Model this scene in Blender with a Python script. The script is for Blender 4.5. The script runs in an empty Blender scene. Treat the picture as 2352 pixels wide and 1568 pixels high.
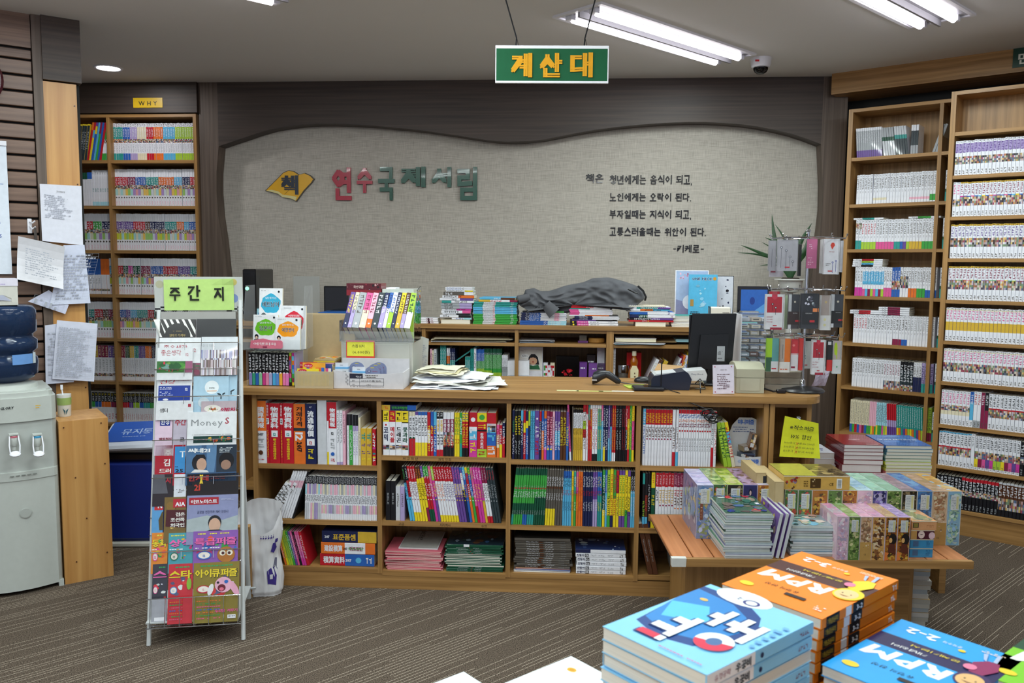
import bpy, math, random
from mathutils import Matrix, Vector
R = random.Random(7)
SC = bpy.context.scene
COL = SC.collection
PI = math.pi
F = 1898.0; CX, CY = 1176.0, 784.0; HC = 1.5
pitch = math.atan(176/F); roll = 0.008
f_ = Vector((0, math.cos(pitch), -math.sin(pitch)))
r0 = Vector((1, 0, 0)); u0 = r0.cross(f_)
r_ = math.cos(roll)*r0+math.sin(roll)*u0
u_ = r_.cross(f_)
cam = bpy.data.cameras.new('camera'); co = bpy.data.objects.new('camera', cam); COL.objects.link(co)
mw = Matrix.Identity(4)
for i in range(3):
 mw[i][0] = r_[i]; mw[i][1] = u_[i]; mw[i][2] = -f_[i]
mw[2][3] = HC
co.matrix_world = mw
cam.sensor_width = 22.3; cam.lens = F*22.3/2352; cam.clip_start = .05
cam.dof.use_dof = True; cam.dof.focus_distance = 4.0; cam.dof.aperture_fstop = 5.0
SC.camera = co
w = bpy.data.worlds.new('world'); SC.world = w; w.use_nodes = True
w.node_tree.nodes['Background'].inputs[0].default_value = (.8, .85, 1, 1)
w.node_tree.nodes['Background'].inputs[1].default_value = .9  # sky fill added through the open front side to lift the ceiling
SC.view_settings.view_transform = 'Standard'; SC.view_settings.look = 'None'
SC.view_settings.gamma = 1; SC.view_settings.use_curve_mapping = False
SC.view_settings.exposure = -0.30
TUBE_POWER = 10.0      # watts of each fluorescent tube's light
DOWN_POWER = 5.0
ZC = 2.73
def ray(px, py): return f_+r_*((px-CX)/F)+u_*((CY-py)/F)
class Fr:
 def __init__(s, x, y, deg):
  s.x, s.y, s.t = x, y, math.radians(deg); s.c, s.s = math.cos(s.t), math.sin(s.t)
 def pt(s, a, b, z): return Vector((s.x+a*s.c+b*s.s, s.y-a*s.s+b*s.c, z))
 def loc(s, p):
  dx, dy = p[0]-s.x, p[1]-s.y
  return (dx*s.c-dy*s.s, dx*s.s+dy*s.c, p[2])
 def hit(s, px, py, b=0.0):
  d = ray(px, py); ob = -s.x*s.s-s.y*s.c; db = d[0]*s.s+d[1]*s.c
  k = (b-ob)/db
  a, _, z = s.loc((d[0]*k, d[1]*k, HC+d[2]*k)); return a, z
 def hz(s, px, py, z):
  d = ray(px, py); k = (z-HC)/d[2]
  a, b, _ = s.loc((d[0]*k, d[1]*k, z)); return a, b
 def M(s, a, b, z, rz=0.0): return Matrix.Translation(s.pt(a, b, z)) @ Matrix.Rotation(-s.t+rz, 4, 'Z')
def lin(c): return c/12.92 if c <= .04045 else ((c+.055)/1.055)**2.4
def hx(h):
 h = h.lstrip('#')
 return tuple(lin(int(h[i:i+2], 16)/255) for i in (0, 2, 4))
CN = dict(w='ecedf5', k='16161c', r='c01c2c', o='e8742a', y='f0d62a', g='3fa545', b='2a62b8', n='1c2450', p='e05a9a', v='6a4a9a',
   t='2f9a94', c='5ab4e0', s='a8acb2', m='8a1f48', e='e6dcc0', l='a8cc3c', d='14503a', N='5a3420', G='5c5650', P='f0b8cc', V='b0a0d0',
   C='a8dcec', q='2e3a40', f='d9b13a', x='ced1d8', i='d23ea0')
K = {k: hx(v) for k, v in CN.items()}
CNAME = dict(w='white', k='black', r='red', o='orange', y='yellow', g='green', b='blue', n='navy', p='pink', v='purple', t='teal', c='sky-blue',
    s='silver', m='maroon', e='cream', l='lime', d='dark green', N='brown', G='dark grey', P='pale pink', V='lavender', C='pale blue',
    q='charcoal', f='mustard', x='light grey', i='magenta')
def C(c):
 if isinstance(c, str): return K[c] if c in K else hx(c)
 return c
def jit(c, a=.12, rr=R):
 k = 1+rr.uniform(-a, a); return tuple(min(1, x*k*(1+rr.uniform(-a, a)*.4)) for x in c)
MATS = {}
def mat(name, rough=.5, metal=0., col=None, coat=0., spec=.5):
 m = bpy.data.materials.new(name); m.use_nodes = True
 b = m.node_tree.nodes['Principled BSDF']
 b.inputs['Roughness'].default_value = rough; b.inputs['Metallic'].default_value = metal
 b.inputs['Coat Weight'].default_value = coat; b.inputs['Specular IOR Level'].default_value = spec
 if col is not None: b.inputs['Base Color'].default_value = (*C(col), 1)
 MATS[name] = m; return m, m.node_tree.nodes, m.node_tree.links, b
def colmat(name, rough, metal=0., coat=0., var=.06, scale=40, spec=.5):
 m, n, l, b = mat(name, rough, metal, coat=coat, spec=spec)
 a = n.new('ShaderNodeAttribute'); a.attribute_name = 'Col'
 tc = n.new('ShaderNodeTexCoord'); nz = n.new('ShaderNodeTexNoise'); nz.inputs['Scale'].default_value = scale; nz.inputs['Detail'].default_value = 3
 l.new(tc.outputs['Object'], nz.inputs['Vector'])
 mr = n.new('ShaderNodeMapRange'); mr.inputs[1].default_value = .3; mr.inputs[2].default_value = .7
 mr.inputs[3].default_value = 1-var; mr.inputs[4].default_value = 1+var
 l.new(nz.outputs[0], mr.inputs[0])
 mx = n.new('ShaderNodeVectorMath'); mx.operation = 'SCALE'
 l.new(a.outputs['Color'], mx.inputs[0]); l.new(mr.outputs[0], mx.inputs['Scale'])
 l.new(mx.outputs[0], b.inputs['Base Color']); return m, n, l, b
colmat('print', .48, spec=.35); colmat('satin', .42, spec=.22, var=.02); colmat('gloss', .22, coat=.35, spec=.4); colmat('matte', .85, var=.04); colmat('plastic', .32, var=.02)
colmat('metal', .3, metal=1.0, var=.03); colmat('chrome', .12, metal=1.0, var=.02); colmat('cloth', .9, var=.12, scale=14)
m, n, l, b = colmat('pages', .9, var=.10, scale=1.0)
nz = [x for x in n if x.type == 'TEX_NOISE'][0]; tc = [x for x in n if x.type == 'TEX_COORD'][0]
mp = n.new('ShaderNodeMapping'); mp.inputs['Scale'].default_value = (900, 3, 3); l.new(tc.outputs['Object'], mp.inputs[0]); l.new(mp.outputs[0], nz.inputs['Vector'])
def wood(name, c1, c2, sc, rough=.38, sp='Object', rot=(0, 0, 0), bump=.02):
 m, n, l, b = mat(name, rough)
 tc = n.new('ShaderNodeTexCoord'); mp = n.new('ShaderNodeMapping'); mp.inputs['Scale'].default_value = sc; mp.inputs['Rotation'].default_value = rot
 l.new(tc.outputs[sp], mp.inputs[0])
 z1 = n.new('ShaderNodeTexNoise'); z1.inputs['Scale'].default_value = 1; z1.inputs['Detail'].default_value = 6; z1.inputs['Distortion'].default_value = .4
 l.new(mp.outputs[0], z1.inputs['Vector'])
 cr = n.new('ShaderNodeValToRGB'); cr.color_ramp.elements[0].position = .3; cr.color_ramp.elements[1].position = .72
 cr.color_ramp.elements[0].color = (*C(c1), 1); cr.color_ramp.elements[1].color = (*C(c2), 1)
 l.new(z1.outputs[0], cr.inputs[0]); l.new(cr.outputs[0], b.inputs['Base Color'])
 bp = n.new('ShaderNodeBump'); bp.inputs['Strength'].default_value = bump*5; bp.inputs['Distance'].default_value = .001
 l.new(z1.outputs[0], bp.inputs['Height']); l.new(bp.outputs[0], b.inputs['Normal'])
wood('oak_h', '8c6638', 'b98d56', (1.6, 30, 60)); wood('oak_v', '8c6638', 'b98d56', (60, 30, 1.6))
wood('pale_oak', 'b98245', 'd6a362', (26, 26, 1.3)); wood('slat_orange', 'ad6c3f', 'c98656', (30, 1.6, 30), .5)
wood('walnut_h', '302621', '4c3e36', (1.2, 40, 55), .5); wood('walnut_v', '4a3d34', '6f5f54', (50, 40, 1.1), .5)  # one walnut; brightness put into the colours: dimmer top boards, lighter uprights
wood('slatwood', '5a4338', '8a6f5f', (1.5, 40, 60), .4)
m, n, l, b = mat('fabric', .95)   # woven wallpaper
tc = n.new('ShaderNodeTexCoord')
acc = None
for sc in ((400, 400, 14), (14, 14, 400)):
 mp = n.new('ShaderNodeMapping'); mp.inputs['Scale'].default_value = sc; l.new(tc.outputs['Object'], mp.inputs[0])
 z = n.new('ShaderNodeTexNoise'); z.inputs['Scale'].default_value = 1; z.inputs['Detail'].default_value = 2; l.new(mp.outputs[0], z.inputs['Vector'])
 if acc is None: acc = z.outputs[0]
 else:
  ad = n.new('ShaderNodeMath'); ad.operation = 'ADD'; l.new(acc, ad.inputs[0]); l.new(z.outputs[0], ad.inputs[1]); acc = ad.outputs[0]
cr = n.new('ShaderNodeValToRGB'); cr.color_ramp.elements[0].position = .35; cr.color_ramp.elements[1].position = .65
hf = n.new('ShaderNodeMath'); hf.operation = 'MULTIPLY'; hf.inputs[1].default_value = .5; l.new(acc, hf.inputs[0]); l.new(hf.outputs[0], cr.inputs[0])
cr.color_ramp.elements[0].color = (*hx('a09990'), 1); cr.color_ramp.elements[1].color = (*hx('c8c2b8'), 1)
l.new(cr.outputs[0], b.inputs['Base Color'])
bp = n.new('ShaderNodeBump'); bp.inputs['Strength'].default_value = .3; bp.inputs['Distance'].default_value = .001; l.new(acc, bp.inputs['Height']); l.new(bp.outputs[0], b.inputs['Normal'])
m, n, l, b = mat('ceiling', .9)
tc = n.new('ShaderNodeTexCoord'); z = n.new('ShaderNodeTexNoise'); z.inputs['Scale'].default_value = 1.5; l.new(tc.outputs['Object'], z.inputs['Vector'])
cr = n.new('ShaderNodeValToRGB'); cr.color_ramp.elements[0].color = (*hx('e4e3e2'), 1); cr.color_ramp.elements[1].color = (*hx('eaeae9'), 1)
l.new(z.outputs[0], cr.inputs[0]); l.new(cr.outputs[0], b.inputs['Base Color'])
m, n, l, b = mat('carpet', .95, spec=.15)   # striped loop carpet
tc = n.new('ShaderNodeTexCoord'); mp = n.new('ShaderNodeMapping'); mp.inputs['Rotation'].default_value = (0, 0, math.radians(-42)); l.new(tc.outputs['Object'], mp.inputs[0])
sx = n.new('ShaderNodeSeparateXYZ'); l.new(mp.outputs[0], sx.inputs[0])
def mth(op, a, b=None, nn=None, ll=None):
 q = n.new('ShaderNodeMath'); q.operation = op
 for i, v in enumerate((a, b)):
  if v is None: continue
  if isinstance(v, (int, float)): q.inputs[i].default_value = v
  else: l.new(v, q.inputs[i])
 return q.outputs[0]
yy = mth('MULTIPLY', sx.outputs['Y'], 56); fl = mth('FLOOR', yy); fr = mth('FRACT', yy)
wn = n.new('ShaderNodeTexWhiteNoise'); wn.noise_dimensions = '1D'; l.new(fl, wn.inputs['W'])
xx = mth('MULTIPLY', sx.outputs['X'], 2.2); xo = mth('ADD', xx, mth('MULTIPLY', wn.outputs[0], 20)); xf = mth('FLOOR', xo)
cb = n.new('ShaderNodeCombineXYZ'); l.new(xf, cb.inputs[0]); l.new(fl, cb.inputs[1])
w2 = n.new('ShaderNodeTexWhiteNoise'); w2.noise_dimensions = '2D'; l.new(cb.outputs[0], w2.inputs['Vector'])
line = mth('MULTIPLY', mth('LESS_THAN', fr, .085), mth('GREATER_THAN', w2.outputs[0], .5))
nz = n.new('ShaderNodeTexNoise'); nz.inputs['Scale'].default_value = 240; nz.inputs['Detail'].default_value = 2; l.new(tc.outputs['Object'], nz.inputs['Vector'])
line = mth('MULTIPLY', line, mth('GREATER_THAN', nz.outputs[0], .40))
cr = n.new('ShaderNodeValToRGB'); cr.color_ramp.elements[0].position = .32; cr.color_ramp.elements[1].position = .70
cr.color_ramp.elements[0].color = (*hx('241d18'), 1); cr.color_ramp.elements[1].color = (*hx('7d6f62'), 1); l.new(nz.outputs[0], cr.inputs[0])
ml = n.new('ShaderNodeMixRGB'); l.new(line, ml.inputs[0]); l.new(cr.outputs[0], ml.inputs[1]); ml.inputs[2].default_value = (*hx('cfc1af'), 1)
l.new(ml.outputs[0], b.inputs['Base Color'])
bp = n.new('ShaderNodeBump'); bp.inputs['Distance'].default_value = .002; l.new(nz.outputs[0], bp.inputs['Height']); l.new(bp.outputs[0], b.inputs['Normal'])
for nm, e, c in (('tube_glow', 9.0, (1, .95, 1)), ('lamp_glow', 14.0, (1, .96, 1))):
 m, n, l, b = mat(nm); b.inputs['Emission Color'].default_value = (*c, 1); b.inputs['Emission Strength'].default_value = e
m, n, l, b = mat('led'); b.inputs['Emission Color'].default_value = (.1, 1, .4, 1); b.inputs['Emission Strength'].default_value = 2
def clear(name, tint, refl, rough=.05, dens=.0):   # thin clear plastic sheet
 m = bpy.data.materials.new(name); m.use_nodes = True; n = m.node_tree.nodes; l = m.node_tree.links; n.clear()
 o = n.new('ShaderNodeOutputMaterial'); t = n.new('ShaderNodeBsdfTransparent'); t.inputs[0].default_value = (*tint, 1)
 g = n.new('ShaderNodeBsdfGlossy'); g.inputs['Roughness'].default_value = rough; d = n.new('ShaderNodeBsdfDiffuse'); d.inputs[0].default_value = (.8, .82, .85, 1)
 mx0 = n.new('ShaderNodeMixShader'); mx0.inputs[0].default_value = dens; l.new(t.outputs[0], mx0.inputs[1]); l.new(d.outputs[0], mx0.inputs[2])
 lw = n.new('ShaderNodeLayerWeight'); lw.inputs['Blend'].default_value = refl; mx = n.new('ShaderNodeMixShader')
 nz = n.new('ShaderNodeTexNoise'); nz.inputs['Scale'].default_value = 25; tc = n.new('ShaderNodeTexCoord'); l.new(tc.outputs['Object'], nz.inputs['Vector'])
 bp = n.new('ShaderNodeBump'); bp.inputs['Distance'].default_value = .003; bp.inputs['Strength'].default_value = .35; l.new(nz.outputs[0], bp.inputs['Height']); l.new(bp.outputs[0], g.inputs['Normal'])
 l.new(lw.outputs['Fresnel'], mx.inputs[0]); l.new(mx0.outputs[0], mx.inputs[1]); l.new(g.outputs[0], mx.inputs[2]); l.new(mx.outputs[0], o.inputs[0]); MATS[name] = m
clear('acrylic', (.97, .98, .98), .04, dens=.10); clear('film', (.985, .99, 1), .06, .12, .03)
m, n, l, b = mat('bottle', .08, col='2f4468'); b.inputs['Transmission Weight'].default_value = .45; b.inputs['IOR'].default_value = 1.33
m, n, l, b = mat('oil', .08, col='c06a10'); b.inputs['Transmission Weight'].default_value = .4
m, n, l, b = mat('smoked_glass', .04, col='08080a')
m, n, l, b = mat('bag', .45, col='e6e6ea'); b.inputs['Transmission Weight'].default_value = .0; b.inputs['Subsurface Weight'].default_value = .15; b.inputs['Subsurface Radius'].default_value = (.05, .05, .05)
m, n, l, b = mat('leaf', .4)
tc = n.new('ShaderNodeTexCoord'); z = n.new('ShaderNodeTexNoise'); z.inputs['Scale'].default_value = 30; l.new(tc.outputs['Object'], z.inputs['Vector'])
cr = n.new('ShaderNodeValToRGB'); cr.color_ramp.elements[0].color = (*hx('10261a'), 1); cr.color_ramp.elements[1].color = (*hx('2f5a2c'), 1); l.new(z.outputs[0], cr.inputs[0]); l.new(cr.outputs[0], b.inputs['Base Color'])
mat('black', .7, col='0c0b0b')
_tc = bpy.data.curves.new('glyph_source', 'FONT'); _tc.resolution_u = 1
_to = bpy.data.objects.new('glyph_source', _tc); COL.objects.link(_to)
_G = {}
BOLD = {0: ((0, 0),), 1: ((-.018, 0), (.018, 0)), 2: ((-.035, -.022), (.035, -.022), (.035, .022), (-.035, .022))}
def glyph(ch, bold=0):
 bold = 0; k = (ch, 0)
 if k not in _G:
  if ch == ' ': _G[k] = ([], [], 0, .5)
  else:
   _tc.body = ch; _tc.offset = 0
   bpy.context.view_layer.update()
   ob = _to.evaluated_get(bpy.context.evaluated_depsgraph_get()); me = ob.to_mesh()
   vs = [(v.co.x, v.co.y) for v in me.vertices]; fs = [tuple(p.vertices) for p in me.polygons]
   ob.to_mesh_clear()
   if vs: x0 = min(v[0] for v in vs); x1 = max(v[0] for v in vs)
   else: x0, x1 = 0, .5
   _G[k] = (vs, fs, x0, x1)
 return _G[k]
class Pad:
 def __init__(s, mb, o, ux, uy, mat='print', step=.00008):
  s.mb = mb; s.o = Vector(o); s.ux = Vector(ux).normalized(); s.uy = Vector(uy).normalized(); s.n = s.ux.cross(s.uy); s.k = 1; s.mat = mat; s.st = step
 def P(s, x, y): return s.o+s.ux*x+s.uy*y+s.n*(s.k*s.st+.0002)
 def poly(s, pts, c):
  s.mb.face([s.P(x, y) for x, y in pts], C(c), s.mat); s.k += 1
 def rect(s, x0, y0, x1, y1, c): s.poly([(x0, y0), (x1, y0), (x1, y1), (x0, y1)], c)
 def ell(s, x, y, rx, ry, c, n=14, a=0):
  s.poly([(x+rx*math.cos(t)*math.cos(a)-ry*math.sin(t)*math.sin(a), y+rx*math.cos(t)*math.sin(a)+ry*math.sin(t)*math.cos(a)) for t in [2*PI*i/n for i in range(n)]], c)
 def text(s, t, x, y, h, c, bold=1, w=None, vert=False, rot=0, xs=1.0, shear=0, al='l'):
  c = C(c); pen = 0; items = []
  for ch in t:
   vs, fs, x0, x1 = glyph(ch, bold)
   if vert: items.append((ch, vs, fs, -(x0+x1)/2, -pen-.82)); pen += 1.0 if ch != ' ' else .5
   else: items.append((ch, vs, fs, pen-x0+.04, 0)); pen += (x1-x0)+.10 if ch != ' ' else .38
  if w and not vert: xs = w/(pen*h)
  if w and vert: h2 = w/max(pen, .1); hx_ = h
  else: h2 = h; hx_ = h*xs
  ca, sa = math.cos(rot), math.sin(rot)
  ox = -pen*hx_/2 if (al == 'c' and not vert) else 0
  for ch, vs, fs, dx, dy in items:
   mi = s.mb.mi(s.mat)
   for (ex, ey) in (BOLD[bold] if h > .012 else BOLD[0]):
    b0 = len(s.mb.v); s.k += .25
    for (gx, gy) in vs:
     lx = (gx+dx+ex+gy*shear)*hx_+ox; ly = (gy+dy+ey)*h2
     s.mb.v.append(s.P(x+lx*ca-ly*sa, y+lx*sa+ly*ca))
    for f in fs: s.mb.f.append(tuple(b0+i for i in f)); s.mb.m.append(mi); s.mb.c.append(c)
  s.k += .5
 def scrib(s, x0, y0, x1, y1, c, rows=1, rr=R, fill=.85):
  c = C(c); rh = (y1-y0)/rows
  for i in range(rows):
   x = x0; yb = y0+rh*(i+.25); hh = rh*.45; end = x0+(x1-x0)*rr.uniform(.6, 1) if rows > 1 else x1
   while x < end:
    ww = hh*rr.uniform(.7, 2.6); ww = min(ww, end-x)
    if rr.random() < fill: s.mb.face([s.P(x, yb), s.P(x+ww, yb), s.P(x+ww, yb+hh), s.P(x, yb+hh)], c, s.mat)
    x += ww+hh*.5
  s.k += 1
 def mosaic(s, x0, y0, x1, y1, pal, nx, ny, rr=R):
  pal = [C(p) for p in pal]; dx = (x1-x0)/nx; dy = (y1-y0)/ny
  for i in range(nx):
   for j in range(ny):
    c = jit(rr.choice(pal), .2, rr)
    s.mb.face([s.P(x0+i*dx, y0+j*dy), s.P(x0+(i+1)*dx, y0+j*dy), s.P(x0+(i+1)*dx, y0+(j+1)*dy), s.P(x0+i*dx, y0+(j+1)*dy)], c, s.mat)
  s.k += 1
 def blobs(s, x0, y0, x1, y1, pal, k, rr=R, sz=.25, pw=1.0):
  W, H = x1-x0, y1-y0
  for _ in range(k):
   rx = min(W*.45, rr.uniform(.3, 1)*sz*max(W, H)**pw*min(1, 1)); ry = min(H*.45, rx*rr.uniform(.4, 1.4)); rx = min(rx, W*.45)
   cx = rr.uniform(x0+rx, x1-rx) if W > 2*rx else (x0+x1)/2; cy = rr.uniform(y0+ry, y1-ry) if H > 2*ry else (y0+y1)/2
   n = 9; a0 = rr.random()*6
   pts = [(cx+rx*rr.uniform(.6, 1)*math.cos(a0+2*PI*i/n), cy+ry*rr.uniform(.6, 1)*math.sin(a0+2*PI*i/n)) for i in range(n)]
   s.mb.face([s.P(*p) for p in pts], jit(C(rr.choice(pal)), .18, rr), s.mat); s.k += .4
  s.k += 1
class MB:
 def __init__(s): s.v = []; s.f = []; s.m = []; s.c = []; s.mats = []; s.sm = []
 def mi(s, name):
  if name not in s.mats: s.mats.append(name)
  return s.mats.index(name)
 def face(s, pts, c=(1, 1, 1), mat='print'):
  b = len(s.v); s.v.extend(Vector(p) for p in pts); s.f.append(tuple(range(b, b+len(pts)))); s.m.append(s.mi(mat)); s.c.append(C(c))
 def mesh(s, vs, fs, c, mat, M=None):
  b = len(s.v); s.v.extend((M @ Vector(p)) if M else Vector(p) for p in vs); mi = s.mi(mat); c = C(c)
  for f in fs: s.f.append(tuple(b+i for i in f)); s.m.append(mi); s.c.append(c)
 def box(s, x0, x1, y0, y1, z0, z1, c='w', mat='print', M=None, bev=0.0):
  if bev > 0:
   b = bev; vs = []
   for z, i in ((z0, b), (z0+b, 0), (z1-b, 0), (z1, b)):
    for (x, y) in ((x0+i+b, y0+i), (x1-i-b, y0+i), (x1-i, y0+i+b), (x1-i, y1-i-b), (x1-i-b, y1-i), (x0+i+b, y1-i), (x0+i, y1-i-b), (x0+i, y0+i+b)): vs.append((x, y, z))
   fs = [tuple(range(7, -1, -1)), tuple(range(24, 32))]
   for k in range(3):
    for i in range(8): j = (i+1) % 8; fs.append((k*8+i, k*8+j, k*8+8+j, k*8+8+i))
   return s.mesh(vs, fs, c, mat, M)
  vs = [(x, y, z) for z in (z0, z1) for y in (y0, y1) for x in (x0, x1)]
  s.mesh(vs, [(0, 2, 3, 1), (4, 5, 7, 6), (0, 1, 5, 4), (1, 3, 7, 5), (3, 2, 6, 7), (2, 0, 4, 6)], c, mat, M)
 def ext(s, pts, y0, y1, c='w', mat='print', M=None):
  n = len(pts); vs = [(x, y0, z) for x, z in pts]+[(x, y1, z) for x, z in pts]
  s.mesh(vs, [tuple(range(n)), tuple(range(2*n-1, n-1, -1))]+[(i, i+n, (i+1) % n+n, (i+1) % n) for i in range(n)], c, mat, M)
 def extz(s, pts, z0, z1, c='w', mat='print', M=None):
  n = len(pts); vs = [(x, y, z0) for x, y in pts]+[(x, y, z1) for x, y in pts]
  s.mesh(vs, [tuple(range(n-1, -1, -1)), tuple(range(n, 2*n))]+[(i, (i+1) % n, (i+1) % n+n, i+n) for i in range(n)], c, mat, M)
 def tube(s, pts, r, c='s', mat='metal', n=6, cap=True):
  pts = [Vector(p) for p in pts]; vs = []; rs = r if isinstance(r, (list, tuple)) else [r]*len(pts)
  pv = None
  for i, p in enumerate(pts):
   d = (pts[min(i+1, len(pts)-1)]-pts[max(i-1, 0)]).normalized()
   if pv is None: pv = d.orthogonal().normalized()
   else:
    pv = pv-d*pv.dot(d); pv = pv.normalized() if pv.length > 1e-6 else d.orthogonal().normalized()
   q = d.cross(pv)
   for k in range(n):
    a = 2*PI*k/n; vs.append(p+(pv*math.cos(a)+q*math.sin(a))*rs[i])
  fs = [(i*n+k, i*n+(k+1) % n, (i+1)*n+(k+1) % n, (i+1)*n+k) for i in range(len(pts)-1) for k in range(n)]
  if cap: fs += [tuple(range(n-1, -1, -1)), tuple(range((len(pts)-1)*n, len(pts)*n))]
  s.mesh(vs, fs, c, mat)
 def lathe(s, prof, c='w', mat='plastic', n=20, M=None):
  vs = [(r*math.cos(2*PI*k/n), r*math.sin(2*PI*k/n), z) for r, z in prof for k in range(n)]; L = len(prof)
  fs = [(i*n+k, i*n+(k+1) % n, (i+1)*n+(k+1) % n, (i+1)*n+k) for i in range(L-1) for k in range(n)]
  fs += [tuple(range(n-1, -1, -1)), tuple(range((L-1)*n, L*n))]
  s.mesh(vs, fs, c, mat, M)
 def grid(s, fn, nu, nv, c='w', mat='matte', both=0.0):
  vs = [fn(i/nu, j/nv) for j in range(nv+1) for i in range(nu+1)]
  fs = [(j*(nu+1)+i, j*(nu+1)+i+1, (j+1)*(nu+1)+i+1, (j+1)*(nu+1)+i) for j in range(nv) for i in range(nu)]
  if callable(c):
   b = len(s.v); s.v.extend(Vector(p) for p in vs); mi = s.mi(mat)
   for q, f in enumerate(fs): s.f.append(tuple(b+i for i in f)); s.m.append(mi); s.c.append(C(c((q % nu+.5)/nu, (q//nu+.5)/nv)))
  else: s.mesh(vs, fs, c, mat)
 def pad(s, o, ux, uy, mat='print', step=.00008): return Pad(s, o, ux, uy, mat, step)
 def data(s, name, smooth=False):
  me = bpy.data.meshes.new(name); me.from_pydata([tuple(p) for p in s.v], [], s.f)
  for m in s.mats: me.materials.append(MATS[m])
  me.polygons.foreach_set('material_index', s.m)
  at = me.attributes.new('Col', 'FLOAT_COLOR', 'FACE'); flat = []
  for c in s.c: flat.extend((c[0], c[1], c[2], 1.0))
  at.data.foreach_set('color', flat)
  if smooth: me.shade_smooth() if smooth is True else None
  if smooth and smooth is not True: me.shade_smooth(); me.set_sharp_from_angle(angle=math.radians(smooth))
  me.update(); return me
 def obj(s, name, M=None, parent=None, smooth=False):
  return link(name, s.data(name, smooth), M, parent)
def link(name, me, M=None, parent=None):
 o = bpy.data.objects.new(name, me); COL.objects.link(o)
 if parent: o.parent = parent
 if M is not None: o.matrix_local = M
 return o
def tag(o, label, cat, group=None, kind=None):
 o['label'] = label; o['category'] = cat
 if group: o['group'] = group
 if kind: o['kind'] = kind
 return o
def thing(name, label, cat, M, group=None):
 return tag(link(name, None, M), label, cat, group)
def struct(o): o['kind'] = 'structure'; return o
T = Matrix.Translation
def RX(a): return Matrix.Rotation(a, 4, 'X')
def RY(a): return Matrix.Rotation(a, 4, 'Y')
def RZ(a): return Matrix.Rotation(a, 4, 'Z')
ONES = 'first second third fourth fifth sixth seventh eighth ninth tenth eleventh twelfth thirteenth fourteenth fifteenth sixteenth seventeenth eighteenth nineteenth'.split()
def ordw(i):
 if i <= 19: return ONES[i-1]
 t, u = divmod(i, 10); tn = {2: 'twent', 3: 'thirt', 4: 'fort', 5: 'fift', 6: 'sixt'}[t]
 return tn+'ieth' if u == 0 else tn+'y-'+ONES[u-1]
for _c in '價報建情料流物積算設資通가각간감강개거건검게겨격경계고곤공과교국귀글급기김남네년념노는니다단대도독동되된드든때라락래략량러레로료루리림마만말메명몬문물뮤미믹민밀밥백번벌베변보본부비사산상샘생서선성셈소수숲스시식신씨아안어엄에엑여역연영오완외우울워원위유육은음의이인일자저전점정제조족종좋주준중즈즐지직차착책청치친카케켓코쿵퀴큐크키타탐터토톱통트특패퍼포표품플하학한할합해행형호화환회'+''.join(map(chr, range(33, 127))): glyph(_c)
# ================= ROOM =================
WF = Fr(0, 5.645, 4.5)            # wavy wall board and left bookcase front
CF = Fr(-1.05, 3.735, 3.3)        # front face of the cash counter
BF = Fr(0, 4.95, 4.5)             # front of the back counter
RB = Fr(2.547, 4.585, 39)         # right bookcases
SF = Fr(-2.255, 4.395, -35.3)     # slatted wall on the left
I4 = Matrix.Identity(4)
b = MB(); b.box(-5.5, 6.5, -4.5, 8, -.05, 0, 'G', 'carpet'); struct(b.obj('floor'))
b = MB(); b.box(-5.5, 6.5, -4.5, 8, ZC, ZC+.05, 'w', 'ceiling'); struct(b.obj('ceiling'))
b = MB(); b.box(-5.5, -5.4, -4.4, 8, 0, ZC, 'd9d7d3', 'matte'); struct(b.obj('wall_left'))
b = MB(); b.box(6.4, 6.5, -4.4, 8, 0, ZC, 'd9d7d3', 'matte'); struct(b.obj('wall_right'))
b = MB(); b.box(-2.16, 2.2, .12, .2, 0, ZC, 'w', 'fabric'); struct(b.obj('wall_back', WF.M(0, 0, 0)))
hole = [(525, 700), (518, 634), (510, 553), (501, 494), (497, 441), (497, 395), (502, 336), (525, 328), (555, 318), (590, 306), (625, 296), (660, 290), (695, 286), (730, 284), (766, 284), (800, 285), (836, 287), (870, 289), (906, 293), (940, 296),
  (976, 300), (1010, 305), (1046, 310), (1081, 316), (1116, 321), (1142, 324), (1169, 325), (1210, 324), (1250, 320), (1280, 314), (1320, 306), (1366, 298), (1420, 291), (1472, 286), (1525, 282), (1579, 280), (1620, 280), (1659, 282), (1700, 285), (1739, 290), (1780, 298), (1818, 307), (1852, 318),
  (1886, 331), (1888, 372), (1890, 426), (1889, 480), (1884, 524), (1872, 597), (1860, 656), (1850, 760)]
hz_ = [WF.hit(x, y) for x, y in hole]
hz_ = [(hz_[0][0]+.06, 0.0)]+hz_+[(hz_[-1][0]-.08, 0.0)]
aL, aR = WF.hit(458, 300)[0], 2.17
b = MB()
top = hz_[1:-1]
iL, iR = 7, 44                     # corner points of the opening
pL, pR = hz_[iL], hz_[iR]
b.ext([(aL, 0)]+[(aL, ZC)]+[(pL[0], ZC)]+[hz_[i] for i in range(iL, -1, -1)], 0, .115, 'w', 'walnut_v')
b.ext([(pL[0], ZC), (pR[0], ZC)]+[hz_[i] for i in range(iR, iL-1, -1)], 0, .115, 'w', 'walnut_h')
b.ext([(pR[0], ZC), (aR, ZC), (aR, 0)]+[hz_[i] for i in range(len(hz_)-1, iR-1, -1)], 0, .115, 'w', 'walnut_v')
struct(b.obj('trim_1', WF.M(0, 0, 0)))
b = MB(); b.box(-3.6, aL-.005, -.02, .03, 2.525, ZC, 'w', 'walnut_h'); struct(b.obj('trim_2', WF.M(0, 0, 0)))
b = MB(); b.box(-3.7, aL, .36, .40, 0, ZC, 'w', 'black'); struct(b.obj('wall_back_left', WF.M(0, 0, 0)))
fa, fb, _ = RB.loc((2.035, 5.419, 0))
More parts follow.
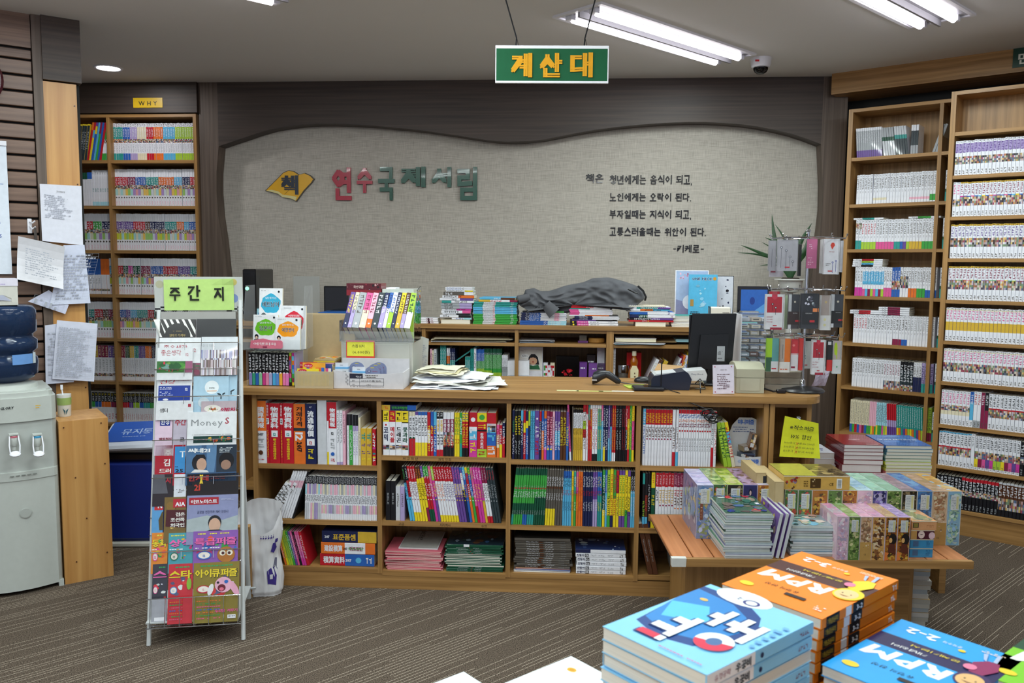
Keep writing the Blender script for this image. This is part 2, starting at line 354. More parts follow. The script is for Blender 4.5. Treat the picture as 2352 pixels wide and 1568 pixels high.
b = MB(); b.box(fa, 2.4, fb-.01, fb+.03, 2.60, ZC, 'w', 'oak_h'); b.box(fa, 2.4, fb+.03, fb+.35, 2.60, 2.62, 'w', 'oak_h'); struct(b.obj('trim_3', RB.M(0, 0, 0)))
b = MB(); b.box(-.95, 2.4, .62, .68, 0, ZC, 'w', 'black'); struct(b.obj('wall_back_right', RB.M(0, 0, 0)))
sw = struct(link('wall_side', None, SF.M(0, 0, 0)))
b = MB(); b.box(-2.4, -.0, .03, .10, 0, ZC, 'w', 'black'); b.obj('backing', None, sw)
y = ZC
b = MB(); b.box(-2.4, -.215, 0, .03, SF.hit(40, 108)[1]+.004, ZC, 'w', 'slatwood'); b.obj('slat', None, sw)
pit = None
ys = [137, 467]
zs = [SF.hit(40, q)[1] for q in ys]
pitch_s = (zs[0]-zs[-1])/9
z = SF.hit(40, 137)[1]
b = MB(); b.box(-2.4, -.215, 0, .03, z+.010, SF.hit(40, 108)[1]-.008, 'w', 'slatwood', bev=.003); b.obj('slat', None, sw)
slat_me = None
for i in range(40):
 if slat_me is None:
  b = MB(); b.box(-2.4, -.215, 0, .03, -pitch_s+.012, 0, 'w', 'slatwood', bev=.003); slat_me = b.data('slat')
 if z < .1: break
 link('slat', slat_me, T((0, 0, z)), sw); z -= pitch_s
b = MB(); b.box(-.212, -.17, -.012, .03, 0, ZC, 'w', 'walnut_v'); b.obj('corner_post', None, sw)
b = MB(); b.box(-.17, .005, -.03, .10, 2.415, ZC, 'w', 'walnut_h'); b.obj('header_board', None, sw)
b = MB(); b.box(-.17, -.018, -.006, .028, 0, 2.41, 'w', 'pale_oak')
for z_ in (.83, 1.9, 2.3, 1.72): b.lathe([(.004, 0), (.004, .003)], 'N', 'plastic', 8, T((-.03, -.006, z_)) @ RX(PI/2))
b.obj('pale_panel', None, sw)
TD = math.atan2(.679, .734)
def troffer(cx, cy, i, label):
 t = thing('ceiling_light', label, 'ceiling light', T((cx, cy, ZC)) @ RZ(TD), 'twin-tube ceiling lights')
 b = MB(); W2, L2 = .16, .68
 for (x0, x1, y0, y1) in ((-L2, L2, -W2, -W2+.02), (-L2, L2, W2-.02, W2), (-L2, -L2+.02, -W2+.02, W2-.02), (L2-.02, L2, -W2+.02, W2-.02)): b.box(x0, x1, y0, y1, -.012, .0, 'w', 'plastic')
 b.obj('frame', None, t)
 b = MB(); b.box(-L2+.02, L2-.02, -W2+.02, W2-.02, -.004, -.001, '8a8a90', 'plastic')
 for y in (-.078, .078): b.ext([(-L2+.03, -.03), (-L2+.03, -.004), (-L2+.06, -.004), (-L2+.06, -.03)], y-.02, y+.02, 'w', 'plastic'); b.ext([(L2-.06, -.03), (L2-.06, -.004), (L2-.03, -.004), (L2-.03, -.03)], y-.02, y+.02, 'w', 'plastic')
 b.box(-L2+.02, L2-.02, -.006, .006, -.035, -.004, '9a9aa0', 'plastic')
 b.obj('reflector', None, t)
 for y in (-.078, .078):
  b = MB(); b.tube([(-.62, y, -.026), (.62, y, -.026)], .014, 'w', 'tube_glow', 10); b.obj('tube', None, t, True)
  ld = bpy.data.lights.new('tube_light', 'AREA'); ld.shape = 'RECTANGLE'; ld.size = 1.2; ld.size_y = .03; ld.energy = TUBE_POWER; ld.color = (.88, 1, .97)
  lo = bpy.data.objects.new('tube_light', ld); COL.objects.link(lo); lo.parent = t; lo.matrix_local = T((0, y, -.043))
d = Vector((.734, .679)); e = Vector((.73, -.68)); base = Vector((.795, 4.573))
troffer(base.x, base.y, 0, 'twin-tube recessed ceiling light above the cash desk, beside the hanging green sign')
troffer(1.63, 3.79, 1, 'twin-tube recessed ceiling light cut off by the top right of the picture')
troffer(-1.53, 3.49, 2, 'twin-tube recessed ceiling light of which only a tip shows above the left bookcase')
for i, (a_, c_) in enumerate(((0, 2), (-1, .15), (-1, 1.15), (-1, 2.15), (-2, -.9), (-2, .1), (-2, 1.1), (-2, 2.1), (-2, 3.1))):
 p = base+d*(2.28*a_)+e*(1.14*c_); troffer(p.x, p.y, 3+i, 'twin-tube recessed ceiling light '+['beyond the right edge of the view', 'overhead just before the view, left of middle', 'overhead just before the view, right of middle', 'overhead at the right of the viewer', 'behind the viewer at the far left', 'behind the viewer at the left', 'right behind the viewer', 'behind the viewer at the right', 'behind the viewer at the far right'][i])
p = (-2.585, 5.40)
t = thing('downlight', 'small round recessed downlight glowing over the left bookcase', 'ceiling light', T((*p, ZC)))
b = MB(); b.lathe([(.07, -.006), (.083, -.008), (.088, 0), (.07, 0)], 'w', 'plastic', 28); b.obj('rim', None, t)
b = MB(); b.lathe([(.068, -.0075), (.068, -.0065)], 'w', 'lamp_glow', 28); b.obj('diffuser', None, t)
ld = bpy.data.lights.new('downlight_lamp', 'AREA'); ld.shape = 'DISK'; ld.size = .13; ld.energy = DOWN_POWER
lo = bpy.data.objects.new('downlight_lamp', ld); COL.objects.link(lo); lo.parent = t; lo.matrix_local = T((0, 0, -.012))
# ================= CARCASSES =================
def carcass(name, label, cat, fr, a0, b0, W, D, H, divs, shelves, th=.02, base=.08, back=True, topz=None, doubles=(), bm='oak_v', sideth=None, colbase=None):
 t = thing(name, label, cat, fr.M(a0, b0, 0)); st = sideth or th
 for x in (0, W-st):
  b = MB(); b.box(x, x+st, 0, D, 0, H, 'w', 'oak_v'); b.obj('side_panel', None, t)
 b = MB(); b.box(st, W-st, 0, D, H-th, H, 'w', 'oak_h'); b.obj('top_panel', None, t)
 b = MB(); b.box(st, W-st, D-.012, D-.002, base, H-th, 'w', bm); b.obj('back_panel', None, t)
 if base > .02:
  b = MB(); b.box(st, W-st, .012, .03, 0, base-th, 'w', 'oak_h'); b.obj('plinth', None, t)
 xs = [st]+list(divs)+[W-st]
 for x in divs:
  b = MB(); b.box(x-th/2, x+th/2, .001, D-.012, base-th, H-th, 'w', 'oak_v'); b.obj('divider', None, t)
 for i in range(len(xs)-1):
  l = xs[i]+(th/2 if i else 0); r = xs[i+1]-(th/2 if i < len(xs)-2 else 0)
  for z in shelves[i]:
   b = MB(); b.box(l, r, .003, D-.012, z-th, z, 'w', 'oak_h'); b.obj('shelf', None, t)
 return t
LZ = [2.515, 2.20, 1.885, 1.575, 1.262, .95, .64, .335, .09]
lsh = [z+.006 for z in LZ[1:]]
lb_w = 1.17+1.17*.0; LA0 = -3.40; LAD = -2.835-LA0; LB1 = WF.hit(455, 400)[0]-.004
carcass('bookcase', 'tall oak bookcase in the left corner, full of white children\'s series', 'bookcase', WF, LA0, -.004, LB1-LA0, .34, 2.52, [LAD], [lsh, lsh], .022, .09)
RAz = [.21-.02, .449, .742, 1.02, 1.315, 1.606, 1.884, 2.17]
RAz = [z+.008 for z in RAz]
RA0 = -.775; RAb = .215; RAd = RA0+.545
carcass('bookcase', 'rear sliding oak bookcase beside the grey corner column', 'bookcase', RB, RA0, RAb, 2.0, .27, 2.475, [.525, 1.25], [RAz, RAz, RAz], .02, .10, sideth=.026)
RBz = [.135, .375, .61, .855, 1.085, 1.315, 1.545, 1.775, 2.0, 2.235]
RBz = [z+.01 for z in RBz]
carcass('bookcase', 'front sliding oak bookcase at the right edge, full of manga', 'bookcase', RB, -.15, -.04, 1.6, .19, 2.465, [.86], [RBz, RBz], .02, .145, sideth=.026)
b = MB(); b.box(-.16, 1.9, .0, .66, 0, .115, 'w', 'walnut_h'); struct(b.obj('baseboard_right', RB.M(0, 0, 0)))
CS = [(.095, .318, .578), (.085, .322, .628), (.092, .318, .622), (.10, .318, .606)]
cd = [.448, 1.04, 1.622]
t = thing('counter_cabinet', 'long oak cash counter cabinet with four columns of book shelves', 'cabinet', CF.M(-.14, 0, 0))
def bx(parent, name, *a, m='oak_h', c='w'):
 b = MB(); b.box(*a, c, m); return b.obj(name, None, parent)
bx(t, 'side_panel', 0, .022, 0, .46, 0, .90, m='oak_v'); bx(t, 'side_panel', 2.31, 2.332, 0, .46, 0, .90, m='oak_v')
bx(t, 'back_panel', .022, 2.31, .335, .345, .06, .88, m='oak_v'); bx(t, 'top_rail', .022, 2.31, .008, .03, .878, .90)
bx(t, 'plinth', .022, 2.31, .006, .026, 0, .072)
xs = [.022]+[x+.14 for x in cd]+[2.31]
for x in xs[1:-1]: bx(t, 'divider', x-.01, x+.01, .002, .335, .072, .878, m='oak_v')
for i in range(4):
 l = xs[i]+(.01 if i else 0); r = xs[i+1]-(.01 if i < 3 else 0)
 for z in CS[i]: bx(t, 'shelf', l, r, .004, .335, z-.022, z)
t = thing('end_cabinet', 'narrow open oak end cabinet at the right end of the cash counter', 'cabinet', CF.M(2.196, 0, 0))
bx(t, 'side_panel', 0, .022, .0, .46, 0, .90, m='oak_v'); bx(t, 'side_panel', .17, .19, .03, .46, 0, .90, m='oak_v'); bx(t, 'back_panel', .022, .17, .335, .345, 0, .9, m='oak_v')
bx(t, 'top_rail', .022, .17, .03, .05, .878, .90); bx(t, 'shelf', .022, .17, .02, .335, .58, .60); bx(t, 'shelf', .022, .17, .02, .335, .30, .32); bx(t, 'shelf', .022, .17, .02, .335, .07, .09)
b = MB()
pts = [(-.25, -.02), (2.33, -.02)]+[(2.33+.10*math.sin(q), .08-.10*math.cos(q)) for q in [PI/2*i/8 for i in range(1, 9)]]+[(2.43, .53), (-.25, .53)]
b.extz(pts, .902, .932, 'w', 'oak_h'); o = b.obj('worktop', CF.M(0, 0, 0)); tag(o, 'oak worktop with rounded right end running over the whole cash counter', 'worktop')
t = thing('back_counter', 'oak back counter under the lettered wall, with an upper letter-tray row', 'cabinet', BF.M(-1.75, 0, 0))
bx(t, 'top_panel', 0, 3.10, -.01, .50, 1.115, 1.14)
bx(t, 'top_rail', .02, 3.08, .01, .03, 1.095, 1.115)
ba = [BF.hit(973, 850)[0], BF.hit(1186, 850)[0], BF.hit(1396, 850)[0], BF.hit(1404, 850)[0]]
for a in [-1.74]+ba+[1.33]: bx(t, 'divider', a+1.75-.011, a+1.75+.011, .0, .46, 0, 1.115, m='oak_v')
bx(t, 'back_panel', 0, 3.10, .46, .47, 0, 1.115, m='oak_v')
for l, r in ((-1.74, ba[0]), (ba[0], ba[1]), (ba[1], ba[2]), (ba[3], 1.33)):
 bx(t, 'shelf', l+1.75+.012, r+1.75-.012, .004, .455, 1.012, 1.032); bx(t, 'shelf', l+1.75+.012, r+1.75-.012, .004, .455, .729, .749); bx(t, 'shelf', l+1.75+.012, r+1.75-.012, .004, .455, .08, .10)
# ================= BOOKS =================
VIV = 'robgyvtcpmli'; PAS = 'PVCewVPsx'
MUT = ['c9a9a0', '8a6a5a', '5a6a8a', 'd8d0c8', '3a3030', 'b87a50', 'd0b070', 'c0b8c8', '7a9070', 'a04a60', 'e0d8d0', '4a4450']
SOFT = ['c8d040', 'a8d8d8', 'b090c8', 'e0a0a8', 'e8c060', 'd8d8c0', '9ac870', 'd0d8e0']
_BC = {}
def bandlist(s, rr):
 out = []
 for tk in s.split():
  ch, n = tk[0], float(tk[1:])
  if ch == '*': ch = rr.choice(VIV)
  elif ch == '~': ch = rr.choice(PAS)
  elif ch == '^': ch = rr.choice(SOFT)
  out.append((ch, n))
 tot = sum(n for _, n in out); return [(c, n/tot) for c, n in out]
def strokes(pd, x0, y0, x1, y1, c, rr, cells):
 c = C(c); ch = (y1-y0)/cells; W = x1-x0
 for i in range(cells):
  yb = y0+ch*i+ch*.12; hh = ch*.76
  for (a, b_, d_, e) in ((0, rr.choice((0, .42, .8)), 1, .2), (rr.choice((.05, .6, .75)), 0, .22, 1), (0, rr.choice((.3, .6)), rr.uniform(.5, .9), .18))[:3 if W > .008 else 2]:
   xa = x0+a*W; ya = yb+b_*hh
   pd.mb.face([pd.P(xa, ya), pd.P(min(x1, xa+d_*W), ya), pd.P(min(x1, xa+d_*W), min(yb+hh, ya+e*hh)), pd.P(xa, min(yb+hh, ya+e*hh))], c, pd.mat)
 pd.k += 1
def bookmesh(w, h, d, bands, titles, cov, mat, rr, num=None, cover=None, pages='e8e4d6', front=None):
 b = MB(); t = .0009 if w < .02 else .0016; ins = .0012
 cc = C(cov)
 e = min(.0014, w*.12); b.box(0, t, e, d, 0, h, cc, mat); b.box(w-t, w, e, d, 0, h, cc, mat)
 vs = [(x, y, z) for z in (ins, h-ins) for y in (.0006, d-ins) for x in (t, w-t)]
 b.mesh(vs, [(0, 2, 3, 1), (4, 5, 7, 6), (3, 2, 6, 7)], pages, 'pages')
 y = h; sp = b.pad((0, 0, 0), (1, 0, 0), (0, 0, 1), mat); e = min(.0014, w*.12)
 for ch, f in bands:
  y2 = y-f*h
  kc_ = K.get(ch) or (C(ch) if len(ch) == 6 else K['w']); b.face([(e, 0, y2), (w-e, 0, y2), (w-e, 0, y), (e, 0, y)], kc_, mat); b.face([(0, e, y2), (e, 0, y2), (e, 0, y), (0, e, y)], kc_, mat); b.face([(w-e, 0, y2), (w, e, y2), (w, e, y), (w-e, 0, y)], kc_, mat)
  if ch == '&':
   c0 = rr.choice(MUT); sp.rect(0, y2, w, y, c0); sp.mosaic(w*.06, y2, w*.94, y, MUT, 2, 4, rr)
  elif ch == '%': sp.rect(0, y2, w, y, 'k'); strokes(sp, w*.2, y2, w*.8, y, 'y', rr, 3)
  y = y2
 b.face([(0, e, 0), (w, e, 0), (w-e, 0, 0), (e, 0, 0)], cc, mat); b.face([(e, 0, h), (w-e, 0, h), (w, .0025, h), (0, .0025, h)], cc, mat)
 sp.k = 3
 for tt in titles:
  tx, c, f0, f1 = tt[:4]; m = tt[4] if len(tt) > 4 else .74
  za, zb = h*(1-f1), h*(1-f0)
  if c == '*': c = rr.choice(VIV)
  if tx == '': strokes(sp, w*(.5-m/2), za, w*(.5+m/2), zb, c, rr, max(2, round((zb-za)/(w*m*1.15)) if w > .006 else 6))
  elif tx == 'O': sp.ell(w/2, (za+zb)/2, w*m/2, w*m/2, c, 10)
  elif tx == '[]': sp.rect(w*(.5-m/2), za, w*(.5+m/2), zb, c)
  elif tx == '|': sp.mosaic(w*.1, za, w*.9, zb, VIV, 1, 6, rr)
  elif tx[0] == '-': sp.text(tx[1:], w/2, za, zb-za, c, 2, al='c')
  elif tx[0] == '>':      # text turned sideways, reading downwards
   sp.text(tx[1:], w*(.5-m*.38), zb, w*m, c, 2, rot=-PI/2, w=zb-za)
  else: sp.text(tx, w/2, zb, w*m, c, 2, vert=True, w=zb-za)
  sp.k += 1
 if cover:
  pd = b.pad((w, 0, 0), (0, 1, 0), (0, 0, 1), mat); cover(pd, d, h)
 return b
def S(n, th, h, bands, desc, titles=(), d=180, cov=None, lean=0, var=1, mat='print', hv=1.6, back=0, cover=None, pages='e8e4d6'):
 return dict(n=n, th=th/1000, h=h/1000, bands=bands, desc=desc, titles=titles, d=d/1000, cov=cov or (bands.split()[0][0] if bands[0] in K else 'w'), lean=lean, var=var, mat=mat, hv=hv/1000, back=back/1000, cover=cover, pages=pages)
def spec_mesh(sp, v, name, wk=1.0):
 key = (id(sp), v, round(wk, 3))
 if key not in _BC:
  rr = random.Random(hash((sp['desc'], v)) % 100000 if False else sum(map(ord, sp['desc']))*31+v*7)
  tt = [tuple((x.replace('@', str(v+1)) if isinstance(x, str) else x) for x in t) for t in sp['titles']]
  h = sp['h']+rr.uniform(-1, 1)*sp['hv']
  b = bookmesh(sp['th']*wk-(.0011 if sp['th'] > .0095 else .0006), h, sp['d'], bandlist(sp['bands'], rr), tt, sp['cov'], sp['mat'], rr, cover=sp['cover'], pages=sp['pages'])
  _BC[key] = b.data(name)
 return _BC[key]
KEEP = []
def row(fr, b, z, a0, a1, specs, place, name='book', cat='book', off=0, face=0.0):
 KEEP.append(specs)
 tot = 0
 for sp in specs:
  if isinstance(sp, (int, float)): tot += sp/1000; continue
  tot += sp['n']*sp['th']/math.cos(math.radians(sp['lean']))
 k = (a1-a0)/tot; a = a0; cnt = {}; tots = {}
 for sp in specs:
  if not isinstance(sp, (int, float)): tots[sp['desc']] = tots.get(sp['desc'], 0)+sp['n']
 for sp in specs:
  if isinstance(sp, (int, float)): a += sp/1000*k; continue
  L = math.radians(sp['lean'])
  for i in range(sp['n']):
   me = spec_mesh(sp, i % sp['var'] if sp['var'] > 0 else i, name, k)
   w = sp['th']*k
   dz = w*math.sin(L) if L > 0 else 0
   M = fr.M(a, b+sp['back']+R.uniform(-.0015, .0025), z+dz+.0006) @ RY(L+(R.uniform(-.004, .004) if not L and w < .02 else 0)*0)
   if L < 0: M = fr.M(a, b+sp['back'], z+.0006) @ RY(L)
   o = link(name, me, M)
   c = cnt[sp['desc']] = cnt.get(sp['desc'], 0)+1
   lb = (sp['desc']+', '+place) if tots[sp['desc']] == 1 else ordw(c)+' '+sp['desc']+' from left, '+place
   if len(lb.split()) > 16: print('LONG', lb)
   tag(o, lb, cat, 'books '+place); a += w/math.cos(L)+.0
 return a
lx0, lx1 = WF.hit(257, 500)[0]+.006, WF.hit(445, 500)[0]-.004
def LS(z): return lsh[z]
W8 = [S(3, 17, 258, 't14 w0', '')]
def why(c, n, nm, var=2): return S(n, 17, 258, f'w10 {c}32 &10 w28 {c}20', f'glossy {nm} banded picture volume', (('', 'k', .01, .09, .5), ('', 'w', .14, .36, .5), ('', 's', .55, .78, .5)), 190, 'w', var=var, mat='gloss')
def hist(c, n, nm, b2='^', mat='print'): return S(n, 16.5, 256, f'w22 {c}22 &11 {b2}18 w30', f'white volume with a {nm} band', (('', 'w', .24, .42, .6), ('O', 'G', .74, .79, .6), ('', 'p', .86, .96, .3)), 190, 'w', var=n if n < 5 else 5, mat=mat)
rowsL = [
 [why('t', 4, 'teal'), why('b', 3, 'blue'), why('V', 3, 'lavender'), why('e', 4, 'cream'), why('r', 3, 'red'), why('o', 4, 'orange'), why('c', 5, 'sky-blue'), why('l', 8, 'lime')],
 [hist('r', 5, 'red'), hist('m', 3, 'maroon'), hist('b', 4, 'blue'), hist('t', 5, 'teal'), hist('o', 6, 'orange'), hist('c', 3, 'sky-blue'), 4, hist('n', 3, 'navy'), hist('r', 2, 'scarlet')],
 [hist('v', 7, 'purple'), hist('r', 5, 'red'), hist('N', 2, 'brown'), hist('n', 6, 'navy'), 3, hist('t', 5, 'teal'), hist('o', 3, 'orange'), hist('c', 2, 'sky-blue'), 3, hist('b', 3, 'blue')],
 [hist('r', 2, 'red'), hist('d', 2, 'dark green'), hist('i', 2, 'magenta'), hist('d', 3, 'bottle-green'), 4, hist('m', 4, 'maroon'), hist('b', 5, 'blue'), hist('r', 6, 'scarlet'), hist('v', 5, 'purple'), hist('t', 3, 'teal')],
]
def dk(c, n, nm): return S(n, 17, 252, f'{c}34 w46 &8 w12', f'{nm} topped white series volume', (('', 'e', .03, .31, .5), ('', 's', .4, .75, .5)), 190, 'w', var=3)
def mk(c, n, nm): return S(n, 17, 215, f'k32 {c}18 w50', f'black and {nm} series volume', (('', 'y', .03, .1, .5), ('', 'w', .12, .3, .5), ('', 'r', .7, .9, .5)), 190, 'w', var=3)
lvl = ['top', 'second', 'third', 'fourth', 'fifth', 'sixth', 'seventh', 'bottom']
for i, rw in enumerate(rowsL):
 row(WF, .045, LS(i), lx0, lx1, rw, f'{lvl[i]} shelf of the corner bookcase', 'series_volume', "children's book")
def atL(px, py): return WF.hit(px, py)[0]
row(WF, .045, LS(4), lx0, atL(362, 760), [hist('b', 3, 'blue'), hist('v', 2, 'purple'), hist('c', 3, 'sky-blue'), hist('t', 5, 'teal'), hist('r', 3, 'red'), hist('d', 3, 'dark green')], 'fifth shelf of the corner bookcase', 'series_volume', "children's book")
row(WF, .045, LS(5), lx0, atL(362, 860), [dk('m', 2, 'maroon'), dk('d', 2, 'green'), dk('f', 2, 'mustard'), 3, dk('t', 2, 'teal'), dk('v', 3, 'purple'), dk('o', 3, 'orange'), dk('n', 2, 'navy'), dk('r', 2, 'red')], 'sixth shelf of the corner bookcase', 'series_volume', "children's book")
row(WF, .045, LS(6), lx0, atL(362, 960), [mk('r', 3, 'red'), mk('v', 2, 'purple'), mk('l', 3, 'lime'), mk('b', 2, 'blue'), mk('t', 3, 'teal'), mk('g', 3, 'green'), mk('o', 2, 'orange')], 'seventh shelf of the corner bookcase', 'series_volume', "children's book")
ly1 = WF.hit(249, 500)[0]-.012
def nar(z, px, py, specs, nm):
 row(WF, .045, LS(z), WF.hit(px, py)[0], ly1, specs, f'{nm} shelf beside the pillar', 'series_volume', "children's book")
nar(0, 160, 340, [S(5, 18, 255, 'y4 q40 q50', 'charcoal book with a yellow tip', (('', 's', .2, .7),), var=2, lean=8), S(1, 14, 270, 'o20 r80', 'orange and red picture book', lean=11), S(1, 14, 270, 'r20 c20 y60', 'yellow and blue picture book', lean=11), S(1, 14, 270, 'v10 y20 b70', 'blue and yellow picture book', lean=11), S(1, 14, 270, 'c100', 'sky-blue picture book', lean=11), S(1, 14, 270, 'm30 g70', 'green and maroon picture book', lean=11), S(1, 14, 270, 'b100', 'blue picture book', lean=11), S(1, 16, 270, 'r100', 'red picture book', lean=11), S(3, 16, 255, 'w10 g32 &10 w28 g20', 'green banded white picture volume', lean=9)], 'top')
nar(1, 165, 450, [S(2, 17, 235, 'n20 w80', 'navy-topped white picture volume'), S(3, 17, 235, 'd20 w80', 'green-topped white picture volume'), S(2, 17, 235, 'b20 w80', 'blue-topped white picture volume'), S(7, 17, 250, 'w88 C12', 'plain white series volume', (('', 's', .05, .12, .5), ('', 't', .5, .6, .5)), var=2)], 'second')
nar(2, 185, 550, [hist('w', 1, 'white'), hist('r', 2, 'red'), hist('g', 3, 'green'), hist('n', 3, 'navy')], 'third')
nar(3, 190, 650, [S(5, 17, 250, 'b45 w40 &6 w9', 'blue-topped white atlas volume', (('', 's', .55, .7, .5),), var=2), S(3, 17, 250, 'o45 w40 &6 w9', 'orange-topped white atlas volume'), hist('c', 1, 'sky-blue')], 'fourth')
nar(4, 178, 760, [hist('w', 3, 'white'), hist('t', 2, 'teal'), hist('r', 3, 'red'), hist('N', 2, 'brown'), hist('m', 2, 'maroon')], 'fifth')
nar(5, 195, 860, [dk('n', 1, 'navy'), dk('f', 2, 'mustard'), dk('m', 3, 'maroon'), dk('v', 2, 'purple')], 'sixth')
nar(6, 175, 960, [mk('r', 3, 'red'), mk('g', 2, 'green'), mk('b', 2, 'blue'), mk('o', 3, 'orange'), mk('m', 2, 'maroon')], 'seventh')
Ab = RAb+.03
def ra(i, p0, p1, specs, nm, py=500):
 row(RB, Ab, RAz[i], RB.hit(p0, py, Ab)[0], RB.hit(p1, py, Ab)[0], specs, f'{nm} shelf, rear right bookcase', 'comic_volume', 'comic')
ra(7, 1968, 2154, [S(12, 10, 180, 'w10 s66 v24', 'film-wrapped silver comic', (('', 'w', .1, .5, .5),), 130, lean=-4, var=3, mat='gloss'), 6, S(5, 11, 172, 's34 d14 x52', 'film-wrapped greenish comic', d=130, lean=-8, var=3, mat='gloss'), S(5, 11, 172, 'x30 t14 q56', 'film-wrapped teal comic', d=130, lean=-7, var=3, mat='gloss'), 8, S(3, 11, 172, 'w20 q50 s30', 'film-wrapped dark comic', d=130, var=3, mat='gloss'), 62, S(2, 12, 165, 's100', 'film-wrapped grey comic', d=130, lean=17, mat='gloss')], 'top', 355)
def man(n, nm, bands, th=13, h=180, var=4, t1='G'): return S(n, th, h, bands, nm, (('', 'k', .03, .08, .5), ('', t1, .12, .5, .6), ('', 'G', .55, .62, .3)), 130, 'w', var=var)
ra(6, 1966, 2155, [man(6, 'white manga volume', 'w88 w12'), 3, man(5, 'white manga volume with a pale foot', 'w80 e8 w12'), man(8, 'grey-titled white manga volume', 'w95 w5'), man(7, 'white manga volume with a rose foot', 'w82 P8 w10'), man(3, 'white manga volume with green foot', 'w75 g20 w5')], 'second', 465)
ra(5, 1964, 2153, [man(2, 'rose and teal comic volume', 'w10 &20 w40 t30'), man(5, 'lime-footed white comic volume', 'w75 l25', t1='r'), man(6, 'pink-footed white comic volume', 'w75 p25'), man(2, 'teal-footed white comic volume', 'w75 t25'), man(3, 'multi-coloured-foot comic volume', 'w75 *25'), man(4, 'mustard-footed white comic volume', 'w75 f25'), man(5, 'green-footed white comic volume', 'w75 g25')], 'third', 570)
ra(4, 1962, 2150, [man(3, 'magenta-footed white novel', 'w70 i30'), man(8, 'sky-blue novel', 'w15 c45 w15 *25', t1='w'), man(3, 'pink-footed white novel', 'w70 p30'), man(3, 'blue novel with a picture spine', 'b45 &30 b25', t1='w'), man(3, 'white novel with dark art', 'w30 &40 w30'), man(3, 'orange-footed white novel', 'w70 o30'), man(3, 'green-footed white novel', 'w70 g30'), man(4, 'blue-footed white novel', 'w75 b25')], 'fourth', 680)
ra(3, 1958, 2146, [man(5, 'white comic volume with red dots', 'w100', t1='r'), man(9, 'plain white comic volume', 'w100'), man(3, 'red-footed white comic volume', 'w80 m20'), man(2, 'blue-footed white comic volume', 'w80 b20'), man(9, 'faintly lettered white comic volume', 'w100', t1='s')], 'fifth', 785)
ra(2, 1955, 2142, [man(12, 'white comic volume with grey lettering', 'w100'), man(6, 'white comic volume with art foot', 'w70 &30', t1='m'), S(4, 15, 180, 'k30 q50 &20', 'black comic volume', (('', 'w', .1, .7),), 130, 'k', var=2), man(3, 'white and navy comic volume', 'w50 n50'), S(4, 13, 178, 'V70 t30', 'lavender novel', (('', 'n', .1, .7),), 130, 'V', var=2)], 'sixth', 890)
ra(1, 1950, 2140, [S(8, 13, 205, 'e75 *25', 'cream paperback with bright foot', (('', 'G', .05, .7, .5),), 140, 'e', var=6), S(4, 9, 205, 'P75 *25', 'pale pink paperback with bright foot', (), 140, var=3), S(6, 10, 205, 'C70 *30', 'pale blue paperback with bright foot', (('', 'G', .05, .6),), 140, var=5), S(5, 10, 205, 'r50 V20 v30', 'red-topped paperback with purple foot', (), 140, var=3, lean=-3), S(12, 11, 200, 't70 *30', 'teal paperback with bright foot', (('', 'w', .05, .65, .5),), 140, var=6, lean=-3), S(3, 14, 205, 'l75 m25', 'lime paperback with maroon foot', (('', 'G', .05, .7),), 140, lean=-2)], 'seventh', 1000)
for i, (h_, nm) in enumerate(((7, 'top'), (6, 'second'), (5, 'third'), (4, 'fourth'), (3, 'fifth'), (2, 'sixth'), (1, 'seventh'), (0, 'bottom'))):
 if i in (0,): continue
 row(RB, Ab, RAz[h_], RAd+.014, RAd+.014+.065, [man(4, 'teal and white comic volume', 'w60 d10 t30')], f'{nm} rear shelf behind the gap', 'comic_volume', 'comic')
Bb = -.03
def mb(n, nm, bands, var=6, t='v', h=186, th=18.2): return S(n, th, h, bands, nm, (('', 'k', .01, .05, .5), ('', t, .07, .36, .62), ('', 'G', .84, .97, .5)), 120, 'w', var=var)
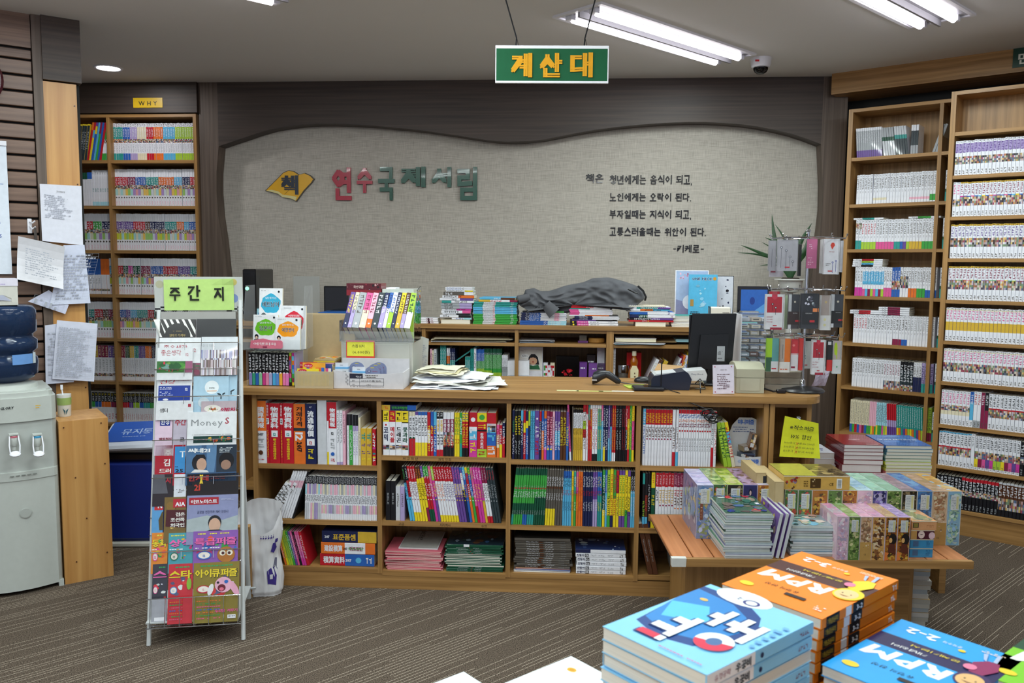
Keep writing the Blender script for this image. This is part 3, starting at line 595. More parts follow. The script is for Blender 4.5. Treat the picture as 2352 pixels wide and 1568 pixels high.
rowsB = {9: None,
 8: [mb(22, 'white manga with violet lettering', 'w8 V26 w12 &22 w32', 8, 'v'), mb(24, 'white manga with lilac lettering', 'w8 V26 w12 &22 w32', 8, 'v')],
 7: [mb(2, 'white manga with rose lettering', 'w50 &20 w30', t='p'), mb(40, 'manga with gold top and purple title', 'f4 w36 *3 &26 w31', 9, 'm', th=17.6)],
 6: [mb(44, 'gold-topped manga with cast picture', 'f5 w35 &26 w34', 9, 'v')],
 5: [mb(44, 'manga with gold top and plum title', 'f5 w35 *2 &26 w32', 9, 'm')],
 4: [mb(44, 'pink-titled manga with a golden picture', 'w4 e3 w35 f26 w32', 5, 'p')],
 3: [mb(44, 'manga with a pink title and dark picture', 'w4 e3 w35 &26 w32', 9, 'p')],
 2: [mb(8, 'manga with pink title and lime picture', 'w4 w38 &16 e12 w30', 5, 'p', h=196), mb(1, 'blue manga volume', 'b30 c50 w20', 1, 'w', h=200), mb(2, 'white manga with red characters', 'w80 s20', 2, 'r', h=200), mb(1, 'dark red manga volume', 'm100', 1, 'w', h=200), mb(1, 'black and red manga volume', 'k50 m50', 1, 'w', h=200), mb(30, 'white manga with bold black title', 'w40 r4 &22 w34', 8, 'k', h=196)],
 1: [mb(9, 'blue-tipped manga with bold black title', 'c4 w38 r4 &22 w32', 7, 'k', h=196), mb(1, 'thick white manga', 'w100', 1, 's', h=200), mb(12, 'manga with black title and red-green foot', 'w45 &22 *25 w8', 7, 'k', h=190), S(22, 18, 186, 'k8 k36 &22 k34', 'black manga with white title', (('', 'w', .08, .4, .7), ('', 's', .8, .97, .5)), 120, 'k', var=6)],
 0: [S(7, 18.2, 186, 'k8 k36 &16 k40', 'black manga with bold white title', (('', 'w', .03, .42, .72), ('', 's', .7, .95, .5)), 120, 'k', var=6), S(10, 18.2, 186, 'r10 k30 &16 k44', 'black manga with red top and white title', (('', 'w', .08, .4, .7), ('', 's', .8, .97, .5)), 120, 'k', var=6), S(25, 18, 190, 'x6 N40 &34 k20', 'brown manga with red-white picture', (('', 'w', .08, .4, .7),), 120, 'N', var=8)]}
nmB = {8: 'second', 7: 'third', 6: 'fourth', 5: 'fifth', 4: 'sixth', 3: 'seventh', 2: 'eighth', 1: 'ninth', 0: 'bottom'}
for i, sp in rowsB.items():
 if sp:
  n = 0; keep = []
  for s_ in sp:                      # the photograph shows the first 24 or so of each row
   s_['n'] = min(s_['n'], 26-n); n += s_['n']
   if s_['n'] > 0: keep.append(s_)
  tw = sum(s_['n']*s_['th'] for s_ in keep)
  row(RB, Bb, RBz[i], -.118, -.118+tw, keep, f'{nmB[i]} shelf, front right bookcase', 'manga_volume', 'manga')
def ct(col, r): return CS[col][2-r]
rn = ['top', 'middle', 'bottom']; cn = ['first', 'second', 'third', 'fourth']
def cr_(col, r, p0, p1, specs, b=.012, extra='', name=None, cat='book'):
 name = name or ('book' if col == 0 else 'comic_book')
 z = ct(col, r);
 def A(px):
  a, _ = CF.hit(px, 1000, b)
  for _i in range(1): pass
  lo = a
  py = 608+(HC-z)*F/3.72
  return CF.hit(px, py, b)[0]
 row(CF, b, z, A(p0), A(p1), specs, f'{rn[r]} shelf, {cn[col]} counter column', name, cat)
cr_(0, 0, 587, 864, [
 S(1, 50, 292, 'o48 w52', 'orange and white cost yearbook', (('積算情報', 'w', .1, .44, .7), ('-2017', 'k', .5, .555), ('', 's', .6, .75, .6), ('O', 'N', .8, .86, .4), ('', 'r', .93, .95)), 210, 'w'),
 S(1, 12, 280, 'r25 w10 r65', 'thin red price supplement', (('物價資料', 'w', .03, .22), ('', 'k', .26, .34), ('', 'y', .45, .9, .5)), 205),
 S(1, 46, 280, 'r100', 'thick red price yearbook', (('物價資料', 'w', .06, .42, .75), ('[]', 'w', .45, .56, .6), ('-12', 't', .47, .54), ('>물가자료종합정보지', 'y', .58, .93, .3)), 205),
 S(1, 12, 280, 'r25 w10 r65', 'second thin red price supplement', (('物價資料', 'w', .03, .22), ('', 'k', .26, .34), ('', 'y', .45, .9, .5)), 205),
 S(1, 46, 280, 'r100', 'twin thick red price yearbook', (('物價資料', 'w', .06, .42, .75), ('[]', 'w', .45, .56, .6), ('-12', 't', .47, .54), ('>물가자료종합정보지', 'y', .58, .93, .3)), 205),
 S(1, 50, 280, 'o40 q5 o55', 'orange price yearbook with 12', (('거래가격', 'k', .05, .38, .6), ('>12', 'w', .47, .62, .9), ('>2017', 'k', .63, .8, .6)), 205, 'o'),
 S(1, 47, 280, 'n100', 'navy price yearbook', (('-47', 'w', .03, .07), ('流通物價', 'w', .12, .55, .6), ('[]', 'w', .58, .69, .7), ('-12', 'r', .6, .67), ('', 'y', .74, .92, .5)), 205, 'n'), 4,
 S(1, 40, 300, 'x100', 'tall plain light-grey slipcased book', (), 205, 'x'), S(1, 8, 290, 'r30 w50 y20', 'thin white and yellow supplement', (('', 'r', .1, .3),), 205, 'w'),
 S(1, 34, 290, 'r42 w58', 'white price yearbook with red top', (('物價情報', 'w', .1, .4, .7), ('-12', 'k', .46, .52), ('', 's', .58, .76, .5), ('O', 'b', .8, .86, .5), ('', 'r', .9, .96, .5)), 205, 'w'),
 S(2, 13, 252, 'w95 V5', 'slim white monthly volume', (('', 'k', .05, .6, .5),), 200, 'w'), S(1, 12, 250, 'P100', 'slim rose monthly volume', (('', 'k', .05, .6, .5),), 200, 'P'), 5,
 S(1, 10, 235, 'k22 w78', 'black-topped white thin volume', (('', 's', .3, .9, .5),), 200, 'w'), S(1, 15, 235, 'k22 g78', 'black-topped green volume', (('', 'w', .3, .9, .5),), 200, 'w'), S(2, 12, 235, 'k22 V10 w68', 'black-topped lilac thin volume', (('', 'v', .3, .8, .5),), 200, 'w'), S(1, 10, 220, 'e100', 'cream thin volume', (('', 'G', .3, .8, .5),), 200, 'e'),
 S(2, 23, 170, 'f100', 'gold quiz handbook', (('', 't', .1, .35, .7), ('', 'v', .4, .5, .7), ('', 'v', .6, .7, .7), ('-47', 'y', .78, .86)), 150, 'f'), 3, S(1, 15, 168, 'r100', 'narrow red handbook', (('', 'w', .1, .9), ('|', 'y', .5, .8)), 150, 'r')])
cr_(0, 1, 606, 636, [S(3, 11, 195, 'w30 s8 w62', 'spiral-bound white pad', (('', 'G', .05, .95, .9),), 150, lean=33)], extra='')
cr_(0, 1, 638, 676, [S(6, 12, 235, 'w20 P15 w65', 'white workbook with pink trim', (('', 's', .1, .5, .3),), 180, 'w', lean=19), S(1, 10, 235, 'k100', 'black-sided thin workbook', (), 180, 'k', lean=19)])
cr_(0, 1, 700, 866, [S(9, 8.4, 205, 'k18 ~24 w20 ~38', 'slim pastel reader with black top', (('', 'w', .02, .16, .6), ('', 'k', .44, .58, .8)), 150, 'w', var=7, lean=2), S(30, 8.4, 203, 'k18 ~24 w24 ~20 w14', 'slim pastel reader with dark top', (('', 'w', .02, .16, .6), ('', 'k', .44, .62, .8)), 150, 'w', var=9)])
def thn(n, nm, bands, col, th=11, h=165, lean=-14): return S(n, th, h, bands, nm, (('', col, .1, .8, .6),), 130, lean=lean)
cr_(0, 2, 655, 712, [thn(1, 'purple and orange leaning booklet', 'v30 o70', 'w'), thn(1, 'yellow leaning booklet', 'y100', 'G'), thn(2, 'lime leaning booklet', 'l100', 'G'), thn(1, 'green leaning booklet', 'g100', 'w'), thn(1, 'violet leaning booklet', 'v100', 'w'), thn(1, 'pink leaning booklet', 'p100', 'w'), thn(1, 'black leaning booklet', 'k100', 'p'), thn(2, 'rose leaning booklet', 'p60 i40', 'w'), thn(1, 'crimson leaning booklet with picture cover', 'r100', 'w', 14)])
def tt(*a): return a
cr_(1, 0, 880, 1160, [
 S(1, 25, 205, 'y25 w52 &10 w13', 'thick white comic with yellow cap and dark title', (('', 'k', .03, .22, .6), ('코믹', 'n', .36, .7, .85), ('O', 'r', .3, .34, .3)), 150, 'w'), S(1, 25, 205, 'r25 w52 &10 w13', 'thick white comic with red cap', (('', 'y', .03, .22, .6), ('메이플', 'r', .36, .72, .85)), 150, 'w'),
 S(1, 25, 205, 'y25 w52 &10 w13', 'thick white comic with yellow cap and black title', (('', 'k', .03, .22, .6), ('드래곤', 'k', .36, .72, .85)), 150, 'w'), S(1, 26, 205, 'y25 k2 w50 &10 w13', 'thick white comic with navy-edged cap', (('', 'k', .03, .2, .6), ('쿵과라', 'd', .36, .72, .85)), 150, 'w'), 2,
 S(2, 12, 203, 'e10 w50 r40', 'slim white comic with red foot', (('', 'k', .12, .55, .7), ('O', 'd', .57, .62, .8)), 150, 'w'), S(1, 12, 203, 'v8 w62 y30', 'slim white comic with violet tip', (('', 'k', .12, .55, .7),), 150, 'w'), S(3, 12, 203, 'b8 w62 y30', 'slim white comic with blue tip', (('', 'k', .12, .55, .7),), 150, 'w'),
 S(1, 12, 203, 'r40 w30 r30', 'slim red comic', (('', 'y', .3, .9, .7),), 150), S(1, 12, 203, 'b35 r65', 'slim blue and red comic', (('', 'y', .3, .5, .7), ('', 'w', .55, .9, .7)), 150), S(1, 12, 203, 'c30 b70', 'slim blue comic', (('', 'y', .3, .5, .7), ('', 'w', .55, .9, .7)), 150),
 S(2, 13, 203, 'k15 w70 r15', 'white quiz comic with gold title', (('', 'w', .02, .1), ('포켓몬', 'f', .18, .45, .85), ('', 'k', .5, .75, .8)), 150, 'w'), S(3, 14, 203, 'w15 m30 &30 k25', 'maroon and black quiz comic', (('포켓몬', 'w', .16, .45, .8), ('', 'r', .5, .8, .7)), 150, 'w', var=3), 2,
 S(2, 10, 203, 'y100', 'slim yellow comic', (('', 'g', .1, .5, .8), ('', 'r', .6, .7)), 150), S(1, 10, 203, 'g70 t30', 'slim green comic', (('', 'w', .1, .5, .8),), 150), S(2, 12, 203, 'y20 r60 k20', 'red picture guide with yellow cap', (('', 'b', .02, .18), ('', 'y', .25, .75, .8)), 150, 'r'), 3,
 S(1, 31, 203, 'r32 w10 c20 i38', 'thick pink and red game guide', (('O', 'w', .12, .2, .6), ('', 'w', .35, .6, .8), ('', 'y', .65, .92, .7)), 150, 'i'), S(1, 38, 203, 'y20 r18 k4 r40 l18', 'thick red story guide with dinosaur cap', (('O', 'g', .04, .16, .6), ('완전스토리', 'w', .45, .82, .4), ('', 'y', .25, .36, .8), ('', 'r', .86, .96, .7)), 150, 'r'), S(1, 36, 203, 'r24 &20 b30 o26', 'thick orange and blue game guide', (('', 'c', .3, .65, .85), ('', 'w', .75, .95, .8)), 150, 'o'), 2,
 S(1, 11, 150, 'p30 e40 o30', 'short pink and cream comic', (('', 'r', .1, .6),), 120), S(1, 11, 148, 'r60 y40', 'short red and yellow comic', (('', 'w', .1, .6),), 120), S(1, 11, 160, 'n40 r60', 'short navy and red comic', (('', 'w', .1, .6),), 120)])
L1 = -9
def kc(n, nm, bands, c1, c2='k', th=13.5, h=258, lean=L1, var=2): return S(n, th, h, bands, nm, (('', c1, .04, .22, .6), ('', c2, .3, .55, .72), ('O', c2, .58, .62, .5)), 190, lean=lean, var=var)
cr_(1, 1, 886, 930, [S(2, 22, 185, 'k100', 'thick black hardback', (('>BIBLE', 's', .3, .6, .5),), 130, 'k'), S(1, 20, 160, 'x100', 'small light-grey hardback', (('', 'G', .2, .6, .4),), 120, 'x'), S(1, 20, 160, 'V100', 'small lavender hardback', (('', 'G', .2, .6, .4),), 120, 'V')])
cr_(1, 1, 942, 1152, [kc(1, 'dark-green topped sky-blue study comic', 'k30 c70', 'g'), kc(1, 'black-tipped teal study comic', 'k26 r30 c44', 'w'), kc(3, 'red-capped white study comic', 'r28 w56 y16', 'w', 'm'), kc(2, 'brown-capped yellow study comic', 'N22 y40 y38', 'o', 'k'), kc(1, 'purple-capped yellow study comic', 'v20 y55 m25', 'w', 'k'), kc(2, 'red study comic with white title', 'g18 r60 d22', 'w', 'w'), kc(1, 'pink study comic', 'p55 i45', 'y', 'w'), kc(1, 'violet study comic', 'l25 i30 v45', 'w', 'y'),
 kc(3, 'red-capped white study comic with yellow foot', 'r26 w62 y12', 'w', 'o'), kc(4, 'red-capped white study comic with plum title', 'r26 w62 y12', 'w', 'v'), kc(3, 'violet study comic with yellow title', 'v30 V20 v50', 'p', 'y'), kc(1, 'blue-capped white study comic', 'b10 w30 n60', 'r', 'y'), kc(1, 'sky-blue study comic with orange title', 'c20 b80', 'w', 'o'), kc(1, 'orange study comic', 'y10 r40 o50', 'b', 'w'), kc(1, 'green and blue study comic', 'g12 b40 g48', 'y', 'w'), kc(1, 'pink study comic with green title', 'p70 r30', 'g', 'w'),
 kc(2, 'crimson study comic', 'i100', 'w', 'y'), kc(1, 'magenta and gold study comic', 'i60 f40', 'w', 'g'), kc(2, 'red-topped white novel', 'm28 w60 r12', 's', 'N'), kc(3, 'slate-blue leaning comic', 'q100', 'r', 's')])
cr_(2, 0, 1176, 1306, [S(1, 11, 222, 'n35 n65', 'thin navy comic', (('', 'g', .2, .45, .7), ('', 'w', .5, .9)), 160), S(2, 14, 222, 'k100', 'black comic with yellow title', (('', 'y', .1, .5, .75), ('', 's', .6, .9, .6)), 160, var=2), S(1, 11, 222, 'c20 n80', 'blue-tipped comic', (('', 'w', .2, .7),), 160), S(1, 11, 222, 'r25 y20 r55', 'red comic with yellow panel', (('', 'w', .5, .9),), 160), S(1, 11, 222, 'n20 y15 b65', 'navy comic with yellow panel', (('', 'w', .5, .9),), 160), S(1, 9, 222, 'l30 n70', 'thin green-topped comic', (), 160), S(2, 10, 222, 'c100', 'turquoise comic', (('', 'n', .1, .8),), 160),
 S(1, 20, 222, 'v100', 'thick violet comic with flower', (('O', 'w', .12, .2, .5), ('', 'w', .3, .55), ('', 'r', .6, .9)), 160), S(1, 10, 222, 'r20 n80', 'thin red-topped comic', (('', 'w', .2, .8),), 160), S(1, 11, 222, 'b40 o60', 'thin orange-footed comic', (('', 'w', .2, .8),), 160), S(1, 12, 222, 'o15 b60 i25', 'blue comic with orange tip', (('', 'w', .2, .8),), 160), S(2, 13, 222, 'm70 b30', 'maroon comic', (('', 'P', .1, .8, .8), ('O', 'y', .76, .8)), 160, var=2), S(1, 10, 222, 'P100', 'thin rose comic', (('', 'v', .1, .8),), 160), S(2, 12, 222, 'v40 c30 b30', 'violet and blue comic', (('', 'w', .2, .8),), 160, var=2), S(2, 13, 222, 'N100', 'brown comic with gold title', (('', 'y', .1, .7, .8),), 160, var=2), S(1, 12, 222, 'v30 b70', 'blue comic with violet cap', (('', 'y', .3, .7),), 160)])
def tall(n, nm, bands, c='w', th=12, h=262, var=1, lean=0): return S(n, th, h, bands, nm, (('', c, .08, .4, .65), ('', c, .45, .8, .65)), 190, lean=lean, var=var)
cr_(2, 0, 1308, 1456, [tall(1, 'tall leaning pink comic', 'p85 w15', 'k', lean=-3), S(1, 8, 245, 'G100', 'thin grey booklet', (), 180), S(5, 11.5, 235, 'k7 w30 f63', 'amber novel with white top', (('', 'k', .1, .5, .6), ('', 'N', .55, .8, .4)), 170, 'f', var=2), tall(1, 'tall patchwork comic', 'r15 w15 l15 r15 w40', 'N', 18), tall(1, 'tall white and red comic', 'r18 w60 w22', 'r', 12), tall(1, 'tall teal comic', 't30 r70', 'o'), tall(1, 'tall red comic', 'w10 r90', 'y', 12), tall(2, 'tall white comic with black foot', 'w88 k12', 'r', 16), tall(2, 'tall mint comic', 'w10 t90', 'y', 11), tall(1, 'tall pink and blue comic', 'p30 c70', 'w', 11), tall(1, 'tall navy and yellow comic', 'n75 y25', 'w', 13), tall(1, 'tall navy comic', 'n100', 'w', 16), tall(1, 'tall purple comic', 'v60 c40', 'w', 11),
 tall(1, 'tall sky-blue and navy comic', 'n40 c60', 'r', 12), tall(2, 'tall crimson comic', 'r85 w15', 'y', 11), tall(2, 'tall black comic with grey title', 'k100', 's', 17, 258), tall(2, 'tall black comic with red title', 'k60 k40', 'r', 11), tall(1, 'tall red and black comic', 'r45 k55', 'w', 12), tall(1, 'tall yellow and red comic with oval label', 'r30 y50 r20', 'r', 13, 278), tall(1, 'tall green comic', 'g100', 'y', 13), tall(1, 'tall lime and pink comic', 'y30 p50 y20', 'r', 15, 265)])
def gr(n, nm, bands, lean=3): return S(n, 10.2, 262, bands, nm, (('', 's', .3, .38, .6), ('O', 'r', .34, .36, .7), ('', 'w', .4, .52, .7), ('', 's', .74, .82, .5)), 200, lean=lean, var=2)
cr_(2, 1, 1173, 1250, [gr(1, 'green workbook with teal foot', 'd12 g50 d20 t18', 5), gr(4, 'green workbook with bright foot', 'd12 g50 d20 g18', 4), gr(2, 'green workbook with blue foot', 'd12 g50 d20 b18'), gr(3, 'green workbook with leaf foot', 'd12 g50 d20 t18'), gr(5, 'dark green workbook', 'd12 g38 d50')])
cr_(2, 1, 1251, 1290, [S(4, 10, 258, 'G70 y30', 'grey workbook with yellow foot', (('', 'w', .12, .3), ('[]', 'N', .3, .34, .8), ('', 'w', .42, .55, .6)), 200, lean=2), S(3, 10, 258, 'G100', 'plain grey workbook', (('', 'w', .12, .3), ('[]', 'N', .3, .34, .8), ('', 'w', .42, .55, .6)), 200, lean=2)])
def sc(n, nm, bands, c='n', th=11.5): return S(n, th, 252, bands, nm, (('', c, .08, .28), ('', 'r', .34, .44), ('', c, .55, .72, .6)), 190, var=2)
cr_(2, 1, 1291, 1457, [sc(4, 'sky-blue science comic', 'b12 c88'), sc(1, 'yellow science comic', 'y40 f60', 'r'), sc(1, 'teal science comic', 't40 g60', 'w'), sc(1, 'pink-capped orange comic', 'p40 o60', 'y'), sc(2, 'orange science comic', 'o100', 'r'), sc(4, 'navy science comic', 'n30 n70', 'w', 12.5), sc(2, 'violet science comic', 'v50 V50', 'w'), sc(2, 'blue and green science comic', 'b40 t60', 'y'), 2, tall(1, 'leaf-green and yellow comic', 'g30 d40 y30', 'w', 14, 262), tall(1, 'blue comic with white title', 'b40 c60', 'w', 11, 262), tall(1, 'yellow comic with oval label', 'l50 y30 g20', 'k', 15, 262), tall(1, 'yellow and navy comic with red label', 'y80 n20', 'r', 15, 268), tall(1, 'green and yellow comic with red panel', 'g50 y50', 'r', 15, 262), tall(1, 'pink and yellow comic', 'r40 y60', 'n', 14, 262), tall(2, 'yellow comic with green title', 'v8 y72 v20', 'g', 15, 262), tall(1, 'green-footed yellow comic', 'y70 g30', 'k', 14, 262), tall(1, 'violet-footed yellow comic', 'v10 y62 v28', 'k', 14, 262), tall(2, 'blue comic with black cap', 'k35 c65', 'w', 11, 258)])
cr_(3, 0, 1475, 1550, [S(1, 12, 258, 'c28 w72', 'white comic with sky-blue cap', (('', 'w', .05, .25), ('', 'b', .3, .8)), 190, 'w'), S(9, 12.4, 256, 'r27 w73', 'white history comic with red cap', (('', 'y', .06, .24, .7), ('', 'N', .3, .5, .8), ('O', 'm', .51, .54, .6)), 190, 'w', var=2, mat='gloss'), S(1, 13, 256, 'w75 r25', 'white comic with red foot', (('', 'N', .3, .7),), 190, 'w'), ])
cr_(3, 0, 1551, 1644, [S(1, 12, 256, 'w75 c25', 'white comic with blue foot', (('', 'N', .3, .7),), 190, 'w'), S(13, 11.5, 256, 'r7 w12 w81', 'white learning comic with red tip', (('', 'b', .08, .15, .9), ('', 'o', .17, .22, .9), ('', 'm', .24, .31, .9), ('O', 'r', .36, .39, .8), ('마고사고', 'k', .5, .74, .7)), 190, 'w', var=3), S(1, 12, 252, 'r10 w55 r35', 'white comic with long red foot', (('', 'k', .3, .6),), 190, 'w'), S(1, 12, 250, 'r6 w94', 'white comic with red-green title', (('', 'r', .3, .8),), 190, 'w')])
cr_(3, 0, 1664, 1690, [S(2, 13, 205, 'l100', 'leaning lime comic', (('', 'd', .1, .8, .9),), 160, lean=-11, var=2), S(1, 12, 205, 'y20 c30 e50', 'leaning cream and yellow comic', (('', 'r', .1, .8, .9),), 160, lean=-11)])
cr_(3, 1, 1474, 1503, [S(1, 12, 252, 't20 k60 c20', 'black comic with teal top', (('', 'l', .5, .8),), 190, 'k'), S(1, 12, 252, 'k40 N40 c20', 'black comic with brown title', (('', 'r', .4, .7),), 190, 'k'), S(1, 12, 252, 'k90 n10', 'black comic with grey title', (('', 's', .2, .7),), 190, 'k'), 3, S(1, 17, 258, 'y28 d55 y17', 'green comic with yellow caps', (('', 'r', .03, .2, .5), ('', 'y', .4, .6, .8)), 190, 'd')])
cr_(3, 1, 1504, 1620, [S(1, 14, 256, 'r25 w60 y15', 'white comic with red cap and plain title', (('', 'w', .04, .22, .5), ('', 'k', .3, .5, .7)), 190, 'w'), S(5, 13, 256, 'r25 w60 y15', 'white comic with red cap and gold title', (('', 'w', .04, .22, .5), ('', 'f', .3, .55, .8), ('O', 'm', .57, .6, .6)), 190, 'w', var=2), S(11, 12.6, 256, 'm25 w60 y15', 'white comic with crimson cap and rose title', (('', 'P', .04, .22, .6), ('', 'r', .3, .42, .8), ('', 'N', .44, .58, .8), ('O', 'o', .62, .65, .6)), 190, 'w', var=2)])
cr_(3, 2, 1489, 1513, [S(2, 19, 238, 'N100', 'brown paperback with white lettering', (('>THOUGHT 1000', 's', .3, .75, .4),), 150, 'N', lean=-13)])
# ================= helpers for placing =================
def glyph3(b, ch, x, z, w_, h_, dep, c, mat='plastic', bold=2):
 vs, fs, _, _ = glyph(ch, bold)
 if not vs: return
 x0 = min(v[0] for v in vs); x1 = max(v[0] for v in vs); y0 = min(v[1] for v in vs); y1 = max(v[1] for v in vs)
 n = len(vs); m_ = .05*min(w_, h_)*bold/2
 es = {}
 for f in fs:
  for i in range(len(f)): e = (f[i], f[(i+1) % len(f)]); es[e] = es.get(e, 0)+1
 side = [(a+n, b_+n, b_, a) for (a, b_) in es if (b_, a) not in es]
 for q_, (ex, ey) in enumerate(((-1, -1), (1, -1), (1, 1), (-1, 1)) if bold else ((0, 0),)):
  dep += .0002
  P = [(x+m_+ex*m_+(v[0]-x0)/(x1-x0)*(w_-2*m_), z+m_+ey*m_+(v[1]-y0)/(y1-y0)*(h_-2*m_)) for v in vs]
  b.mesh([(p[0], -dep, p[1]) for p in P]+[(p[0], 0, p[1]) for p in P], [tuple(f) for f in fs]+side, c, mat)
def bent(b, P00, P10, P11, P01, bulge=.0, nu=4, nv=6, c='w', mat='matte', th=.0006, n=None, fn=None):
 P = [Vector(p) for p in (P00, P10, P11, P01)]; nn = n or (P[1]-P[0]).cross(P[3]-P[0]).normalized()
 def f(u, v, s=0):
  q = P[0]*(1-u)*(1-v)+P[1]*u*(1-v)+P[2]*u*v+P[3]*(1-u)*v
  return q+nn*(bulge*math.sin(PI*v)+(fn(u, v) if fn else 0)+s)
 b.grid(lambda u, v: f(u, v), nu, nv, c, mat); b.grid(lambda u, v: f(1-u, v, -th), nu, nv, c, mat)
 return f
def sheet(name, label, cat, fr, corners, off, bulge=.004, c='w', draw=None, group=None, parent=None):
 L = [fr.hit(x, y, off) for x, y in corners]; a0, z0 = L[0]
 P = [Vector((a-a0, 0, z-z0)) for a, z in L]; b = MB()
 bent(b, *P, bulge=bulge, c=c)
 if draw:
  ux = (P[1]-P[0]); uy = (P[3]-P[0]); W, H = ux.length, uy.length
  pd = b.pad(Vector((0, -abs(bulge)-.0012, 0)), ux, Vector((0, -1, 0)).cross(ux.normalized()) if False else uy, 'matte')
  pd.n = Vector((0, -1, 0)); draw(pd, W, H)
 return tag(b.obj(name, fr.M(a0, off, z0)), label, cat, group)
def zat(fr, px, py, b): return fr.hit(px, py, b)[1]
CT = .9325      # worktop height
def boxpx(fr, x0, x1, yt, yb, z):
 xm = (x0+x1)/2; _, b = fr.hz(xm, yb, z); a0 = fr.hit(x0, yb, b)[0]; a1 = fr.hit(x1, yb, b)[0]
 return a0, a1, b, fr.hit(xm, yt, b)[1]-z
def lay(nm, me, fr, ac, bc, z, w, h, d, face, rz=0):
 k = {'spine': 0, 'fore': PI, 'left': -PI/2, 'right': PI/2}[face]
 return link(nm, me, fr.M(ac, bc, z, rz) @ RZ(k) @ T((h/2, -d/2, 0)) @ RY(-PI/2))
def stack(fr, ac, bf, z, items, place, cat='book', group=None, jx=.004, jr=.02, grp=None):
 KEEP.append(items); cnt = {}; tot = {}; objs = []
 for it in items: tot[it[0]['desc']] = tot.get(it[0]['desc'], 0)+it[0]['n']
 for it in items:
  sp, face = it[0], it[1]; sh = it[2] if len(it) > 2 else 0
  for i in range(sp['n']):
   me = spec_mesh(sp, i % max(1, sp['var']), 'book'); dd = sp['d'] if face in ('spine', 'fore') else sp['h']
   bc = bf+dd/2+R.uniform(0, jx)
   o = lay('magazine' if 'magazine' in sp['desc'] else 'workbook' if 'workbook' in sp['desc'] else 'comic_volume' if cat == 'comic' else 'book', me, fr, ac+sh+R.uniform(-jx, jx), bc, z+.0003, sp['th'], sp['h'], sp['d'], face, R.uniform(-jr, jr))
   z += sp['th']+.0004; cnt[sp['desc']] = cnt.get(sp['desc'], 0)+1
   objs.append((o, sp['desc'], cnt[sp['desc']]))
 for o, ds, k in objs:
  n = tot[ds]; lb = f'{ds} {place}' if n == 1 else f'{ordw(k)} {ds} from bottom, {place}'; tag(o, lb, 'magazine' if 'magazine' in ds else cat, grp or 'books '+place)
  if len(lb.split()) > 16: print('LONG', lb)
 return z
# ================= lettering on the wall =================
fp = .112
def rectpx(x0, y0, x1, y1, b=fp, fr=WF):
 a0, z1 = fr.hit(x0, y0, b); a1, z0 = fr.hit(x1, y1, b); return a0, z0, a1-a0, z1-z0
sign = thing('shop_lettering', 'raised red and green shop name letters on the fabric wall', 'wall lettering', WF.M(0, .12, 0))
for ch, (x0, y0, x1, y1), c in (('연', (763, 385, 808, 460), 'a8243a'), ('수', (820, 386, 856, 443), 'a8243a'), ('국', (869, 384, 907, 460), '15503e'), ('제', (921, 383, 978, 430), '15503e'), ('서', (992, 384, 1037, 430), '15503e'), ('림', (1051, 384, 1096, 460), '15503e')):
 a, z, w_, h_ = rectpx(x0, y0, x1, y1); b = MB(); glyph3(b, ch, a, z, w_, h_, .02, c, 'gloss'); b.obj('letter', None, sign)
b = MB()
em = [(610, 438), (630, 418), (652, 396), (664, 391), (676, 393), (688, 401), (702, 397), (715, 403), (723, 411), (718, 419), (700, 438), (682, 463), (670, 456), (650, 453), (640, 445), (625, 441)]
def emp(k): return [(lambda p: (p[0], p[1]))(WF.hit(665+(x-665)*k, 426+(y-426)*k, fp)) for x, y in em]
b.ext(emp(1.0), -.016, 0, '4a4030', 'plastic'); b.ext(emp(.95), -.019, -.016, 'e0a81c', 'plastic')
t = b.obj('book_emblem', WF.M(0, .12, 0)); tag(t, 'yellow open-book emblem on the wall left of the shop name', 'wall sign')
a, z, w_, h_ = rectpx(647, 403, 687, 447)
b = MB(); glyph3(b, '책', a, z, w_, h_, .004, '222a3a', 'plastic'); b.obj('letter', T((0, -.0185, 0)), t)
ctx_ = [[WF.hit(x, y, fp) for x, y in q] for q in ([(612, 438), (625, 436), (641, 440), (650, 447), (670, 450), (683, 452), (680, 461), (670, 456), (650, 453), (640, 445), (625, 441)],)]
b = MB()
for q in ctx_: b.ext([(p[0], p[1]) for p in q], -.0195, -.019, 'd8cc90', 'plastic')
b.obj('page_edges', None, t)
b = MB(); b.tube([(*[WF.hit(x, y, fp)[0]][:1], -.0195, WF.hit(x, y, fp)[1]) for x, y in ((688, 402), (679, 418), (668, 434), (655, 446))], .0012, '7a5a18', 'plastic', 4); b.obj('fold_line', None, t)
quote = thing('wall_quote', 'five black lines of raised lettering about books, on the wall\'s right half', 'wall lettering', WF.M(0, .12, 0))
for t_, x0, x1, y0, y1 in (('책은', 1345, 1388, 399, 420), ('청년에게는 음식이 되고,', 1400, 1592, 402, 423), ('노인에게는 오락이 된다.', 1400, 1590, 443, 462), ('부자일때는 지식이 되고,', 1400, 1590, 482, 502), ('고통스러울때는 위안이 된다.', 1400, 1624, 522, 542), ('-키케로-', 1545, 1618, 562, 580)):
 a, z, w_, h_ = rectpx(x0, y0, x1, y1); b = MB(); wd = [(.42 if c_ == ' ' else .3 if c_ in ',.' else .55 if c_ == '-' else 1) for c_ in t_]; u = w_/sum(wd); x = a
 for c_, q in zip(t_, wd):
  if c_ == '-': b.box(x+.1*u, x+.45*u, -.004, 0, z+h_*.42, z+h_*.52, 'k', 'plastic')
  elif c_ in ',.': b.box(x+.02*u, x+.14*u, -.004, 0, z-(h_*.12 if c_ == ',' else 0), z+h_*.12, 'k', 'plastic')
  elif c_ != ' ': glyph3(b, c_, x+.04*u, z, .86*u, h_, .005, '15151a', 'gloss', 1)
  x += q*u
 b.obj('text_line', None, quote)
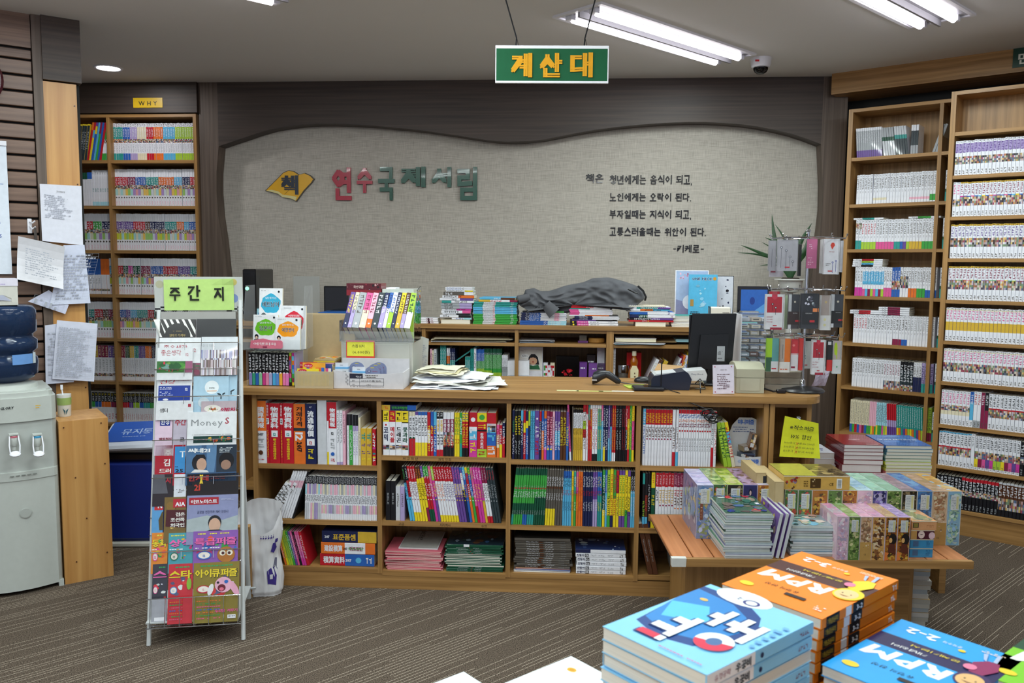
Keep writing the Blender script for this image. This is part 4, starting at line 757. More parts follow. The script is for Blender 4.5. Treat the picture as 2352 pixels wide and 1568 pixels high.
SG = Fr(0, 3.4, 1.0)
a, z, w_, h_ = rectpx(1138, 104, 1397, 191, 0, SG)
t = thing('hanging_sign', 'green hanging sign with yellow letters over the cash counter', 'sign', SG.M(a, 0, z))
b = MB(); b.box(0, w_, 0, .012, 0, h_, 'w', 'plastic'); pd = b.pad((0, 0, 0), (1, 0, 0), (0, 0, 1), 'matte'); pd.rect(.004, .008, w_-.004, h_-.012, '0e5c38')
b.obj('board', None, t)
for ch, x0, x1, y0, y1 in (('계', 1174, 1222, 122, 178), ('산', 1240, 1291, 122, 178), ('대', 1310, 1361, 121, 178)):
 aa, zz, ww, hh = rectpx(x0, y0, x1, y1, 0, SG)
 for o_, c_ in ((.0014, '083220'), (0, 'e8a51c')):
  b = MB(); glyph3(b, ch, aa-a+o_, zz-z-o_, ww, hh, .0015 if o_ else .003, c_, 'matte')
  if not o_: b.obj('letter', None, t)
  else: b.obj('letter_shadow', None, t)
for x0, x1, dx in ((1188, 1160, -.0), (1345, 1370, 0)):
 a0, z0 = SG.hit(x0, 106, .006); a1, _ = SG.hit(x1, 0, .006); zt = SG.hit(x1, 0, .006)[1]
 k = (ZC-.002-z0)/(zt-z0); ax = a0+(a1-a0)*k
 b = MB(); b.tube([(a0-a-.006, .006, h_-.004), (a0-a-.003, .006, h_+.03), (ax-a, .006, ZC-z-.002)], .0028, 'k', 'cloth', 6); b.tube([(a0-a+.006, .006, h_-.004), (a0-a-.003, .006, h_+.035)], .0012, 'k', 'cloth', 5); b.obj('rope', None, t)
def label_plate(fr, off, x0, y0, x1, y1, col, txt, tc_, lab):
 a, z, w_, h_ = rectpx(x0, y0, x1, y1, off, fr); b = MB(); b.box(0, w_, -.003, 0, 0, h_, col, 'plastic')
 pd = b.pad((0, -.003, 0), (1, 0, 0), (0, 0, 1), 'plastic'); pd.text(txt, w_/2, h_*.22, h_*.62, tc_, 1, al='c')
 tag(b.obj('shelf_sign', fr.M(a, off, z)), lab, 'sign')
label_plate(WF, -.021, 306, 225, 374, 247, 'e0b81c', 'W H Y', '1a1a1a', 'yellow shelf sign with black capitals on the corner bookcase header')
label_plate(WF, -.021, 150, 229, 182, 251, 'e0b81c', '학사', '1a1a1a', 'yellow shelf sign half hidden by the pillar')
a, z, w_, h_ = rectpx(2328, 112, 2352, 153, fb-.015, RB)
b = MB(); b.box(0, .34, -.006, 0, 0, h_, '123f30', 'plastic'); pd = b.pad((0, -.006, 0), (1, 0, 0), (0, 0, 1), 'plastic'); pd.text('만화', .026, h_*.2, h_*.62, 'e8e8d8', 2)
tag(b.obj('shelf_sign', RB.M(a, fb-.011, z)), 'dark green sign on the oak fascia at the right edge', 'sign')
x_, y_ = Fr(0, 0, 0).hz(1748, 134, ZC)
t = thing('dome_camera', 'white dome security camera on the ceiling', 'security camera', T((x_, y_, ZC)) @ RX(PI))
b = MB(); b.lathe([(.062, 0), (.06, .012), (.056, .04), (.052, .052), (.044, .055)], 'w', 'plastic', 28); b.obj('housing', None, t, 40)
b = MB(); b.lathe([(.044, .05), (.042, .066), (.034, .08), (.02, .089), (.004, .092)], 'k', 'smoked_glass', 24); b.obj('dome', None, t, 60)
b = MB(); b.box(-.048, -.026, -.003, .003, -.005, .005, 'd0202a', 'plastic', T((0, .052, .025))); b.obj('badge', None, t)
# ================= on the back counter =================
BT = 1.1405
def A_(px, py=745, b=.03): return BF.hit(px, py, b)[0]
def tk(n, th, l, d, bands, desc, titles=(), cov=None, var=1, mat='print', cover=None, pages='e8e4d6'): return S(n, th, l, bands, desc, titles, d, cov, 0, var, mat, 0, 0, cover, pages)
ac = A_(1049)
stack(BF, ac, .03, BT, [(tk(1, 26, 178, 160, 'e60 w40', 'thick cream-edged book'), 'fore', -.01), (tk(1, 12, 120, 110, 'w60 C40', 'small pale novel', (('', 'b', .2, .6),)), 'spine', .03), (tk(1, 15, 190, 140, 'w60 k40', 'white and black novel', (('', 'k', .1, .3),)), 'spine', -.01), (tk(1, 9, 170, 140, 'w50 k50', 'black-lettered white novel', (('', 'k', .1, .8),)), 'spine'), (tk(1, 17, 180, 140, 'w72 p28', 'white and rose novel', (('', 'k', .1, .6),)), 'spine', -.003), (tk(1, 10, 180, 140, 'w50 i50', 'white and plum novel', (('', 'k', .1, .8),)), 'spine'),
 (tk(2, 17, 190, 140, 's60 V40', 'blue-grey novel', (('', 'G', .1, .4),)), 'spine', 0), (tk(1, 15, 195, 140, 't30 w70', 'white novel with green end', (('', 'G', .4, .8),)), 'spine', .005), (tk(1, 14, 205, 140, 'w60 v40', 'white novel with violet end', (('', 'k', .35, .5),)), 'spine', .0), (tk(1, 17, 195, 140, 'w50 o50', 'white and orange novel', (('', 'G', .05, .45), ('', 'm', .5, .6))), 'spine', .006), (tk(1, 20, 180, 140, 'G70 w30', 'charcoal novel', (('', 'w', .06, .3),)), 'spine', .012), (tk(1, 9, 165, 130, 'w70 y30', 'thin white booklet with yellow end', (('', 'G', .05, .6),)), 'spine', .015), (tk(2, 9, 165, 130, 'w100', 'thin white speckled booklet', (('', 'b', .05, .6), ('', 'k', .62, .7))), 'spine', .012)], 'in the novel pile, back counter')
stack(BF, A_(985), .03, BT, [(tk(3, 11, 115, 100, 'w45 k10 w45', 'small white notebook', (('', 'm', .35, .75),)), 'spine')], 'at the left end of the lettered back counter')
wkb = lambda n, c, nm: tk(n, 10, 265, 190, f'{c}22 w28 {c}50', nm, (('', 'r', .45, .5, .9), ('', 'k', .2, .45, .5), ('', 'w', .85, .92)), c, 2)
stack(BF, A_(1137), .035, BT, [(wkb(6, 'g', 'green workbook'), 'spine'), (wkb(4, 'c', 'sky-blue workbook'), 'spine'), (wkb(3, 't', 'teal workbook'), 'spine'), (tk(1, 13, 235, 190, 'f30 w50 m20', 'white and brown lettered book', (('', 'r', .3, .6),)), 'spine', .02), (tk(1, 14, 215, 190, 'c60 N40', 'blue and brown book', (('', 'w', .4, .6),)), 'spine', .015)], 'in the green and blue pile, back counter')
stack(BF, A_(1248), .035, BT, [(tk(4, 6, 280, 200, 'b60 C40', 'glossy sky-blue magazine', (('', 'w', .5, .9),), var=2, mat='gloss'), 'spine'), (tk(7, 6.5, 275, 200, 'n18 b25 w30 P10 w17', 'glossy navy and white magazine', (('', 'w', .1, .4), ('', 'p', .8, .85)), var=3, mat='gloss'), 'spine'), (tk(2, 5, 250, 200, 'k70 g30', 'black magazine', mat='gloss'), 'spine')], 'in the magazine pile under the jacket')
stack(BF, A_(1363), .03, BT, [(tk(2, 14, 285, 205, 'k14 i24 w62', 'white and magenta workbook', (('O', 'y', .04, .09, .8), ('>자이스토리', 'w', .16, .36, .8), ('>영어 독해 기본', 'k', .42, .6, .6), ('', 's', .8, .95, .4))), 'spine'), (tk(1, 6, 240, 180, 'v60 k40', 'purple magazine'), 'spine', -.01), (tk(3, 7, 265, 200, 'n40 w60', 'navy and white magazine', (('', 'w', .1, .3),), var=2), 'spine', .02), (tk(1, 6, 240, 190, 'w40 o60', 'orange magazine'), 'spine', -.03), (tk(4, 8, 255, 200, 'p22 w78', 'pink-ended white magazine', var=3), 'spine', -.015), (tk(1, 7, 240, 190, 't50 w50', 'teal-edged magazine'), 'spine', -.02), (tk(2, 9, 225, 190, 'r60 w40', 'red-covered magazine', (('', 'w', .4, .9),), var=2), 'spine', -.02)], 'in the magazine pile under the jacket\'s middle')
zt = stack(BF, A_(1495), .03, BT, [(tk(1, 26, 180, 140, 'e100', 'cream boxed book'), 'fore', .0), (tk(1, 11, 265, 190, 'r100', 'red book', (('', 'w', .3, .4), ('O', 'f', .42, .45))), 'spine'), (tk(1, 13, 255, 190, 'k50 v50', 'dark purple book', (('', 'w', .1, .7),)), 'spine', .005), (tk(1, 18, 270, 190, 'n20 d20 w60', 'navy and green book', (('', 'w', .2, .5), ('', 'm', .9, .95))), 'spine', .008), (tk(1, 16, 265, 190, 'b40 w60', 'blue and white thick magazine', (('', 'v', .85, .9),)), 'spine', .01), (tk(1, 5, 240, 190, 'w100', 'thin white magazine'), 'spine', -.02), (tk(1, 12, 250, 190, 'w30 o30 c40', 'orange and blue striped book', (('', 'k', .4, .8),)), 'spine', -.015), (tk(1, 12, 250, 190, 'w20 t50 v30', 'teal book with violet end', (('', 'w', .3, .7),)), 'spine', -.012)], 'in the pile right of the jacket')
b = MB(); b.box(-.11, .11, 0, .15, 0, .006, 'e', 'pages')
for i in range(18): b.tube([(-.10+i*.0118+.004*math.cos(q), .0+.004*math.sin(q)*0, .003+.006*math.sin(q)) for q in [2*PI*j/6 for j in range(7)]], .0008, 'w', 'plastic', 4, False)
tag(b.obj('notepad', BF.M(A_(1490)-.01, .03, zt+.0005)), 'white spiral-bound pad on top of the pile right of the jacket', 'notepad')
stack(BF, A_(1575), .045, BT, [(tk(7, 8, 165, 140, 'w30 e70', 'cream-edged booklet', (('', 'G', .3, .8),), var=3), 'fore'), (tk(1, 8, 165, 140, 't60 w40', 'teal-edged booklet'), 'fore')], 'behind the desk monitor')
def jacket():
 b = MB()
 out = [(1192, 700), (1184, 690), (1186, 678), (1202, 676), (1206, 664), (1226, 661), (1240, 668), (1262, 668), (1300, 655), (1340, 648), (1362, 638), (1400, 636), (1430, 644), (1462, 655), (1478, 668), (1483, 686), (1460, 690), (1440, 697), (1415, 702), (1404, 713), (1392, 712), (1386, 700), (1360, 703), (1320, 716), (1290, 722), (1262, 728), (1250, 716), (1230, 722), (1214, 716), (1204, 708)]
 P = [BF.hit(x, y, .08) for x, y in out]
 cx = sum(p[0] for p in P)/len(P); cz = sum(p[1] for p in P)/len(P)
 P2 = []
 for i in range(len(P)):
  q0, q1 = P[i], P[(i+1) % len(P)]
  for k in (0, .34, .67): P2.append((q0[0]+(q1[0]-q0[0])*k, q0[1]+(q1[1]-q0[1])*k))
 P = P2; n = len(P); rings = []; rr = random.Random(3)
 from mathutils import noise
 def fold(a, z):
  p = noise.noise(Vector((a*9, z*16, 1.3))); q = a*26+z*38+p*5; r2 = a*50-z*62+p*4
  return .034*(abs(math.sin(q))-.5)+.016*(abs(math.sin(r2))-.5)+.02*noise.noise(Vector((a*30, z*34, 4)))
 amin = min(p[0] for p in P); amax = max(p[0] for p in P)
 def spine_z(a): # the ridge line the rings shrink towards
  k = (a-amin)/(amax-amin); return 1.185+.10*math.sin(PI*min(1, k*1.05))+.03*k
 vs = []; K_ = 16
 for j in range(K_):
  s = 1-j/(K_-1)*.98
  for (a, z) in P:
   ax = cx+(a-cx)*(1-(1-s)*.25 if j < K_-1 else .8); az = spine_z(ax)+(z-spine_z(ax))*s
   dep = -.075*math.sqrt(max(0, 1-s*s))
   y = .10+dep+fold(ax, az)*(1-s**4)
   vs.append((ax, y, az))
 base = len(vs)
 for (a, z) in P: vs.append((a, .15, z+0))
 for (a, z) in P: vs.append((cx+(a-cx)*.8, .26+fold(a, z), spine_z(a)*.5+z*.5))
 fs = []
 for j in range(K_-1):
  for i in range(n): k = (i+1) % n; fs.append((j*n+i, (j+1)*n+i, (j+1)*n+k, j*n+k))
 for i in range(n):
  k = (i+1) % n; fs.append((i, k, base+k, base+i)); fs.append((base+i, base+k, base+n+k, base+n+i))
 fs.append(tuple(base+n+i for i in range(n)))
 b.mesh(vs, fs, '58595e', 'cloth'); b.face([vs[(K_-1)*n+i] for i in range(n)], '58595e', 'cloth')
 o = b.obj('jacket', BF.M(0, 0, 0), None, True); tag(o, 'dark grey jacket thrown over the piles on the back counter', 'jacket')
 md = o.modifiers.new('s', 'SUBSURF'); md.levels = 1; md.render_levels = 1
 def pz(x, y, d=-.0): a, z = BF.hit(x, y, .03); return (a, .03+d, z)
 b = MB(); b.tube([pz(1442, 664, .0), pz(1456, 671), pz(1466, 674)], .004, '141417', 'plastic', 6); b.obj('pocket_zip', None, o)
 b = MB(); b.tube([pz(1482, 690, .02), pz(1484, 682, .01), pz(1478, 668, .02), pz(1466, 657, .03)], .006, '1c1c20', 'cloth', 6); b.obj('hem_band', None, o)
 b = MB()   # cuff and flap
 cf = [pz(1183, 697, .0), pz(1184, 678, .0)]
 a, z = BF.hit(1196, 688, .04)
 b.lathe([(.026, 0), (.024, .05), (.02, .07)], '58595e', 'cloth', 16, T((a-.012, .04, z)) @ RY(PI/2.3)); b.obj('cuff', None, o, 60)
 b = MB(); fl = [pz(1262, 690), pz(1285, 708), pz(1262, 730), pz(1247, 708)]
 bent(b, (fl[3]), (fl[2]), (fl[1]), (fl[0]), .012, 6, 6, '58595e', 'cloth', .002); b.obj('collar_flap', T((0, -.02, 0)), o, True)
jacket()
def panelpx(name, label, cat, fr, off, cs, th, c, mat, draw=None, zb=None, tilt=None):
 (x0, y0, x1, y1) = cs; a, z, w_, h_ = rectpx(x0, y0, x1, y1, off, fr)
 if zb is not None: h_ += z-zb; z = zb
 b = MB(); b.box(0, w_, 0, th, 0, h_, c, mat, bev=.001)
 if draw: draw(b.pad((0, 0, 0), (1, 0, 0), (0, 0, 1), mat), w_, h_)
 return tag(b.obj(name, fr.M(a, off, z) @ RX(-(tilt or 0))), label, cat)
def blossom(pd, W, H):
 pd.rect(.006, .006, W-.006, H-.006, 'a9bede'); pd.poly([(.006, .006), (W-.006, .006), (W-.006, H*.3), (.006, H*.45)], '8a8fb4'); pd.ell(W*.45, H*.4, W*.22, H*.14, 'eef2fa'); pd.blobs(W*.08, H*.8, W*.5, H*.97, ['d87a9a', 'b05a78', 'e8b0c4'], 14, sz=.08); pd.scrib(W*.1, H*.14, W*.8, H*.18, '3a3a5a')
panelpx('picture_board', 'white-framed blossom and sky picture leaning on the fabric wall', 'picture', BF, .34, (1552, 620, 1626, 720), .012, 'w', 'gloss', blossom, BT+.001, .03)
def bluebook(pd, W, H):
 pd.rect(0, 0, W, H, '5ab8e2'); pd.text('ONE PIECE', W*.1, H*.86, H*.1, 'w', 2, w=W*.72); pd.text('ONE PIECE', W*.1, H*.865, H*.09, '1c2c5a', 1, w=W*.71); pd.ell(W*.9, H*.9, W*.06, W*.06, 'e0a030')
 pd.blobs(W*.2, H*.2, W*.8, H*.78, ['8cc8e8', '7ab8d8', 'a8d8ee'], 10, sz=.12); pd.rect(W*.06, H*.24, W*.18, H*.4, 'b08a4a'); pd.scrib(W*.06, H*.05, W*.5, H*.12, 'k', 2)
zz = BF.hit(1615, 702, .30)[1]
panelpx('comic_book', 'sky-blue comic standing in front of the blossom picture', 'comic', BF, .27, (1583, 630, 1646, 714), .018, '3aa0d8', 'gloss', bluebook, BT+.052, .0)
b = MB(); b.box(0, .17, 0, .1, 0, .05, 'e8662c', 'plastic', bev=.006); tag(b.obj('pencil_case', BF.M(BF.hit(1568, 716, .25)[0], .25, BT+.0005)), 'orange plastic case below the sky-blue comic', 'case')
def dotty(pd, W, H):
 pd.rect(.004, .004, W-.004, H-.004, 'd4d8e2'); pd.blobs(W*.15, H*.4, W*.85, H*.95, ['2a3050', 'k', '3a4058'], 6, sz=.07); pd.text('사', W*.1, H*.25, H*.16, 'k', 2)
panelpx('picture_board', 'black-edged white board with dots and a syllable, behind the monitor', 'picture', BF, .33, (1646, 633, 1684, 700), .01, 'k', 'gloss', dotty, BT+.001)
b = MB(); b.box(0, .125, 0, .07, 0, .115, 'e4e0d4', 'plastic', bev=.006)
for i in range(6): b.box(.075, .115, -.001, 0, .04+i*.008, .043+i*.008, 'G', 'plastic')
b.box(0, .003, -.004, .074, -.0, .118, 'k', 'plastic')
tag(b.obj('desk_speaker', BF.M(BF.hit(1631, 700, .12)[0], .12, BT+.001)), 'cream box-shaped device behind the top of the monitor', 'device')
def bluepic(pd, W, H): pd.rect(.02, .02, W-.02, H-.02, '2a62b8'); pd.poly([(.02, .02), (W-.02, .02), (W-.02, H*.6), (W*.5, H*.35)], '5a9ad8'); pd.ell(W*.45, H*.62, W*.08, H*.1, '1a3a8a')
panelpx('framed_picture', 'dark-framed blue picture in clear film beside the case display', 'picture', BF, .30, (1695, 657, 1768, 735), .02, '16161c', 'gloss', bluepic, BT+.001)
for i in range(5):
 b = MB(); b.box(-.05, .05, 0, .09, 0, .011, ['8a8880', '3a2c28', '2a2a30', '8a86b8', '5aa8a8'][4-i], 'gloss', bev=.003); b.box(-.047, .047, -.0006, .0, .003, .006, 'x', 'plastic')
 tag(b.obj('slim_case', BF.M(BF.hit(1722, 720, .2)[0]+R.uniform(-.006, .006), .18, BT+.001+i*.0165+.012)), ['teal', 'lilac', 'black', 'dark brown', 'silver'][i]+' slim metal case in the small pile before the blue picture', 'case', 'slim metal cases')
b = MB(); b.box(-.055, .055, 0, .1, 0, .012, 'C', 'gloss'); tag(b.obj('slim_case', BF.M(BF.hit(1722, 720, .2)[0], .175, BT+.0003)), 'pale blue box under the pile of slim metal cases', 'case')
b = MB(); b.box(0, .085, 0, .3, 0, .32, '0b0b0e', 'gloss', bev=.006); b.lathe([(.012, 0), (.012, .003)], 'w', 'led', 16, T((.03, -.001, .2)) @ RX(PI/2)); b.box(.0, .085, -.001, .0, .04, .06, 's', 'chrome')
tag(b.obj('computer_tower', BF.M(A_(556), .05, BT+.0005)), 'glossy black computer tower with a green light behind the magazine rack', 'computer')
panelpx('metal_plate', 'plain light grey bookend plate standing against the wall', 'bookend', BF, .40, (673, 634, 735, 725), .004, 'a6a6a2', 'plastic', None, BT+.001)
t = thing('small_monitor', 'black screen half hidden behind the novel display', 'monitor', BF.M(BF.hit(744, 720, .25)[0], .25, BT))
b = MB(); b.box(0, .34, 0, .03, .03, .215, '101014', 'plastic', bev=.004); b.obj('casing', None, t)
b = MB(); b.box(.012, .328, -.002, .0005, .042, .203, '08080a', 'smoked_glass'); b.obj('screen', None, t)
b = MB(); b.box(.12, .22, -.03, .1, 0, .012, '101014', 'plastic'); b.box(.15, .19, .01, .03, .01, .05, '101014', 'plastic'); b.obj('stand', None, t)
b = MB(); b.box(0, .22, 0, .2, 0, .06, '1f5fae', 'plastic', bev=.004); tag(b.obj('file_box', BF.M(BF.hit(729, 720, .02)[0], .02, BT+.0005)), 'blue plastic file box in front of the black screen', 'box')
b = MB(); b.box(0, .10, 0, .18, 0, .075, 'C', 'gloss'); pd = b.pad((0, 0, 0), (1, 0, 0), (0, 0, 1)); pd.rect(.01, .015, .09, .05, 'b'); pd.ell(.03, .035, .012, .012, 'w')
tag(b.obj('small_box', BF.M(A_(586), .06, BT+.0005)), 'pale blue small box beside the computer tower', 'box')
def bsec(x0, x1, y, b=.03): return BF.hit(x0, y, b)[0], BF.hit(x1, y, b)[0]
def papers(fr, a, bb, z, w_, d_, n, name, label, cat='papers', cols=('w',), rr=R, curl=0, grp=None, spread=.02):
 b = MB(); zz = z
 for i in range(n):
  M = T((w_/2+rr.uniform(-spread, spread), d_/2+rr.uniform(-spread, spread)*.6, 0)) @ RZ(rr.uniform(-.12, .12))
  t_ = rr.uniform(.0015, .003)
  def f(u, v, zz=zz, M=M): return M @ Vector(((u-.5)*w_, (v-.5)*d_, zz-z+curl*abs(u-.5)**2*4*(1+.5*math.sin(9*v+i))))
  c = rr.choice(cols); b.grid(f, 6, 4, c, 'matte'); b.grid(lambda u, v: f(1-u, v)-Vector((0, 0, t_*.8)) if False else f(1-u, v)+Vector((0, 0, -.0006)), 6, 4, c, 'matte'); zz += t_
 return tag(b.obj(name, fr.M(a, bb, z+.0008)), label, cat, grp)
a0, a1 = bsec(985, 1180, 780); papers(BF, a0+.02, .02, 1.033, a1-a0-.06, .24, 9, 'paper_stack', 'newspapers and sheets in the left letter tray of the back counter', cols=('x', 's', 'w', 'e'), spread=.03)
a0, a1 = bsec(1190, 1290, 780); papers(BF, a0+.005, .02, 1.033, .21, .22, 6, 'paper_stack', 'white sheets in the middle letter tray of the back counter', cols=('w', 'x'))
b = MB(); b.lathe([(.045, 0), (.05, .006), (.05, .024), (.046, .03)], 'a87838', 'print', 24); tag(b.obj('tin', BF.M(BF.hit(1370, 778, .08)[0], .1, 1.033)), 'flat round gold tin in the letter tray', 'tin')
b = MB(); b.box(-.03, .03, 0, .05, 0, .012, '6a3a7a', 'print'); b.box(-.022, .022, .0, .04, .013, .045, 'G', 'gloss'); tag(b.obj('small_box', BF.M(BF.hit(1339, 780, .08)[0], .07, 1.033)), 'small grey case on a purple box in the letter tray', 'box')
a0, a1 = bsec(1410, 1590, 780)
papers(BF, a0+.0, .0, 1.033, .30, .24, 4, 'paper_stack', 'loose white sheets in the right letter tray', cols=('w', 'C'), curl=.0)
b = MB(); b.box(0, .24, 0, .2, 0, .02, 'e', 'pages'); b.box(-.002, .242, -.002, .2, .02, .022, 'w', 'print'); tag(b.obj('paper_ream', BF.M(a0+.01, .03, 1.047)), 'cream ream of paper in the right letter tray', 'papers')
b = MB(); bent(b, (0, 0, 0), (.12, .0, .0), (.15, .2, .02), (.0, .2, .0), .0, c='c8a878'); b.box(.12, .30, .03, .2, 0, .016, 'C', 'matte'); tag(b.obj('envelope', BF.M(a0+.25, .03, 1.0475)), 'brown envelope and blue-lined pad in the right letter tray', 'papers')
zl = .750
def br(p0, p1, specs, place, b=.03, y=860):
 row(BF, b, zl, BF.hit(p0, 870, b)[0], BF.hit(p1, 870, b)[0], specs, place)
def bk(n, nm, bands, c='k', th=12, h=230, lean=0, **kw): return S(n, th, h, bands, nm, (('', c, .1, .5, .6),), 170, lean=lean, **kw)
br(988, 1003, [bk(1, 'rose paperback', 'P100', h=235, th=16), bk(1, 'cream paperback', 'e100', h=225, th=14), bk(1, 'dark grey paperback', 'x40 q60', h=235, th=24)], 'left in the back counter')
br(1011, 1045, [bk(3, 'tall teal workbook', 't60 k15 t25', 'w', h=265, th=13), 4, bk(2, 'orange and teal workbook', 'w20 o20 t60', h=240, th=11), bk(3, 'navy-topped teal workbook', 'n30 t70', 'w', h=240, th=11)], 'left of the slanting folder, back counter')
br(1068, 1152, [bk(4, 'low teal booklet', 't100', 'w', h=190, th=11), bk(2, 'tall teal folder', 't100', h=238, th=14), bk(1, 'white and grey file', 'w70 x30', h=240, th=20), bk(6, 'navy-topped lime workbook', 'b30 g20 l50', 'w', h=238, th=10.5, var=3), bk(6, 'green-topped lime workbook', 'd15 g40 l45', 'w', h=242, th=10.5, var=3), 4, bk(7, 'bright green workbook', 'd15 g45 l40', 'w', h=242, th=10.5, var=3)], 'right of the slanting folder, back counter')
br(1153, 1166, [bk(4, 'pale grey ring-bound book', 'w35 s65', 'G', h=205, th=12)], 'by the middle divider, back counter')
b = MB(); b.box(0, .2, 0, .17, 0, .008, '3a8a86', 'plastic'); tag(b.obj('folder', BF.M(BF.hit(1042, 832, .05)[0], .05, zat(BF, 1042, 834, .05)) @ RY(-.62)), 'teal folder lying aslant over the teal booklets', 'folder')
b = MB(); b.box(0, .13, 0, .18, 0, .17, 'w', 'matte'); b.box(.002, .128, -.001, 0, .02, .022, 's', 'matte'); b.box(.002, .128, -.001, 0, .08, .082, 's', 'matte'); tag(b.obj('storage_box', BF.M(BF.hit(1166, 850, .03)[0], .03, zl)), 'small white storage box by the middle divider', 'box')
def face_(pd, W, H):
 pd.rect(.003, .003, W-.003, H-.003, 'e6e2dc'); pd.text('주문서', W*.08, H*.88, H*.05, 'G', 1); pd.ell(W*.27, H*.68, W*.17, H*.1, 'f4f4f4'); pd.scrib(W*.15, H*.64, W*.38, H*.72, 'G', 2)
 pd.poly([(W*.38, H*.3), (W*.42, H*.62), (W*.52, H*.76), (W*.68, H*.76), (W*.8, H*.62), (W*.86, H*.3)], '1c1820'); pd.ell(W*.6, H*.46, W*.17, H*.17, 'd8a888'); pd.rect(W*.46, H*.6, W*.58, H*.67, '16161a'); pd.rect(W*.62, H*.6, W*.74, H*.67, '16161a'); pd.ell(W*.6, H*.42, W*.04, H*.04, 'b05a4a'); pd.poly([(W*.32, H*.08), (W*.4, H*.3), (W*.6, H*.24), (W*.82, H*.3), (W*.9, H*.08)], '2e6a44')
a, z, w_, h_ = rectpx(1191, 826, 1246, 875, .1, BF)
b = MB(); b.box(0, w_, 0, .012, 0, h_+.12, 'w', 'print'); face_(b.pad((0, 0, h_*.0+.10), (1, 0, 0), (0, 0, 1)), w_, h_+.01)
tag(b.obj('caricature_board', BF.M(a, .1, zl)), 'white card with a drawn face in sunglasses inside the back counter', 'card')
for i, (x, c, h2, nm) in enumerate(((1252, 'w', .155, 'white and red pill box'), (1262, 'P', .14, 'pink patterned pill box'), (1268, 'e', .155, 'cream and green pill box'))):
 b = MB(); b.box(0, .026, 0, .04, 0, h2, c, 'print'); pd = b.pad((0, 0, 0), (1, 0, 0), (0, 0, 1)); pd.mosaic(.003, h2*.5, .023, h2*.9, ['r', 'w', 'g', 'w'], 2, 4)
 tag(b.obj('pill_box', BF.M(BF.hit(x-4, 850, .08)[0], .08, zl)), nm+' beside the card with the drawn face', 'box')
b = MB(); b.box(0, .14, 0, .04, 0, .2, '0a0a0c', 'gloss', bev=.003); pd = b.pad((0, 0, 0), (1, 0, 0), (0, 0, 1), 'gloss'); pd.rect(.01, .01, .13, .19, '060608'); pd.blobs(.02, .07, .12, .125, ['a81c28', 'd8303a', '3a1014'], 14, sz=.14)
tag(b.obj('digital_frame', BF.M(BF.hit(1277, 850, .08)[0], .08, zl)), 'black glossy screen with red flowers inside the back counter', 'screen')
for x0, c, h2, w2, nm in ((1331, '6a3a8a', .165, .045, 'short purple carton beside the black screen'), (1348, '2a1c20', .205, .05, 'dark brown carton with an orange mark'), (1352, '7a4a9a', .16, .05, 'purple carton with a square label'), (1371, 'd8d8e4', .28, .045, 'tall pale carton by the double divider'), (1372, '6a3a8a', .155, .045, 'purple carton before the tall pale carton')):
 b = MB(); b.box(0, w2, 0, .05, 0, h2, c, 'print'); pd = b.pad((0, 0, 0), (1, 0, 0), (0, 0, 1)); pd.scrib(.006, h2*.75, w2-.006, h2*.85, 'w'); pd.rect(w2*.3, h2*.35, w2*.7, h2*.5, 'o' if 'brown' in nm else 'w') if 'label' in nm or 'brown' in nm else None
 off = .12 if ('tall' in nm or 'brown' in nm) else .05
 tag(b.obj('carton', BF.M(BF.hit(x0, 850, off)[0], off, zl)), nm, 'box')
row(BF, .03, zl, BF.hit(1407, 870, .03)[0], BF.hit(1413, 870, .03)[0], [bk(3, 'thin white file', 'w100', h=255, th=5)], 'beside the double divider, back counter')
a, _ = BF.hit(1421, 850, .08);
b = MB(); b.lathe([(.03, 0), (.034, .004), (.034, .06), (.03, .066)], '8a7448', 'gloss', 20); b.lathe([(.032, .066), (.032, .1), (.03, .105)], 'G', 'gloss', 20); b.lathe([(.035, .105), (.035, .145), (.033, .15)], 's', 'chrome', 24)
tag(b.obj('coffee_jar', BF.M(a+.03, .09, zl), None, 40), 'glass jar with silver lid beside the oil bottle box', 'jar')
b = MB(); b.box(0, .088, .01, .09, 0, .225, 'b01c20', 'gloss'); tag(b.obj('oil_carton', BF.M(BF.hit(1440, 850, .06)[0], .09, zl)), 'red carton behind the amber oil bottle', 'box')
t = thing('oil_bottle', 'amber oil bottle with cream label inside the back counter', 'bottle', BF.M(BF.hit(1456, 850, .05)[0], .05, zl))
b = MB(); b.lathe([(.03, 0), (.036, .01), (.037, .09), (.03, .125), (.02, .15), (.024, .17), (.022, .185), (.012, .2), (.011, .215)], 'o', 'oil', 22); b.obj('body', None, t, 50)
b = MB(); b.lathe([(.0135, .212), (.0135, .235), (.012, .24)], 'e', 'plastic', 16); b.obj('cap', None, t, 40)
b = MB(); b.ext([(-.022, .03), (.022, .03), (.024, .13), (.012, .155), (-.012, .155), (-.024, .13)], -.0405, -.0385, 'e4d8b0', 'matte'); pd = b.pad((0, -.0406, 0), (1, 0, 0), (0, 0, 1)); pd.scrib(-.018, .08, .018, .12, 'N', 2); pd.blobs(-.018, .034, .018, .07, ['N', 'b06a30'], 5, sz=.3); b.obj('label', None, t)
row(BF, .03, zl, BF.hit(1474, 870, .03)[0], BF.hit(1503, 870, .03)[0], [bk(1, 'black and white leaning novel', 'w40 N60', 'e', 19, 205, 24), bk(1, 'brown leaning novel', 'N60 w40', 'w', 19, 205, 24), bk(1, 'mustard leaning novel', 'f100', 'w', 22, 200, 26)], 'right of the oil bottle')
